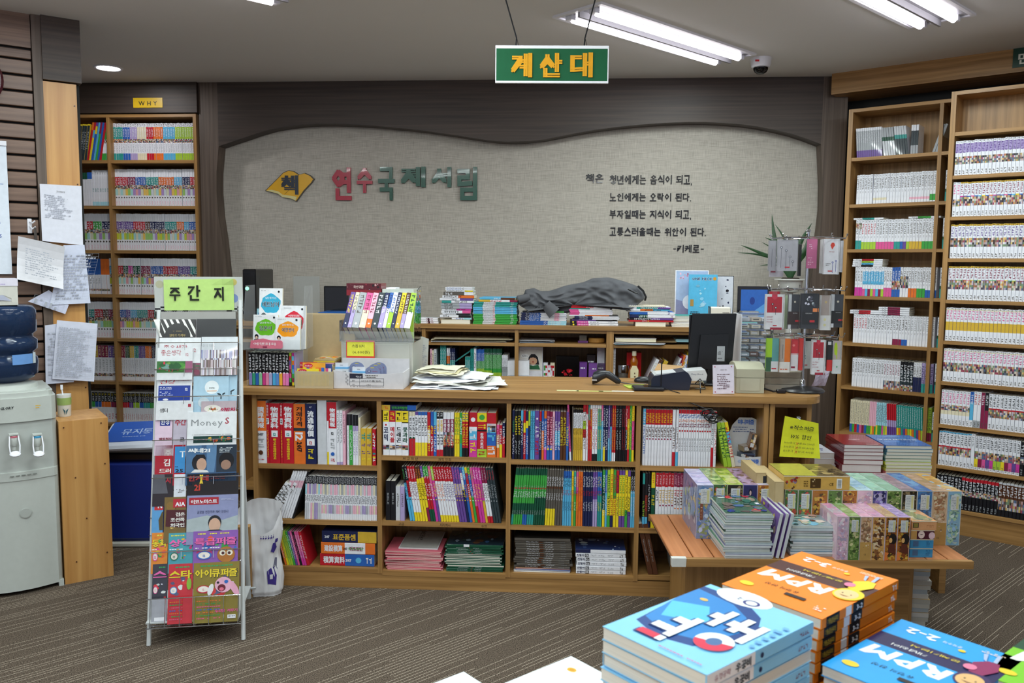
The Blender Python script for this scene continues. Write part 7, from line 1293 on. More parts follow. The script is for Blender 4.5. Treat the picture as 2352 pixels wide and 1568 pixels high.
def heap():
 from mathutils import noise
 pa, pb = onC(940, 893); t = thing('paper_heap', 'untidy heap of white sheets on the counter left of the scanner', 'papers', CF.M(pa, pb-.02, CT))
 rr = random.Random(11); cols = ['e6e8f0', 'e8eaf2', 'e0e0da', 'dcdad0', 'e6e8f0', 'e4e6ee', 'e0dcc8', 'd8cfa8', 'dcd8c4', 'dcd8c4']
 for i, (cx, cy, w_, d_, rz, z) in enumerate(((.20, .16, .40, .30, .04, .002), (.21, .17, .38, .30, -.16, .007), (.26, .20, .32, .27, .22, .013), (.18, .2, .34, .27, -.08, .022), (.17, .22, .32, .24, -.22, .034), (.2, .24, .30, .22, -.12, .044), (.13, .22, .22, .2, -.1, .06), (.12, .23, .21, .19, -.2, .066), (.12, .24, .20, .18, -.24, .072), (.12, .24, .19, .17, -.22, .078))):
  b = MB(); M = T((cx, cy, z)) @ RZ(rz); s_ = rr.uniform(0, 50)
  def f(u, v, dz=0):
   x, y = (u-.5)*w_, (v-.5)*d_; e = max(abs(u-.5), abs(v-.5))*2
   return M @ Vector((x, y, max(.0008-z+.0006*i, .010*noise.noise(Vector((x*9+s_, y*9, s_)))*(.4+e)+(.006*noise.noise(Vector((x*30, y*30+s_, 3))))-.012*max(0, e-.6)*(1 if i > 3 else .1))+dz))
  b.grid(lambda u, v: f(u, v), 14, 12, cols[i], 'matte'); b.grid(lambda u, v: f(1-u, v, -.0006), 14, 12, cols[i], 'matte')
  b.obj('sheet', None, t, 40)
heap()
a, bb = onC(1360, 898)
b = MB();
for x, w_, c, y in ((-.16, .10, 'c8c490', .0), (-.07, .12, 'c4c470', -.006), (.03, .06, 'c8c490', -.002), (.09, .10, 'd8d6c8', .006)): b.box(x, x+w_, y, y+.028, 0, .0004, c, 'matte')
tag(b.obj('tape_strip', CF.M(a, bb-.01, CT+.0002)), 'torn yellowish tape remnants on the counter edge', 'tape')
a, bb = onC(1378, 884); t = thing('barcode_scanner', 'black handheld barcode scanner lying on the worktop', 'scanner', CF.M(a, bb+.02, CT+.001, -.1))
b = MB(); rings = []
for x, y, z, ry, rz in ((-.035, 0, .022, .030, .022), (-.03, 0, .03, .036, .028), (-.012, 0, .036, .034, .030), (.01, 0, .045, .028, .024), (.03, 0, .05, .02, .018)): rings.append([(x+.0, y+ry*math.cos(q), max(.0, z+rz*math.sin(q))) for q in [2*PI*i/14 for i in range(14)]])
vs = [p for r in rings for p in r]; fs = [(i*14+k, i*14+(k+1) % 14, (i+1)*14+(k+1) % 14, (i+1)*14+k) for i in range(4) for k in range(14)]+[tuple(range(13, -1, -1)), tuple(range(56, 70))]
b.mesh(vs, fs, '24272e', 'plastic'); b.obj('head', None, t, 50)
b = MB(); b.tube([(.022, 0, .05), (.04, .0, .048), (.06, 0, .036), (.085, .0, .018), (.098, 0, .012)], [.016, .018, .017, .015, .008], '24272e', 'plastic', 12); b.obj('grip', None, t, 60)
b = MB(); b.box(-.036, -.012, -.036, -.0352, .022, .027, 'd8dae0', 'plastic'); b.obj('badge', None, t)
b = MB(); b.tube([(.097, 0, .012), (.15, .01, .004), (.22, .04, .003), (.28, .06, .02), (.34, .075, .03), (.42, .09, .002), (.55, .1, .002)], .0028, '30323a', 'plastic', 6); b.obj('cord', None, t)
a, bb = onC(1488, 898); t = thing('card_terminal', 'small black signature pad at the counter edge', 'card terminal', CF.M(a-.065, bb-.01, CT+.001, .03))
b = MB(); b.box(0, .14, 0, .09, 0, .016, '181a24', 'plastic', bev=.004); b.obj('casing', None, t); b = MB(); b.box(.05, .125, .02, .075, .0158, .0165, '20283a', 'smoked_glass'); b.obj('screen', None, t)
b = MB(); b.tube([(.13, .05, .012), (.132, .05, .13)], .0028, 'k', 'plastic', 6); b.obj('stylus', None, t)
b = MB(); b.tube([(.14, .04, .01), (.17, .0, .004), (.20, -.045, .0), (.23, -.07, -.03), (.27, -.07, -.07), (.31, -.07, -.085)], .0022, '1c1e24', 'plastic', 6); b.obj('cord', None, t)
b = MB(); b.box(0, .1, 0, .1, 0, .004, 'b4c44a', 'matte'); pd = b.pad((0, 0, .004), (1, 0, 0), (0, 1, 0)); pd.scrib(.01, .01, .09, .09, '5a7a2a', 5); tag(b.obj('flyer', CF.M(a-.08, bb+.06, CT+.0006, .2)), 'lime green leaflet behind the signature pad', 'leaflet')
b = MB(); b.lathe([(.028, 0), (.03, .008), (.026, .018), (.014, .026), (.003, .028)], '202228', 'plastic', 22, Matrix.Diagonal((1.6, 1, 1, 1))); tag(b.obj('mouse', CF.M(onC(1483, 884)[0], onC(1483, 880)[1]+.04, CT+.0005), None, 50), 'black mouse behind the leaflet', 'mouse')
a0, b0 = onC(1497, 897); a1 = onC(1628, 900)[0]; b0 += .03
t = thing('card_reader', 'navy and white document reader with a sloping top on the counter', 'card reader', CF.M(a0, b0, CT+.0005, .0)); W = a1-a0
b = MB(); b.ext([(0, 0), (W*.68, 0), (W*.72, .05), (W*.66, .078), (W*.6, .088), (W*.04, .062), (0, .045)], 0, .13, '1c2438', 'plastic'); b.obj('base', None, t, 30)
b = MB(); b.ext([(W*.62, .04), (W*.98, .045), (W*1.0, .07), (W*.96, .094), (W*.1, .072), (W*.06, .064), (W*.58, .080)], .01, .125, 'd0d2d4', 'plastic'); pd = b.pad((0, .01, 0), (1, 0, 0), (0, 0, 1), 'plastic'); pd.text('EasyCheck', W*.72, .07, .010, '2a3a5a', 0, w=.055); b.obj('cover', None, t, 30)
b = MB();
for q in range(3): b.tube([(W*.8+.01*q, .02, .03), (W*.86+.012*q, -.01, .055-.012*q), (W*.94, .0, .03), (W*.98, .02, .004+.003*q), (W*.8, .03, .003)], .0026, ['1c1e24', 'b0b09a', '1c1e24'][q], 'plastic', 6)
b.tube([(W*.84, -.04, .045), (W*.83, -.07, .02), (W*.83, -.085, -.03), (W*.83, -.085, -.12)], .0024, '1c1e24', 'plastic', 6); b.obj('cords', None, t)
def coil():
 b = MB(); a, z = CF.hit(1622, 945, -.03); rr = random.Random(2)
 pts = []
 for i in range(60): q = i*.62; pts.append((.028*math.cos(q)*(1+.3*math.sin(i*.9))+i*.0007, .008*math.sin(i*1.3), .016*math.sin(q)*(1+.25*math.cos(i))-i*.0006))
 b.tube(pts, .0028, '15161a', 'plastic', 6); b.tube([pts[0], (-.05, .01, .03), (-.10, .02, .045)], .0024, '15161a', 'plastic', 6); tag(b.obj('cable_bundle', CF.M(a, -.03, z)), 'bundled black cable hanging before the fourth counter column', 'cable')
coil()
a0, z0 = CF.hit(1577, 868, .33); a1, z1 = CF.hit(1692, 720, .33)
t = thing('desk_monitor', 'black flat monitor seen from behind on the cash counter', 'monitor', CF.M(a0, .33, CT)); W = a1-a0; ztp = z1-CT
b = MB(); b.ext([(0, .03), (W*.92, .02), (W, ztp), (W*.09, ztp-.003)], 0, .022, '101216', 'plastic'); b.obj('casing', None, t)
b = MB(); b.ext([(W*.2, .08), (W*.78, .075), (W*.84, ztp*.72), (W*.26, ztp*.70)], -.022, 0, '14161a', 'plastic'); b.obj('back_hump', None, t, 30)
b = MB(); b.box(W*.60, W*.76, -.0235, -.0222, ztp*.34, ztp*.55, 'a8acb2', 'print'); pd = b.pad((W*.6, -.0235, ztp*.34), (1, 0, 0), (0, 0, 1)); pd.scrib(.004, .03, .026, .05, 'k', 3); pd.scrib(.004, .01, .024, .018, '5a5a62', 1); b.obj('rating_label', None, t)
b = MB(); b.box(W*.3, W*.62, -.06, .10, 0, .012, '101216', 'plastic', bev=.003); b.box(W*.42, W*.52, -.015, .005, .01, .1, '101216', 'plastic'); b.obj('stand', None, t)
b = MB(); b.box(.008, W-.015, .0221, .0228, .04, ztp-.01, 'k', 'smoked_glass'); b.obj('screen', None, t)
b = MB(); b.box(0, .12, 0, .09, 0, .055, 'b08a5c', 'matte'); b.face([(0, .09, .055), (.12, .09, .055), (.15, .12, .07), (.02, .12, .08)], 'b89468', 'matte'); tag(b.obj('cardboard_box', CF.M(CF.hit(1508, 860, .36)[0], .36, CT+.0005)), 'small open brown box left of the desk monitor', 'box')
a0, z0 = CF.hit(1638, 902, .03); a1, z1 = CF.hit(1689, 839, .03); W = a1-a0; H = z1-CT
b = MB(); b.box(0, W, 0, .004, 0, H, 'd8d0e0', 'gloss'); pd = b.pad((0, 0, 0), (1, 0, 0), (0, 0, 1)); pd.rect(.003, .003, W-.003, H-.003, 'ddd6e6'); pd.text('-비밀번호 변경-', W*.5, H*.8, H*.05, '3a2a34', 0, al='c', xs=.8); pd.scrib(W*.2, H*.15, W*.85, H*.7, '5a3a44', 9)
for q in ((.1, .07), (.9, .07), (.88, .93), (.1, .93)): pd.ell(W*q[0], H*q[1], .003, .003, 'b04a6a', 8)
b.box(0, W, .004, .05, 0, .002, 'w', 'acrylic'); tag(b.obj('notice_stand', CF.M(a0, .03, CT+.0005) @ RX(-.08) @ RY(-.03)), 'small acrylic stand with a lilac printed notice', 'notice')
a0, b0 = onC(1690, 902); a1 = onC(1742, 905)[0]; t = thing('label_printer', 'beige receipt printer right of the lilac notice', 'printer', CF.M(a0, b0+.0, CT+.0005, 0)); W = .125
hT = CF.hit(1715, 836, b0)[1]-CT
b = MB(); b.ext([(0, 0), (.17, 0), (.18, .03), (.18, .085), (.16, hT*.9), (.12, hT), (.05, hT), (.0, hT*.82)], 0, W, 'b8b6a0', 'plastic', Matrix(((0, 1, 0, 0), (1, 0, 0, 0), (0, 0, 1, 0), (0, 0, 0, 1)))); b.obj('casing', None, t, 30)
b = MB(); b.box(-.001, W+.001, -.001, .18, hT*.52, hT*.54, '8a8878', 'plastic'); b.box(.018, W-.02, -.002, 0, hT*.08, hT*.5, 'bcbaa6', 'plastic'); b.obj('lid_seam', None, t)
b = MB(); b.tube([(W, .05, .02), (W+.03, .03, .01), (W+.05, .04, .003), (W+.09, .02, .008)], .004, 'k', 'plastic', 6); b.box(W+.06, W+.10, .005, .03, .0, .016, 'k', 'plastic', bev=.003); b.obj('cord', None, t)
for i, (x0, x1, yt, yb, bb, c, lab) in enumerate(((1753, 1842, 880, 893, .20, 'ada596', 'lowest flat film-wrapped box behind the earphone stand'), (1753, 1842, 869, 880, .20, 'a89e8c', 'second flat film-wrapped box behind the earphone stand'), (1750, 1840, 857, 869, .20, 'a09684', 'topmost flat film-wrapped box behind the earphone stand'))):
 a0, _ = CF.hit(x0+i*2, yb, bb); a1, _ = CF.hit(x1, yb, bb)
 b = MB(); b.box(0, a1-a0, 0, .17, 0, .027, c, 'print'); b.box(-.0015, a1-a0+.0015, -.0015, .1715, -.0, .0285, 'w', 'film'); tag(b.obj('flat_box', CF.M(a0+R.uniform(-.006, .006), bb-.03+i*.004, CT+.0008+i*.0292)), lab, 'box', 'flat boxes behind the earphone stand')
a, bb = onC(1872, 895)
b = MB(); bent(b, (0, 0, .0), (.07, .02, .0), (.09, .02, .09), (.02, .0, .10), .01, 5, 5, 'd4c8dc', 'matte', fn=lambda u, v: .004*math.sin(9*u+5*v)); tag(b.obj('paper_bag', CF.M(onC(1862, 886)[0], .33, CT+.001)), 'crumpled lilac paper at the counter\'s right end', 'paper')
a0, _ = CF.hit(1694, 900, .36); a1, _ = CF.hit(1768, 900, .36)
t = thing('acrylic_tower', 'clear acrylic display tower full of small packets behind the earphone stand', 'display case', CF.M(a0, .33, CT+.0005)); W = a1-a0; HT = CF.hit(1730, 722, .36)[1]-CT
b = MB(); b.box(0, .004, 0, .18, 0, HT, 'w', 'plastic'); b.box(W-.003, W, 0, .18, 0, HT, 'w', 'acrylic'); b.box(0, W, .18, .183, 0, HT, 'w', 'acrylic'); b.box(0, W, -.003, 0, 0, HT, 'w', 'film'); b.obj('casing', None, t)
nr = 10
PCN = dict(zip(['d8d8dc', 'b8b8c0', '8a8a90', 'c8b8a8', 'd8d0c0', '7a5a54', 'a8b8c8'], ['white', 'silver', 'grey', 'beige', 'cream', 'brown', 'pale blue']))
for i in range(nr+1):
 b = MB(); b.box(.004, W-.003, 0, .18, HT*i/nr-.001 if i else 0, HT*i/nr+.001, 'w', 'acrylic'); b.obj('shelf', None, t)
rr = random.Random(9)
for i in range(nr):
 for j in range(3):
  c = rr.choice(['d8d8dc', 'b8b8c0', '8a8a90', 'c8b8a8', 'd8d0c0', '7a5a54', 'a8b8c8']); b = MB(); w_ = W/3.4; h_ = HT/nr*.6*rr.uniform(.6, 1)
  b.box(0, w_*.9, 0, .09, 0, h_, c, 'gloss'); b.box(w_*.1, w_*.7, -.0006, 0, h_*.3, h_*.6, rr.choice(['w', 'G', 's']), 'print')
  tag(b.obj('small_packet', CF.M(a0+.008+j*W/3.2, .35+rr.uniform(0, .03), CT+.0025+HT*i/nr)), f'small {PCN[c]} packet on the clear tower\'s {ordw(i+1)} level from below, {["left", "middle", "right"][j]}', 'packet', 'packets inside the clear acrylic tower')
a, bb = onC(1845, 899); bb += .02; SPM = CF.M(a, bb, CT+.0004)
t = thing('spinner_rack', 'chrome countertop spinner rack hung with earphone packs', 'display rack', SPM)
zT = CF.hit(1850, 533, bb)[1]-CT
b = MB(); b.lathe([(.098, 0), (.1, .004), (.092, .012), (.05, .018), (.02, .024)], '14151a', 'plastic', 40); b.obj('base', None, t, 40)
b = MB(); b.tube([(0, 0, .02), (0, 0, zT)], .007, 'x', 'chrome', 14); b.lathe([(.014, .02), (.012, .05), (.008, .055)], 'x', 'chrome', 16); b.lathe([(.01, 0), (.012, .006), (.008, .014)], 'x', 'chrome', 14, T((0, 0, zT))); b.obj('pole', None, t, 40)
tz = [CF.hit(1850, y, bb)[1]-CT for y in (546, 664, 770)]
hooks = {}
for ti, z in enumerate(tz):
 b = MB()
 b.tube([(.115*math.cos(q), .115*math.sin(q), z) for q in [2*PI*i/20 for i in range(21)]], .0026, 'x', 'chrome', 5, False)
 for q in (0, PI/2, PI, 3*PI/2): b.tube([(0, 0, z), (.115*math.cos(q), .115*math.sin(q), z)], .0026, 'x', 'chrome', 5)
 b.obj('hook_ring', None, t)
 for i in range(10):
  q = 2*PI*i/10+.2*ti; d_ = Vector((math.cos(q), math.sin(q), 0)); b = MB()
  b.tube([d_*.115+Vector((0, 0, z)), d_*.165+Vector((0, 0, z-.004)), d_*.172+Vector((0, 0, z+.012))], .0022, 'x', 'chrome', 5); b.lathe([(.003, 0), (.004, .003), (.003, .006)], 'x', 'chrome', 8, T(d_*.172+Vector((0, 0, z+.010)))); b.obj('hook', None, t)
def pack(x0, x1, yt, yb, off, draw, c, lab, dp=.022, clearfront=True, rz=0):
 bbk = bb+off; A0, Z0 = CF.hit(x0, yb, bbk); A1, Z1 = CF.hit(x1, yt, bbk); W, H = A1-A0, Z1-Z0
 tt_ = thing('earphone_pack', lab, 'earphone pack', CF.M(A0, bbk, Z0, rz), 'earphone packs on the spinner')
 b = MB(); b.box(.001, W-.001, dp*.5, dp, .001, H-.001, c, 'print'); pd = b.pad((0, dp*.5, 0), (1, 0, 0), (0, 0, 1)); draw(pd, W, H); b.obj('card', None, tt_)
 b = MB(); b.box(0, W, 0, dp+.001, 0, H, 'w', 'film'); b.obj('clear_box', None, tt_)
 b = MB(); b.box(W*.38, W*.62, dp*.5, dp*.5+.001, H, H+.016, 'w', 'film'); b.obj('hang_tab', None, tt_)
def buds(pd, W, H, pts, c='6a6a74'):
 for x, y, l in pts: pd.ell(W*x, H*y, W*.07, W*.06, c, 10); pd.ell(W*x, H*y, W*.035, W*.03, 'd8dae0', 8); pd.rect(W*x-.0008, H*(y-l), W*x+.0008, H*y-.002, c)
pack(1766, 1784, 552, 622, -.05, lambda p, W, H: (p.rect(0, 0, W, H, 'a4a2aa'), buds(p, W, H, [(.5, .72, .6)])), 'a4a2aa', 'narrow grey earphone pack at the top left of the spinner', .03)
pack(1786, 1834, 550, 622, -.085, lambda p, W, H: (p.rect(0, 0, W, H, 'aeacb4'), buds(p, W, H, [(.2, .75, .65), (.45, .65, .6), (.65, .45, .3), (.8, .3, .15)]), p.rect(W*.4, H*.1, W*.65, H*.14, 'c82a3a')), 'aeacb4', 'grey pack with two silver earbuds on the upper tier', .03)
pack(1768, 1800, 610, 636, -.01, lambda p, W, H: p.scrib(W*.1, H*.3, W*.9, H*.7, 'a04a5a'), 'c8c0c8', 'low pale pack under the two grey ones', .02)
pack(1834, 1842, 560, 634, .03, lambda p, W, H: None, '16161a', 'narrow black pack edge-on at the upper tier', .03)
pack(1853, 1878, 549, 616, -.02, lambda p, W, H: (p.rect(0, 0, W, H, 'c86a94'), p.scrib(W*.25, H*.65, W*.6, H*.85, 'e8c8d8', 3), p.scrib(W*.15, H*.1, W*.8, H*.4, 'e0a8c0', 4)), 'c86a94', 'pink earphone box on the upper tier', .02)
pack(1885, 1893, 549, 628, .0, lambda p, W, H: None, 'd0cccc', 'white box side on the upper tier', .03)
pack(1893, 1930, 548, 630, -.07, lambda p, W, H: (p.poly([(W*.55, H*.7), (W*.42, H*.82), (W*.5, H*.88), (W*.68, H*.88), (W*.74, H*.82)], 'd84030'), p.rect(W*.5, H*.87, W*.66, H*.89, 'd84030'), p.text('NUZZ', W*.36, H*.62, H*.05, 'a83a34', 1), buds(p, W, H, [(.62, .34, .3), (.85, .38, .3)], '2a3a9a'), p.scrib(W*.15, H*.24, W*.5, H*.32, 'G', 2), p.rect(W*.3, H*.08, W*.62, H*.11, 'c83040')), 'dddce2', 'large white earphone box with a red emblem on the upper tier', .03)
pack(1930, 1938, 552, 625, .01, lambda p, W, H: p.scrib(W*.1, H*.05, W*.9, H*.15, 'G'), 'c8c8d0', 'narrow clear pack at the right end of the upper tier', .02)
def redw(t1):
 def f(p, W, H): p.rect(W*.1, H*.48, W*.92, H*.93, 'b01c30'); buds(p, W, H, [(.4, .72, .2), (.58, .62, .2)], '2a1a20'); p.poly([(W*.35, H*1), (W*.65, H), (W*.65, H*.9), (W*.5, H*.84), (W*.35, H*.9)], 'c8304a'); [p.text(a_, W*.1, H*y, H*.05, 'b04058', 1) for a_, y in ((t1[0], .34), (t1[1], .27), (t1[2], .2))] ; p.rect(W*.45, H*.1, W*.66, H*.13, 'c82a3a'); p.rect(W*.3, 0, W*.95, H*.06, '9a1c34')
 return f
pack(1758, 1803, 676, 757, -.11, redw(('EARSET', 'SOUND', 'PHONE')), 'dcdce0', 'white pack with a red window and black earbuds, middle tier', .035)
pack(1803, 1812, 678, 755, -.04, lambda p, W, H: None, 'a8b898', 'olive clear pack edge, middle tier', .03)
def dark(c1, c2):
 def f(p, W, H): p.rect(0, 0, W*.3, H, 'c4c6ca'); p.rect(W*.3, H*.5, W, H, '3a3c44'); p.ell(W*.62, H*.78, W*.1, W*.1, 'c8c0b0'); p.rect(0, H*.12, W, H*.5, c1); p.text('PLEOMAX', W*.45, H*.44, H*.035, 'd0d0d4', 0, w=W*.45); p.rect(W*.7, H*.2, W*.98, H*.25, 'c82a34'); p.rect(0, 0, W*.28, H*.1, 'd8d8dc')
 return f
pack(1811, 1838, 676, 755, -.085, dark('3a2a2a', 0), '4a4448', 'brown and black pack, middle tier', .03)
pack(1840, 1882, 674, 755, -.12, lambda p, W, H: (p.rect(W*.15, H*.4, W*.95, H, '2a2c34'), p.blobs(W*.2, H*.55, W*.9, H*.95, ['d8dce8', '4a4c58', '8a8c98'], 12, sz=.16), p.rect(W*.1, H*.12, W, H*.48, '202228'), p.text('PLEOMAX', W*.3, H*.42, H*.04, 'e0e0e4', 0, w=W*.4), p.rect(W*.55, H*.18, W*.85, H*.24, 'c82a34'), p.rect(W*.72, H*.48, W*.98, H*.58, 'e88a50')), '33353d', 'glossy black pack with painted blue-white glare, middle tier', .035)  # pale blobs on the card paint in the wrapping's glare
pack(1884, 1911, 678, 758, -.07, lambda p, W, H: (p.rect(W*.1, H*.42, W*.9, H, 'a89a94'), p.ell(W*.55, H*.8, W*.12, W*.12, 'c0a878'), p.rect(0, 0, W, H*.42, 'dcdad8'), p.ell(W*.5, H*.3, W*.13, W*.13, 'e0d8a0'), p.ell(W*.5, H*.14, W*.13, W*.13, 'e0d8a0')), 'c8c4c4', 'white and clear pack with yellow dots, middle tier', .03)
pack(1909, 1938, 676, 752, -.05, dark('16161a', 0), '2a2a30', 'black pack at the right end, middle tier', .03)
def lime_(c1, c2):
 def f(p, W, H): p.rect(0, H*.4, W*.5, H, c1); p.rect(0, 0, W*.5, H*.42, '2a5a3a'); p.rect(W*.5, H*.3, W, H, c2); p.rect(W*.45, 0, W, H*.3, 'd8dade'); p.rect(W*.5, H*.06, W*.9, H*.1, 'c82a3a')
 return f
pack(1760, 1790, 777, 853, -.11, lime_('9ac81e', '5a9a9a'), '8ac02a', 'lime and teal pack, lowest tier', .03)
pack(1791, 1817, 778, 855, -.12, lambda p, W, H: (p.rect(W*.5, H*.3, W, H, 'd8701e'), p.rect(0, H*.3, W*.5, H, 'a89a90'), buds(p, W, H, [(.3, .8, .4)], '3a3430'), p.rect(0, 0, W, H*.3, 'dcd8d4'), p.scrib(W*.1, H*.05, W*.9, H*.12, 'c8603a')), 'c88a5a', 'orange pack with one dark earbud, lowest tier', .03)
pack(1817, 1835, 779, 852, -.11, lambda p, W, H: (p.rect(0, H*.55, W, H, 'c8303a'), p.ell(W*.4, H*.8, W*.2, W*.2, 'e87a7a'), p.rect(0, 0, W, H*.5, 'dcd8dc'), p.rect(W*.1, H*.08, W*.7, H*.14, '8a1c3a')), 'd8b0b4', 'red and white pack beside the orange one', .03)
pack(1834, 1846, 777, 850, -.09, lambda p, W, H: p.rect(0, 0, W, H, 'd83a34'), 'd83a34', 'narrow scarlet pack, lowest tier', .025, rz=0)
pack(1839, 1866, 766, 846, .02, lambda p, W, H: (p.rect(0, H*.78, W, H, '1a1816'), p.rect(0, 0, W, H*.78, 'd4d6d4'), p.scrib(W*.3, H*.25, W*.6, H*.4, '6a9a9a', 2), p.rect(W*.4, H*.08, W*.7, H*.11, 'c82a34')), 'd4d6d4', 'white box with black header card behind, lowest tier', .02)
pack(1865, 1898, 781, 861, -.12, redw(('ULTRA', 'BEAT', 'SOUND')), 'dcdce0', 'red-windowed white pack with bold letters, lowest tier', .035)
pack(1900, 1914, 783, 852, -.09, lambda p, W, H: (p.rect(0, H*.38, W, H, '141416'), p.rect(0, 0, W, H*.36, 'd8302c'), p.rect(W*.15, H*.86, W*.85, H*.97, 'd0d0d4')), '141416', 'narrow black and red pack, lowest tier', .03)
pack(1912, 1935, 783, 858, -.08, lambda p, W, H: (p.rect(W*.1, H*.4, W*.95, H, 'b8a8a4'), p.ell(W*.4, H*.75, W*.2, H*.2, 'b4d01e', 12), p.rect(W*.5, H*.45, W*.6, H*.7, 'b4d01e'), p.rect(0, 0, W, H*.42, 'd8dcdc'), p.ell(W*.6, H*.2, W*.1, W*.1, '5aa87a')), 'c8ccc8', 'clear pack with lime earphones at the right end', .03)
pack(1768, 1792, 669, 680, .03, lambda p, W, H: None, 'b81c30', 'red blister top peeping over the middle tier', .02)
pa, pz = WF.hit(1815, 655, -.12)
t = thing('potted_plant', 'spiky green houseplant in a white pot behind the spinner', 'plant', WF.M(pa, -.12, 0))
b = MB(); b.lathe([(.05, pz-.04), (.07, pz-.02), (.078, pz+.03), (.1, pz+.034), (.1, pz+.042), (.06, pz+.04)], 'dcdcd8', 'plastic', 32); b.obj('pot', None, t, 40)
b = MB(); b.lathe([(.07, 0), (.07, .02), (.02, .03), (.02, pz-.05), (.06, pz-.042)], 'd0d0cc', 'plastic', 24); b.obj('stand', None, t, 40)
b = MB(); b.lathe([(.07, pz+.034), (.05, pz+.05)], '2a2018', 'matte', 16); b.obj('soil', None, t)
base = Vector((0, 0, pz+.04))
def leafpx(pts, w_, off):
 P = []
 for i, (x, y) in enumerate(pts):
  ob = -.12+off*i/(len(pts)-1); A, Z = WF.hit(x, y, ob); P.append(Vector((A-pa, ob+.12, Z)))
 P = [base]+P; n = 12; C_ = []
 for i in range(n+1):
  f = i/n*(len(P)-1); k = min(int(f), len(P)-2); u = f-k; p0 = P[max(k-1, 0)]; p1 = P[k]; p2 = P[k+1]; p3 = P[min(k+2, len(P)-1)]
  C_.append(.5*((2*p1)+(-p0+p2)*u+(2*p0-5*p1+4*p2-p3)*u*u+(-p0+3*p1-3*p2+p3)*u**3))
 vs = []
 for i, p in enumerate(C_):
  d_ = (C_[min(i+1, n)]-C_[max(i-1, 0)]).normalized(); s_ = d_.cross(Vector((0, -1, 0))).normalized(); ww = 1.35*w_*math.sin(PI*min(1, .12+.88*i/n)**.8)*.9+.0006; nn = s_.cross(d_)
  vs += [p+s_*ww, p+nn*ww*.35, p-s_*ww]
 b = MB(); b.mesh(vs, [(i*3+k, i*3+k+1, i*3+k+4, i*3+k+3) for i in range(n) for k in (0, 1)], 'g', 'leaf'); b.obj('leaf', None, t, True)
for pts, w_, off in (([(1790, 590), (1778, 540), (1773, 492)], .014, .03), ([(1785, 600), (1740, 578), (1702, 563)], .010, -.04), ([(1785, 600), (1745, 585), (1694, 580)], .007, -.06), ([(1800, 590), (1785, 560), (1757, 545)], .009, 0), ([(1800, 600), (1790, 580), (1750, 556)], .008, -.03), ([(1825, 590), (1842, 550), (1865, 512)], .015, 0), ([(1830, 600), (1850, 570), (1856, 540)], .014, .02), ([(1800, 620), (1775, 608), (1746, 610)], .007, .0), ([(1835, 600), (1848, 585), (1852, 575)], .012, -.04), ([(1815, 590), (1800, 545), (1780, 515)], .008, .02), ([(1822, 590), (1830, 560), (1836, 540)], .012, .05)): leafpx(pts, w_, off)
# ================= piles in the counter's bottom row =================
def cst(x0, x1, y, items, place, b=.02, rz=.02, jx=.004):
 col = [0 if x0 < 870 else 1 if x0 < 1168 else 2 if x0 < 1468 else 3][0]
 a0 = CF.hit(x0, y, b)[0]; a1 = CF.hit(x1, y, b)[0]; stack(CF, (a0+a1)/2, b, CS[col][0]+.0006, items, place, jx=jx, jr=rz)
cst(733, 866, 1300, [(S(1, 57, 255, 'r46 b54', 'thick red cost yearbook with blue end', (('>積算資料', 'w', .06, .46, .6), ('O', 'c', .62, .8, .5), ('>2017', 'w', .47, .58, .35), ('', 'w', .84, .96, .5)), 200, 'r'), 'spine'), (S(1, 54, 255, 'o44 w38 o18', 'thick orange cost yearbook with white middle', (('>建設積算', 'w', .06, .4, .6), ('>2017', 'k', .41, .49, .3), ('>퀴즈민단', 'm', .52, .78, .4), ('', 'g', .5, .8, .2)), 200, 'o'), 'spine'), (S(1, 54, 258, 'n66 f34', 'thick navy cost yearbook with gold end', (('>2017', 'w', .05, .14, .3), ('>표준품셈', 'f', .2, .62, .6), ('O', 'f', .74, .86, .7)), 200, 'n'), 'spine', .005)], 'in the counter\'s first column, bottom shelf')
cst(882, 1020, 1312, [(S(15, 5.6, 262, 'P100', 'thin pink-covered score book', (), 195, 'd86a7c'), 'fore')], 'in the pink pile of the second counter column', rz=.05, jx=.008)
def grey_cover(pd, W, H): pd.rect(.004, .004, W-.004, H-.004, 'c4c4c0'); pd.rect(.012, .012, W-.012, .0135, '4a4a4a'); pd.rect(.012, H-.0135, W-.012, H-.012, '4a4a4a'); pd.text('교육원고지', W*.5, H*.55, W*.16, '2a2a2a', 1, vert=False, rot=-PI/2)
cst(905, 1015, 1272, [(S(1, 5, 250, 'w100', 'grey lettered notebook cover', (), 185, 'w', cover=grey_cover), 'right', 0)], 'on top of the pink pile', b=.05)
for o in COL.objects:
 if o.get('label', '').startswith('grey lettered notebook'): o.location.z += 15*.0060
gb = S(3, 7.5, 262, 'd100', 'glossy green workbook', (('O', 'r', .42, .47, .5), ('', 'w', .2, .38, .4), ('', 'w', .5, .62, .4)), 195, 'd', mat='gloss'); gb2 = dict(gb, desc='upper glossy green workbook', n=4)
def artcover(pal, k=30):
 def f(pd, W, H): pd.rect(0, 0, W, H, pal[0]); pd.blobs(0, 0, W, H, pal, k, sz=.09)
 return f
cst(1022, 1155, 1318, [(gb, 'spine'), (S(1, 9, 262, 'd100', 'thin dark green workbook', (), 195, 'd'), 'fore'), (S(7, 7, 258, 'w100', 'white-edged workbook', (), 195, '3a6a5a'), 'fore', -.003), (gb2, 'spine'), (S(1, 14, 262, 'd30 w10 d60', 'wrapped dark workbook with picture cover', (), 195, 'd', mat='gloss', cover=artcover(['1e2e3a', '3a5a8a', '7a8a9a', '5a3a2a', '2a4a3a'])), 'spine')], 'in the green pile of the second counter column', rz=.03, jx=.006)
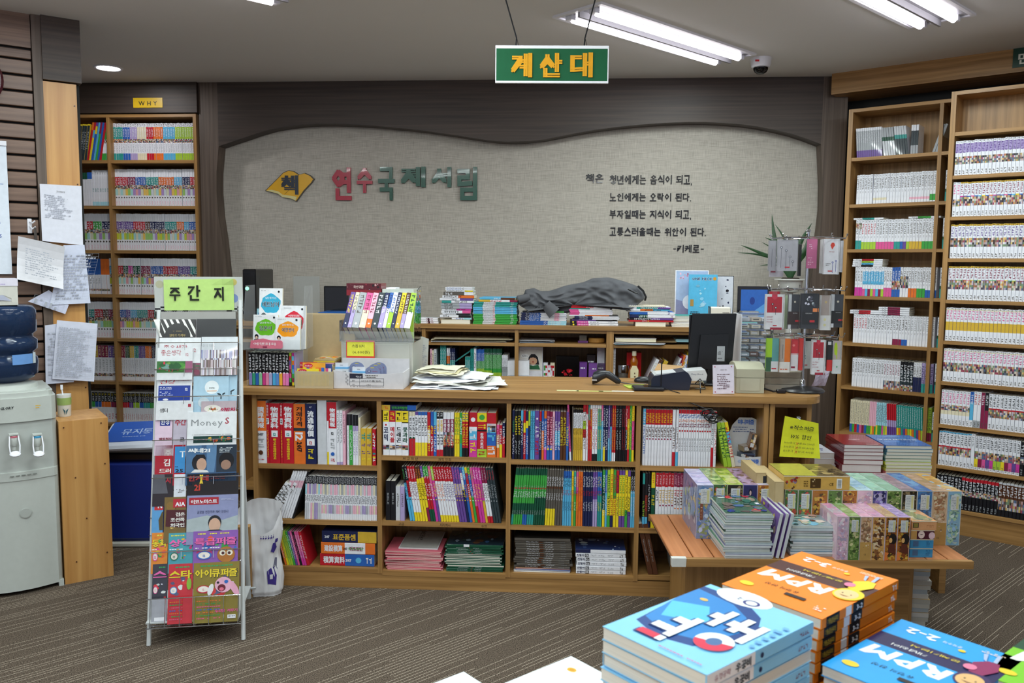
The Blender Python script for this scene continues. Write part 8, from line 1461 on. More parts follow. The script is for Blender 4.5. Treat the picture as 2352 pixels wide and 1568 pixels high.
cst(1182, 1312, 1320, [(S(1, 7, 258, 'w100', 'thin white-edged book', (), 195, 'w'), 'fore'), (S(1, 6, 250, 'w100', 'second thin white-edged book', (), 195, 'b'), 'fore'), (S(1, 6, 250, 'e100', 'thin cream-edged book', (), 195, 'o'), 'fore'), (S(12, 10.2, 256, 'G100', 'dark grey workbook', (('', 'w', .2, .42, .5), ('[]', 'N', .43, .5, .6), ('', 'w', .53, .68, .5), ('', 's', .8, .9, .3)), 200, 'G', mat='gloss'), 'spine'), (S(1, 15, 256, 'G100', 'wrapped dark grey workbook', (), 200, 'G', mat='gloss', cover=artcover(['2a2826', '3a3634', '4a4440'], 8)), 'spine')], 'in the dark pile, third counter column', rz=.03, jx=.006)
m12 = lambda n, nm: S(n, 19, 226, 'w100', nm, (('>신동아', 'n', .02, .18, .7), ('[]', 'k', .19, .26, .8), ('>12', 'w', .2, .255, .7), ('', 's', .3, .42, .4), ('', 's', .46, .58, .4), ('', 's', .64, .76, .4), ('', 'G', .88, .95, .7)), 160, 'w', mat='gloss')
cst(1325, 1437, 1315, [(m12(3, 'boxed-12 white monthly'), 'spine'), (m12(2, 'navy-lettered white monthly'), 'spine', -.004), (S(1, 18, 226, 'n30 w70', 'wrapped blue monthly', (), 160, 'n', mat='gloss', cover=artcover(['2a3a6a', '8a9ab0', 'd8dce4', '4a5a8a'], 14)), 'spine')], 'in the white pile, third counter column', rz=.012)
a, z = CF.hit(1500, 1320, .02); b = MB()
def cur(s): return Vector((.062*s+.012*math.sin(PI*s), 0, .21*(1-s)))
for i in range(10):
 p, q = cur(i/10), cur((i+1)/10); t_ = (q-p).normalized(); n_ = Vector((t_.z, 0, -t_.x))*-.024
 vs = [p, q, q+n_, p+n_]; b.mesh([v for v in vs]+[v+Vector((0, .16, 0)) for v in vs], [(0, 1, 2, 3), (7, 6, 5, 4), (0, 4, 5, 1), (3, 2, 6, 7)]+([(0, 3, 7, 4)] if i == 0 else [])+([(1, 5, 6, 2)] if i == 9 else []), 'b4b4b0', 'pages')
tag(b.obj('book', CF.M(CF.hit(1504, 1250, .02)[0]+.02, .02, CS[3][0]+.008)), 'thick curved grey-edged book slumped in the fourth counter column', 'book')
a0, a1 = CF.hit(1680, 1060, .03)[0], CF.hit(1757, 1060, .03)[0]; zz = CS[3][2]+.0006
t = thing('mini_puzzle_display', 'white card display box of mini puzzles in the fourth counter column', 'display box', CF.M(a0, .03, zz)); W = a1-a0
b = MB(); b.ext([(0, 0), (W, 0), (W+.01, .05), (.06, .04), (-.005, .052)], 0, .002, 'd4d6de', 'matte'); b.box(0, .002, 0, .12, 0, .05, 'd4d6de', 'matte'); b.box(W-.002, W, 0, .12, 0, .05, 'd4d6de', 'matte'); b.box(0, W, 0, .12, 0, .002, 'd4d6de', 'matte')
b.ext([(0, 0), (W, 0), (W-.005, .19), (W-.04, .205), (.05, .205), (.02, .17), (-.01, .08)], .10, .102, 'd4d6de', 'matte')
pd = b.pad((0, 0, 0), (1, 0, 0), (0, 0, 1)); pd.text('미니퍼즐', W*.42, .017, .020, '2a6ad0', 2, w=W*.4); pd.ell(W*.26, .024, .012, .007, 'b4c0dc'); pd2 = b.pad((0, .10, 0), (1, 0, 0), (0, 0, 1)); pd2.text('미니퍼즐', W*.30, .175, .024, '2a6ad0', 2, w=W*.5); pd2.scrib(W*.15, .135, W*.8, .165, '5a6a9a', 3); b.obj('card_box', None, t)
for i, (x, y, z, rz, ry, lab) in enumerate(((.035, .02, .004, 0, 0, 'lowest mini puzzle box'), (.045, .025, .026, .12, .05, 'second mini puzzle box'), (.06, .03, .058, .3, -.1, 'tilted third mini puzzle box'), (.102, .02, .075, .0, -1.35, 'upright mini puzzle box at the right'))):
 b = MB(); b.box(0, .065, 0, .05, 0, .024, ['4a3a3a', '5a6a8a', 'a89888', '8a5a2a'][i], 'gloss'); pd = b.pad((0, 0, 0), (1, 0, 0), (0, 0, 1), 'gloss'); pd.mosaic(.002, .002, .063, .022, ['e0d8c8', '6a3a2a', '3a3a4a', 'c8a878'], 5, 2); pd.rect(.004, .004, .022, .02, 'd8d8dc')
 tag(b.obj('mini_puzzle', CF.M(a0+x, .03+y, zz+.003+z, rz) @ RY(ry)), lab+' in the white card display', 'puzzle box', 'mini puzzles in the card display')
c4 = [(1790, 1048), (1884, 1053), (1880, 972), (1803, 955)]
def note(pd, W, H):
 pd.text('※직소퍼즐', W*.14, H*.70, H*.12, 'k', 1, w=W*.6, rot=-.05); pd.text('10% 할인', W*.2, H*.48, H*.12, 'k', 1, w=W*.5, rot=-.05)
 for y, t_ in ((.34, '1000조각  ×원→16,200원'), (.24, '500조각  ×원→10,800원'), (.14, '150조각  ×원→5,400원')): pd.text(t_, W*.06, H*y, H*.065, '2a2a2a', 0, w=W*.74, rot=-.03)
 for y in (.34, .24, .14): pd.text('X', W*.33, H*(y-.03), H*.1, 'c82a2a', 0)
sheet('discount_note', 'yellow handwritten discount note with curled corner at the counter\'s right end', 'note', CF, c4, -.03, -.006, 'd8dc2a', note)
b = MB(); b.box(-.006, .006, 0, .02, -.008, .008, 'w', 'acrylic'); b.tube([(0, -.012, 0), (0, .03, .0)], .002, 'w', 'plastic'); tag(b.obj('clip_hook', CF.M(CF.hit(1836, 962, -.03)[0], -.028, CF.hit(1836, 962, -.03)[1])), 'small clear clip holding the yellow note', 'clip')
# ================= low display table =================
TZ = .40; TB = Fr(*Fr(0, 0, 0).hz(1545, 1283, TZ), .2); TW = TB.hz(2235, 1288, TZ)[0]
t = thing('display_table', 'low oak table with orange slatted top carrying jigsaw puzzles', 'table', TB.M(0, 0, 0)); TD_ = .555
ns = 14
b = MB(); b.box(.004, .080, .02, TD_, TZ-.016, TZ, 'w', 'slat_orange', bev=.002); sme = b.data('slat')
for i in range(ns): link('slat', sme, T(((TW-.006)/ns*i, 0, 0)), t)
for (x0, x1, y0, y1) in ((0, TW, 0, .02),): bx(t, 'edge_rail', x0, x1, y0, y1, TZ-.03, TZ)
bx(t, 'edge_rail', 0, TW, TD_, TD_+.015, TZ-.03, TZ-.002); bx(t, 'under_board', .01, TW-.01, .02, TD_, TZ-.03, TZ-.017, m='black')
bx(t, 'base_cabinet', .10, .50, .24, TD_, 0, TZ-.031, m='oak_v'); bx(t, 'leg_panel', TW-.42, TW-.09, .30, .32, 0, TZ-.031, m='oak_h'); bx(t, 'leg_panel', TW-.09, TW-.075, .30, TD_, 0, TZ-.031, m='oak_v')
b = MB(); b.ext([(-.003, TZ-.03), (.05, TZ-.03), (.052, TZ+.003), (-.004, TZ+.003)], -.003, .02, 'd0d0cc', 'matte'); b.obj('corner_tape', None, t)
T2 = Fr(1.385, 3.70, 2); t = thing('display_table', 'second low table behind the puzzles, carrying notebook piles', 'table', T2.M(0, 0, 0))
bx(t, 'table_top', 0, .66, 0, .60, TZ-.03, TZ, m='slat_orange'); bx(t, 'leg_panel', .02, .05, .03, .57, 0, TZ-.03); bx(t, 'leg_panel', .60, .63, .03, .57, 0, TZ-.03)
PZ = {'bridge': ['7a8ab0', '5a7ab0', 'a8b8d0', 'c0a878', '8a9a6a'], 'warm': ['c89a58', '8a5a30', 'd8c0a0', '5a3a28'], 'green': ['5a7a3a', '8aa05a', '3a4a28', 'b8b888'], 'flower': ['4a6a3a', 'b84a3a', 'c8a83a', '3a4a5a', '6a8a5a'], 'pink': ['d8b8c8', 'c8a0b8', 'e0d0d8', 'b8a8c0'], 'violet': ['4a4888', '7a68a8', '2a2a50', 'a8a0c0'], 'blue': ['4a7ab0', '3a5a90', '8aa8c8', '5a6a88'], 'angel': ['c8a888', 'a87a58', 'e0ccb0', '8a6a50'], 'dark': ['2a2620', '4a3a28', '6a5a3a', '8a7a58'], 'autumn': ['a86a28', '8a4a20', 'c8a040', '4a3a20'], 'lake': ['8ab0c8', 'a8c8a8', '6a8a8a', 'c0d0c8']}
def puzzle(fr, a0, a1, b0, z0, h, dp, pal, lab, cover='e8e0d8', sticker=True, band=None, top=None, orient='stand', title=None):
 W = a1-a0; tt_ = thing('puzzle_box', lab, 'puzzle box', fr.M(a0, b0, z0), 'jigsaw puzzle boxes on the low table')
 b = MB(); b.box(0, W, 0, dp, 0, h, C(pal[0]), 'gloss'); rr = random.Random(len(lab)*7+ord(lab[3])); pd = b.pad((0, 0, 0), (1, 0, 0), (0, 0, 1), 'gloss', .00003); pd.blobs(0, 0, W, h, pal, 46, rr, .12); pd.blobs(0, 0, W, h, pal, 90, rr, .05)
 if band: pd.rect(0, 0, W, h*.42, band); pd.blobs(W*.2, h*.24, W*.8, h*.38, pal, 8, rr, .14); pd.text('CE', W*.35, h*.12, h*.045, 'k', 0)
 tp = b.pad((0, 0, h), (1, 0, 0), (0, 1, 0), 'gloss', .00003); tc_ = top or pal
 for i in range(9): tp.rect(0, dp*i/9, W, dp*(i+1)/9, jit(C(rr.choice(tc_)), .1, rr))
 tp.blobs(0, 0, W, dp, tc_, 30, rr, .10)
 lp = b.pad((0, dp, 0), (0, -1, 0), (0, 0, 1), 'gloss'); lp.blobs(0, 0, dp, h, pal, 30, rr, .14)
 b.obj('carton', None, tt_)
 if sticker:
  b = MB(); b.box(W*.22, W*.8, -.0032, -.0024, h*.66, h*.93, 'cfd2d4', 'print'); pd = b.pad((0, -.0033, 0), (1, 0, 0), (0, 0, 1)); [pd.scrib(W*.27, h*(.68+.03*i), W*.56, h*(.695+.03*i), '5a6a80') for i in range(8)]; pd.rect(W*.6, h*.68, W*.74, h*.91, 'c8c490'); b.obj('price_label', None, tt_)
 e_ = C(cover); b = MB()
 for x in (0, W-.0012): b.box(x, x+.0012, -.0005, .0005, 0, h, e_, 'gloss')
 b.box(0, W, -.0005, .0005, h-.0012, h+.0004, e_, 'gloss'); b.obj('edge_trim', None, tt_)
def TBa(x, y, b): return TB.hit(x, y, b)[0]
_, bl = TB.hz(1617, 1237, TZ); hl = TB.hit(1617, 1114, bl)[1]-TZ
xs_ = [1598, 1636, 1669, 1705, 1738, 1775]
for i, (pal, lab, cv, tp, st) in enumerate((('bridge', 'pale blue puzzle box standing frontmost at the left of the table', 'c8c8e8', ['c0b8d8', 'a8a0c8'], 1), ('flower', 'green-topped puzzle box, second from the left end', 'c8d8b0', ['6a8a4a', 'a8b878', '8a9a6a'], 1), ('dark', 'lime-topped puzzle box with bouquet, third from the left end', 'c8d890', ['a8b850', '8a9a40', 'c0c080'], 1), ('violet', 'dark violet puzzle box showing a seated figure', 'b8a8c8', ['9a7a98', 'a890b0', '6a4a4a'], 0), ('autumn', 'patchwork puzzle box with lilac-white top, next to the tan cartons', 'd8d0e0', ['c8c0d0', 'a89898', 'd8d0dc'], 1))):
 puzzle(TB, TBa(xs_[i], 1237, bl), TBa(xs_[i+1], 1237, bl)-.001, bl+(0 if i == 0 else .012), TZ+.0005, hl, .27, PZ[pal], lab, cv, bool(st), None, tp)
 if i == 0:
  o = [q for q in COL.objects if q.get('label') == lab][0]; b = MB(); W = TBa(1636, 1237, bl)-TBa(1598, 1237, bl); b.box(W*.2, W*.38, -.0032, -.0024, hl*.36, hl*.66, '7a4a3a', 'print'); pd = b.pad((W*.24, -.0033, hl*.4), (1, 0, 0), (0, 0, 1)); pd.scrib(0, 0, W*.1, hl*.2, 'd8b090', 8); b.obj('title_panel', None, o)
 if pal == 'violet':
  o = [q for q in COL.objects if q.get('label') == lab][0]; W = TBa(xs_[i+1], 1237, bl)-TBa(xs_[i], 1237, bl); b = MB(); pd = b.pad((0, -.0026, 0), (1, 0, 0), (0, 0, 1)); pd.rect(W*.05, hl*.3, W*.95, hl*.98, '2a2a5a'); pd.ell(W*.5, hl*.86, W*.12, hl*.07, '1a1a30'); pd.ell(W*.5, hl*.85, W*.07, hl*.045, 'c8a8a8', 12); pd.poly([(W*.3, hl*.45), (W*.34, hl*.74), (W*.5, hl*.79), (W*.66, hl*.74), (W*.72, hl*.45)], 'a88a98'); pd.poly([(W*.36, hl*.62), (W*.6, hl*.56), (W*.62, hl*.6), (W*.38, hl*.68)], 'c8a8a8'); b.obj('picture', None, o)
_, br_ = TB.hz(2170, 1252, TZ); hr = TB.hit(2170, 1128, br_)[1]-TZ
xr_ = [1798, 1829, 1861, 1897, 1930, 1964, 1999, 2032, 2066, 2101, 2136, 2171, 2203]
for x0, x1, lab, db in ((1748, 1772, 'tan open carton end at the left of the pair', .14), (1774, 1796, 'tan upright carton edge beside the row of puzzle boxes', .04)):
 b = MB(); W = TBa(x1, 1200, br_)-TBa(x0, 1200, br_); H = hr+(.035 if db < .1 else .045); b.box(0, W, 0, .28-db*.4, 0, H, 'b09a70', 'matte'); b.box(W*.1, W*.9, -.0006, 0, H*.2, H*.98, 'bca67c', 'matte'); b.box(W*.7, W*1.0, -.0008, 0, H*.80, H*.95, '20222a', 'matte') if db > .1 else None
 tag(b.obj('tan_carton', TB.M(TBa(x0, 1200, br_), br_+db-.05, TZ+.0006)), lab, 'box')
rowp = [('flower', 'puzzle box with orange flowers, leftmost of the long row', ['8a8a98', '6a6a70'], 1, 0), ('flower', 'puzzle box with sunflowers, second of the long row', ['b89a78', 'a88a7a'], 1, 0), ('autumn', 'brown puzzle box with an orange zigzag corner', ['c8a070', 'd8b080'], 0, 0), ('green', 'orange-topped puzzle box with dark village, fourth of the long row', ['c8945a', 'd0a060'], 0, 0), ('autumn', 'lime-topped puzzle box with a poppy field', ['8aa860', 'a8c078'], 0, 0), ('pink', 'pale blue-topped puzzle box with white horses, left of twins', ['a8c8d8', '8ab0c8'], 0, 0), ('violet', 'mint-topped puzzle box with white horses, right of twins', ['8ab8a0', '9ac0a8'], 0, 0), ('green', 'green-topped puzzle box with garden pond', ['7aa888', '8ab098'], 0, 0), ('dark', 'mauve-topped puzzle box with white price label', ['8a7078', '9a8088'], 1, 0), ('blue', 'blue puzzle box with white price label', ['3a6aa8', '5a88b8'], 1, 0), ('angel', 'tall tan puzzle box with angel painting', ['b89a80', 'a88a68'], 0, 'b08a50'), ('lake', 'tall dark-capped castle puzzle box at the right end', ['c8a058', '9ab0c0', 'b88a48'], 1, 0)]
for i, (pal, lab, tp, st, band) in enumerate(rowp):
 puzzle(TB, TBa(xr_[i], 1250, br_), TBa(xr_[i+1], 1250, br_)-.001, br_, TZ+.0005, hr, .28, PZ[pal], lab, 'd8d0c8', bool(st), band or None, tp)
a0, z0 = TB.hit(1800, 1113, br_+.0); a1, z1 = TB.hit(1953, 1083, br_)
def lyingbox(fr, a0, b0, z0, W, D, H, c, fn, lab, topfn=None):
 b = MB(); b.box(0, W, 0, D, 0, H, c, 'gloss'); fn(b.pad((0, 0, 0), (1, 0, 0), (0, 0, 1), 'gloss'), W, H); tf = b.pad((0, 0, H), (1, 0, 0), (0, 1, 0), 'gloss'); (topfn or (lambda p, w_, d_: p.blobs(0, 0, w_, d_, ['a89a5a', '5a4a30', '8a8a48', 'c8b070'], 30, sz=.15)))(tf, W, D)
 b.box(-.0008, W+.0008, -.0008, 0, H-.003, H+.0006, 'e8dcc0', 'gloss'); return tag(b.obj('puzzle_box', fr.M(a0, b0, z0)), lab, 'puzzle box', 'jigsaw puzzle boxes on the low table')
def yel(pd, W, H): pd.blobs(0, 0, W*.25, H, ['c89a3a', '5a3a28', '8a7a8a', 'a83a2a'], 24, sz=.14); pd.rect(W*.4, H*.12, W*.56, H*.82, '4a3418'); pd.blobs(W*.41, H*.15, W*.55, H*.8, ['c8b888', '8a6a3a', '4a3418'], 8, sz=.2); pd.text('CE', W*.68, H*.3, H*.3, '3a2a10', 0, rot=PI/2*0); pd.rect(W*.8, H*.1, W*.88, H*.82, 'd8dcd8'); [pd.rect(W*.815, H*(.18+.07*i), W*.87, H*(.21+.07*i), '3a4a5a') for i in range(8)]; pd.scrib(W*.3, H*.2, W*.38, H*.7, '6a5020', 3)
lyingbox(TB, a0, br_+.0, TZ+hr+.002, a1-a0, .2, z1-z0, 'c8a050', yel, 'large yellow puzzle box lying across the long row', lambda p, w_, d_: (p.rect(0, 0, w_, d_, '6a5a3c'), p.blobs(0, 0, w_, d_, ['8a7a4a', '4a3c28', 'a8925a', '5a4a38'], 40, sz=.12), p.rect(0, 0, w_*.5, d_, 'a8a048')))
_, bf1 = TB.hz(1990, 1290, TZ); bf1 = max(bf1, .003); hf = TB.hit(1990, 1187, bf1)[1]-TZ
xf = [1919, 1946, 1973, 2000, 2030, 2058, 2087]
for i, (pal, lab, tp, st, band) in enumerate((('pink', 'pale pink puzzle box with a white cat, first of the front row', ['d898b8', 'c8a0b8', 'b8b0b8'], 0, 0), ('green', 'green puzzle box with price label, second of the front row', ['8aa068', '9ab080'], 1, 0), ('angel', 'tan puzzle box with round ornament, third of the front row', ['c89ab0', 'd0a8b8'], 0, 'b89050'), ('warm', 'tan puzzle box with sketch and orange zigzag, fourth of the front row', ['d0a8b8', 'c898b0'], 0, 0), ('autumn', 'amber puzzle box with dark-haired pair, fifth of the front row', ['c8a880', 'b89878'], 1, 0), ('autumn', 'amber puzzle box twin with lilac top, sixth of the front row', ['a890c0', 'b8a0c8'], 1, 0))):
 puzzle(TB, TBa(xf[i], 1288, bf1), TBa(xf[i+1], 1288, bf1)-.001, bf1, TZ+.0005, hf, .215, PZ[pal], lab, 'd8c8d8', bool(st), band or None, tp)
 if 'dark-haired' in lab or 'twin' in lab:
  o = [q for q in COL.objects if q.get('label') == lab][0]; W = TBa(xf[i+1], 1288, bf1)-TBa(xf[i], 1288, bf1); b = MB(); pd = b.pad((0, -.0026, 0), (1, 0, 0), (0, 0, 1)); pd.ell(W*.62, hf*.5, W*.32, hf*.13, '1c1410', 14); pd.ell(W*.45, hf*.47, W*.13, hf*.06, 'd8a868', 12); pd.poly([(W*.25, hf*.2), (W*.35, hf*.4), (W*.8, hf*.38), (W*.9, hf*.15)], '5a2a1a'); pd.poly([(0, 0), (W*.35, hf*.02), (W*.2, hf*.1), (W*.35, hf*.18), (0, hf*.2)], 'd87838'); b.obj('picture', None, o)
lys = [(1280, 1260, '3a88b8', 'lowest blue puzzle box of the small lying stack'), (1260, 1239, '3a88b8', 'second blue puzzle box of the small lying stack'), (1238, 1217, 'c8b8a8', 'puzzle box with a drawn face on the small lying stack'), (1215, 1195, 'd0986a', 'peach puzzle box topmost on the small lying stack')]
z = TZ+.0006
for i, (yb, yt, c, lab) in enumerate(lys):
 a0 = TBa(2089, 1270, .04); a1 = TBa(2142, 1270, .04)+(.006 if i == 3 else 0); h = .0355
 def fn(pd, W, H, i=i):
  if i < 2: pd.rect(W*.12, H*.2, W*.36, H*.8, '4a6a90'); pd.scrib(W*.7, H*.2, W*.9, H*.8, '2a5a88', 4)
  elif i == 2: pd.rect(0, 0, W*.25, H, 'c89a58'); pd.rect(W*.25, 0, W, H, '4a1c2a'); pd.ell(W*.45, H*.5, W*.14, H*.42, 'e0c8c0', 14); pd.ell(W*.9, H*.4, W*.14, H*.4, 'd8b8c0', 12); pd.rect(W*.4, H*.5, W*.5, H*.56, '2a1a1a')
  else: pd.rect(W*.05, H*.25, W*.28, H*.8, '3a3428'); pd.rect(W*.08, H*.3, W*.25, H*.75, '8a7a3a'); pd.scrib(W*.6, H*.3, W*.9, H*.6, 'a87048', 2)
 lyingbox(TB, a0-.0*i, .04-.002*i, z, a1-a0, .22, h, c, fn, lab, lambda p, w_, d_: p.blobs(0, 0, w_, d_, ['b8a880', '8a8a60', 'c8b8a0', '6a7a6a'], 26, sz=.16)); z += h+.0006
def boards(x0, x1, yb, n, th, dp, lab, grp, pal, jx=.006, b0=None, top=None):
 _, bb_ = TB.hz((x0+x1)/2, yb, TZ); bb_ = b0 if b0 is not None else max(bb_, .004); a0 = TBa(x0, yb, bb_); a1 = TBa(x1, yb, bb_); z = TZ+.0006; rr = random.Random(n)
 me = {}
 for i in range(n):
  k = n-1 if i == n-1 else i % 4
  if k not in me:
   b = MB(); b.box(0, a1-a0, 0, dp, 0, th-.0015, ['c4ccd0', 'd0d4d8', 'bcc8d0', 'ccd4d0'][k % 4], 'gloss'); b.box(.001, a1-a0-.001, .001, dp-.001, th-.0015, th-.0006, pal[k % len(pal)], 'gloss')
   if i == n-1: b.pad((0, 0, th-.0005), (1, 0, 0), (0, 1, 0), 'gloss').blobs(0, 0, a1-a0, dp, top or pal, 60, rr, .1)
   me[k] = b.data('board_puzzle')
  o = link('board_puzzle', me[k], TB.M(a0+rr.uniform(-jx, jx), bb_+rr.uniform(0, jx), z, rr.uniform(-.02, .02))); z += th
  tag(o, f'{ordw(n-i)} board puzzle from the top {lab}', 'board puzzle', grp)
 return z
zA = boards(1663, 1771, 1284, 20, .0088, .265, 'in the tall film-wrapped pile', 'board puzzles in the tall pile', ['4a7a5a', '6a6a90', '8a9aa0', '3a5a4a'], top=['d8dce0', '6a5a5a', '3a6a5a', '2a3a8a', 'c83a4a', '8a7a6a', '4a6a9a'])
zB = boards(1817, 1914, 1290, 12, .0100, .27, 'in the pile beside the white cat box', 'board puzzles in the shorter pile', ['4a6a5a', '5a7a90', '8a9aa0'], b0=.035, top=['d8c8b8', '6aa8b8', '5a3a3a', '8ab0a0', 'c8a890', '3a5a5a'])
for i, x in enumerate((1776, 1789, 1801)):
 _, bb_ = TB.hz(x, 1284, TZ); b = MB(); b.box(0, .011, 0, .25, 0, .175, 'c8ccd0', 'gloss'); b.box(-.0008, 0, .002, .248, .002, .173, '7a5aa0', 'gloss'); lp = b.pad((-.0009, .25, 0), (0, -1, 0), (0, 0, 1), 'gloss'); lp.blobs(.0, .0, .25, .175, ['8a70a8', 'c8a8a0', '5a4a6a', 'a8b8a0', 'd0c850'], 30, sz=.12)
 tag(b.obj('board_puzzle', TB.M(TBa(x, 1284, .012)-.012, .012, TZ+.003) @ RY(math.radians(11))), ['left', 'middle', 'right'][i]+' of the three board puzzles leaning between the piles', 'board puzzle', 'leaning board puzzles')
def t2a(x, b): return T2.hit(x, 1070, b)[0]
def redcov(pd, W, H): pd.rect(0, 0, W, H, '8e2028'); pd.rect(W*.35, H*.5, W*.65, H*.52, 'e0c8c8'); pd.ell(W*.5, H*.50, W*.06, H*.02, 'e0c8c8'); pd.rect(W*.6, H*.06, W*.9, H*.1, 'd8c8c8')
def blucov(pd, W, H): pd.rect(0, 0, W, H, '2a62a8'); pd.blobs(0, 0, W, H, ['3a72b8', '4a80c0', '2258a0'], 8, sz=.2); pd.text('Grand Notebook', W*.5, H*.5, W*.15, 'e8eef4', 1, al='c', xs=.8)
b2 = .16; ac = (t2a(1935, b2)+t2a(2029, b2))/2
zz = TZ+.001
def pile(fr, a0, a1, b0, dp, layers, nm, cat, grp, z=TZ+.001):
 for i, (th, cov, pg, lab, off, cf) in enumerate(layers):
  b = MB(); W = a1-a0; b.box(0, W, 0, dp, 0, .0012, cov, 'gloss'); b.box(0, W, 0, dp, th-.0014, th-.0004, cov, 'gloss'); b.box(.0, .0014, 0, dp, 0, th-.0006, cov, 'gloss'); b.box(.0014, W-.001, .001, dp-.001, .0012, th-.0014, pg, 'pages')
  if cf: cf(b.pad((0, 0, th-.0004), (1, 0, 0), (0, 1, 0), 'gloss'), W, dp)
  tag(b.obj(nm, fr.M(a0+off, b0+R.uniform(0, .004), z, R.uniform(-.012, .012))), lab, cat, grp); z += th
 return z
a0, a1 = t2a(1937, b2), t2a(2028, b2); h_t = T2.hit(1985, 1022, b2)[1]-TZ; L_ = [26, 22, 24, 22, 26, 16, 16, 12, 12, 12]; k = h_t/(sum(L_)/1000)
pile(T2, a0, a1, b2, .25, [(l/1000*k, 'c8283a' if i < 3 else '7a1c28', 'e4e2e4', f'{ordw(10-i)} red-covered notebook from the top of the pile behind the puzzles' if i < 9 else 'topmost dark red notebook with white emblem behind the puzzles', (.004 if i < 2 else -.006 if i < 5 else 0), redcov if i == 9 else None) for i, l in enumerate(L_)], 'notebook', 'notebook', 'red notebooks behind the puzzles')
a0, a1 = t2a(2034, b2), t2a(2140, b2); h_t = T2.hit(2090, 1024, b2)[1]-TZ; n_ = 17
cvs = ['c8c8c0', 'a8b8c8', 'c8b8a0', 'c8c8b8', 'd8d0c0', 'c8b8a8', 'e08a80', 'e05a5a', 'e08080', 'd8dc5a', 'c8dc6a', 'd8e04a', '5a8a8a', '8aa8a0', '4a7a8a', '6a9ab0', '2a62a8']
pile(T2, a0, a1, b2, .25, [(h_t/n_, cvs[i], 'd8d8cc', f'{ordw(n_-i)} notebook from the top of the mixed blue-topped pile' if i < n_-1 else 'topmost blue notebook with white lettering behind the puzzles', R.uniform(-.004, .004)+(.006 if i < 5 else 0), blucov if i == n_-1 else None) for i in range(n_)], 'notebook', 'notebook', 'notebooks in the mixed pile behind the puzzles')
a0, a1 = t2a(1870, .2)+.01, t2a(1912, .2)+.02
pile(T2, a0, a1, .22, .2, [(.03, ['5a7a8a', 'c8c8c8', '9ab0b8', 'd8d8dc', 'd0d0d8', 'd8d8e0', 'd8dae4'][i], 'd4d4d4', f'{ordw(7-i)} white booklet from the top of the pile next to the yellow note', R.uniform(-.006, .006), (lambda p, w_, d_: p.scrib(w_*.1, d_*.2, w_*.9, d_*.5, '3a3a8a', 2)) if i == 6 else None) for i in range(7)], 'booklet', 'booklet', 'white booklets next to the yellow note')
gx, gy = Fr(0, 0, 0).hz(2085, 1436, 0)
FP = Fr(gx, gy, 8)
for i in range(13):
 b = MB(); b.box(-.07, .07, 0, .2, 0, .0185, ['c0bcb0', 'b4b0a4', 'c8c4bc', 'a8b0b4'][i % 4], 'pages'); b.box(-.07, .07, 0, .2, .0186, .0195, ['d8d8d0', '8a9aa8', 'c8a878'][i % 3], 'print'); tag(b.obj('book', FP.M(R.uniform(-.008, .008)+.0012*i, R.uniform(-.004, .004), .0005+i*.0198, R.uniform(-.05, .05))), f'{ordw(13-i)} cream-edged book from the top of the floor pile under the table', 'book', 'books piled on the floor under the table')
gx, gy = Fr(0, 0, 0).hz(2140, 1322, 0); FP = Fr(gx, gy, 8)
for i in range(6):
 b = MB(); b.box(-.02, .02, 0, .2, 0, .018, 'c8c8c4', 'pages'); tag(b.obj('book', FP.M(R.uniform(-.004, .004), 0, .0005+i*.0184)), f'{ordw(6-i)} book from the top of the short floor pile behind the table end', 'book', 'books piled behind the table end')
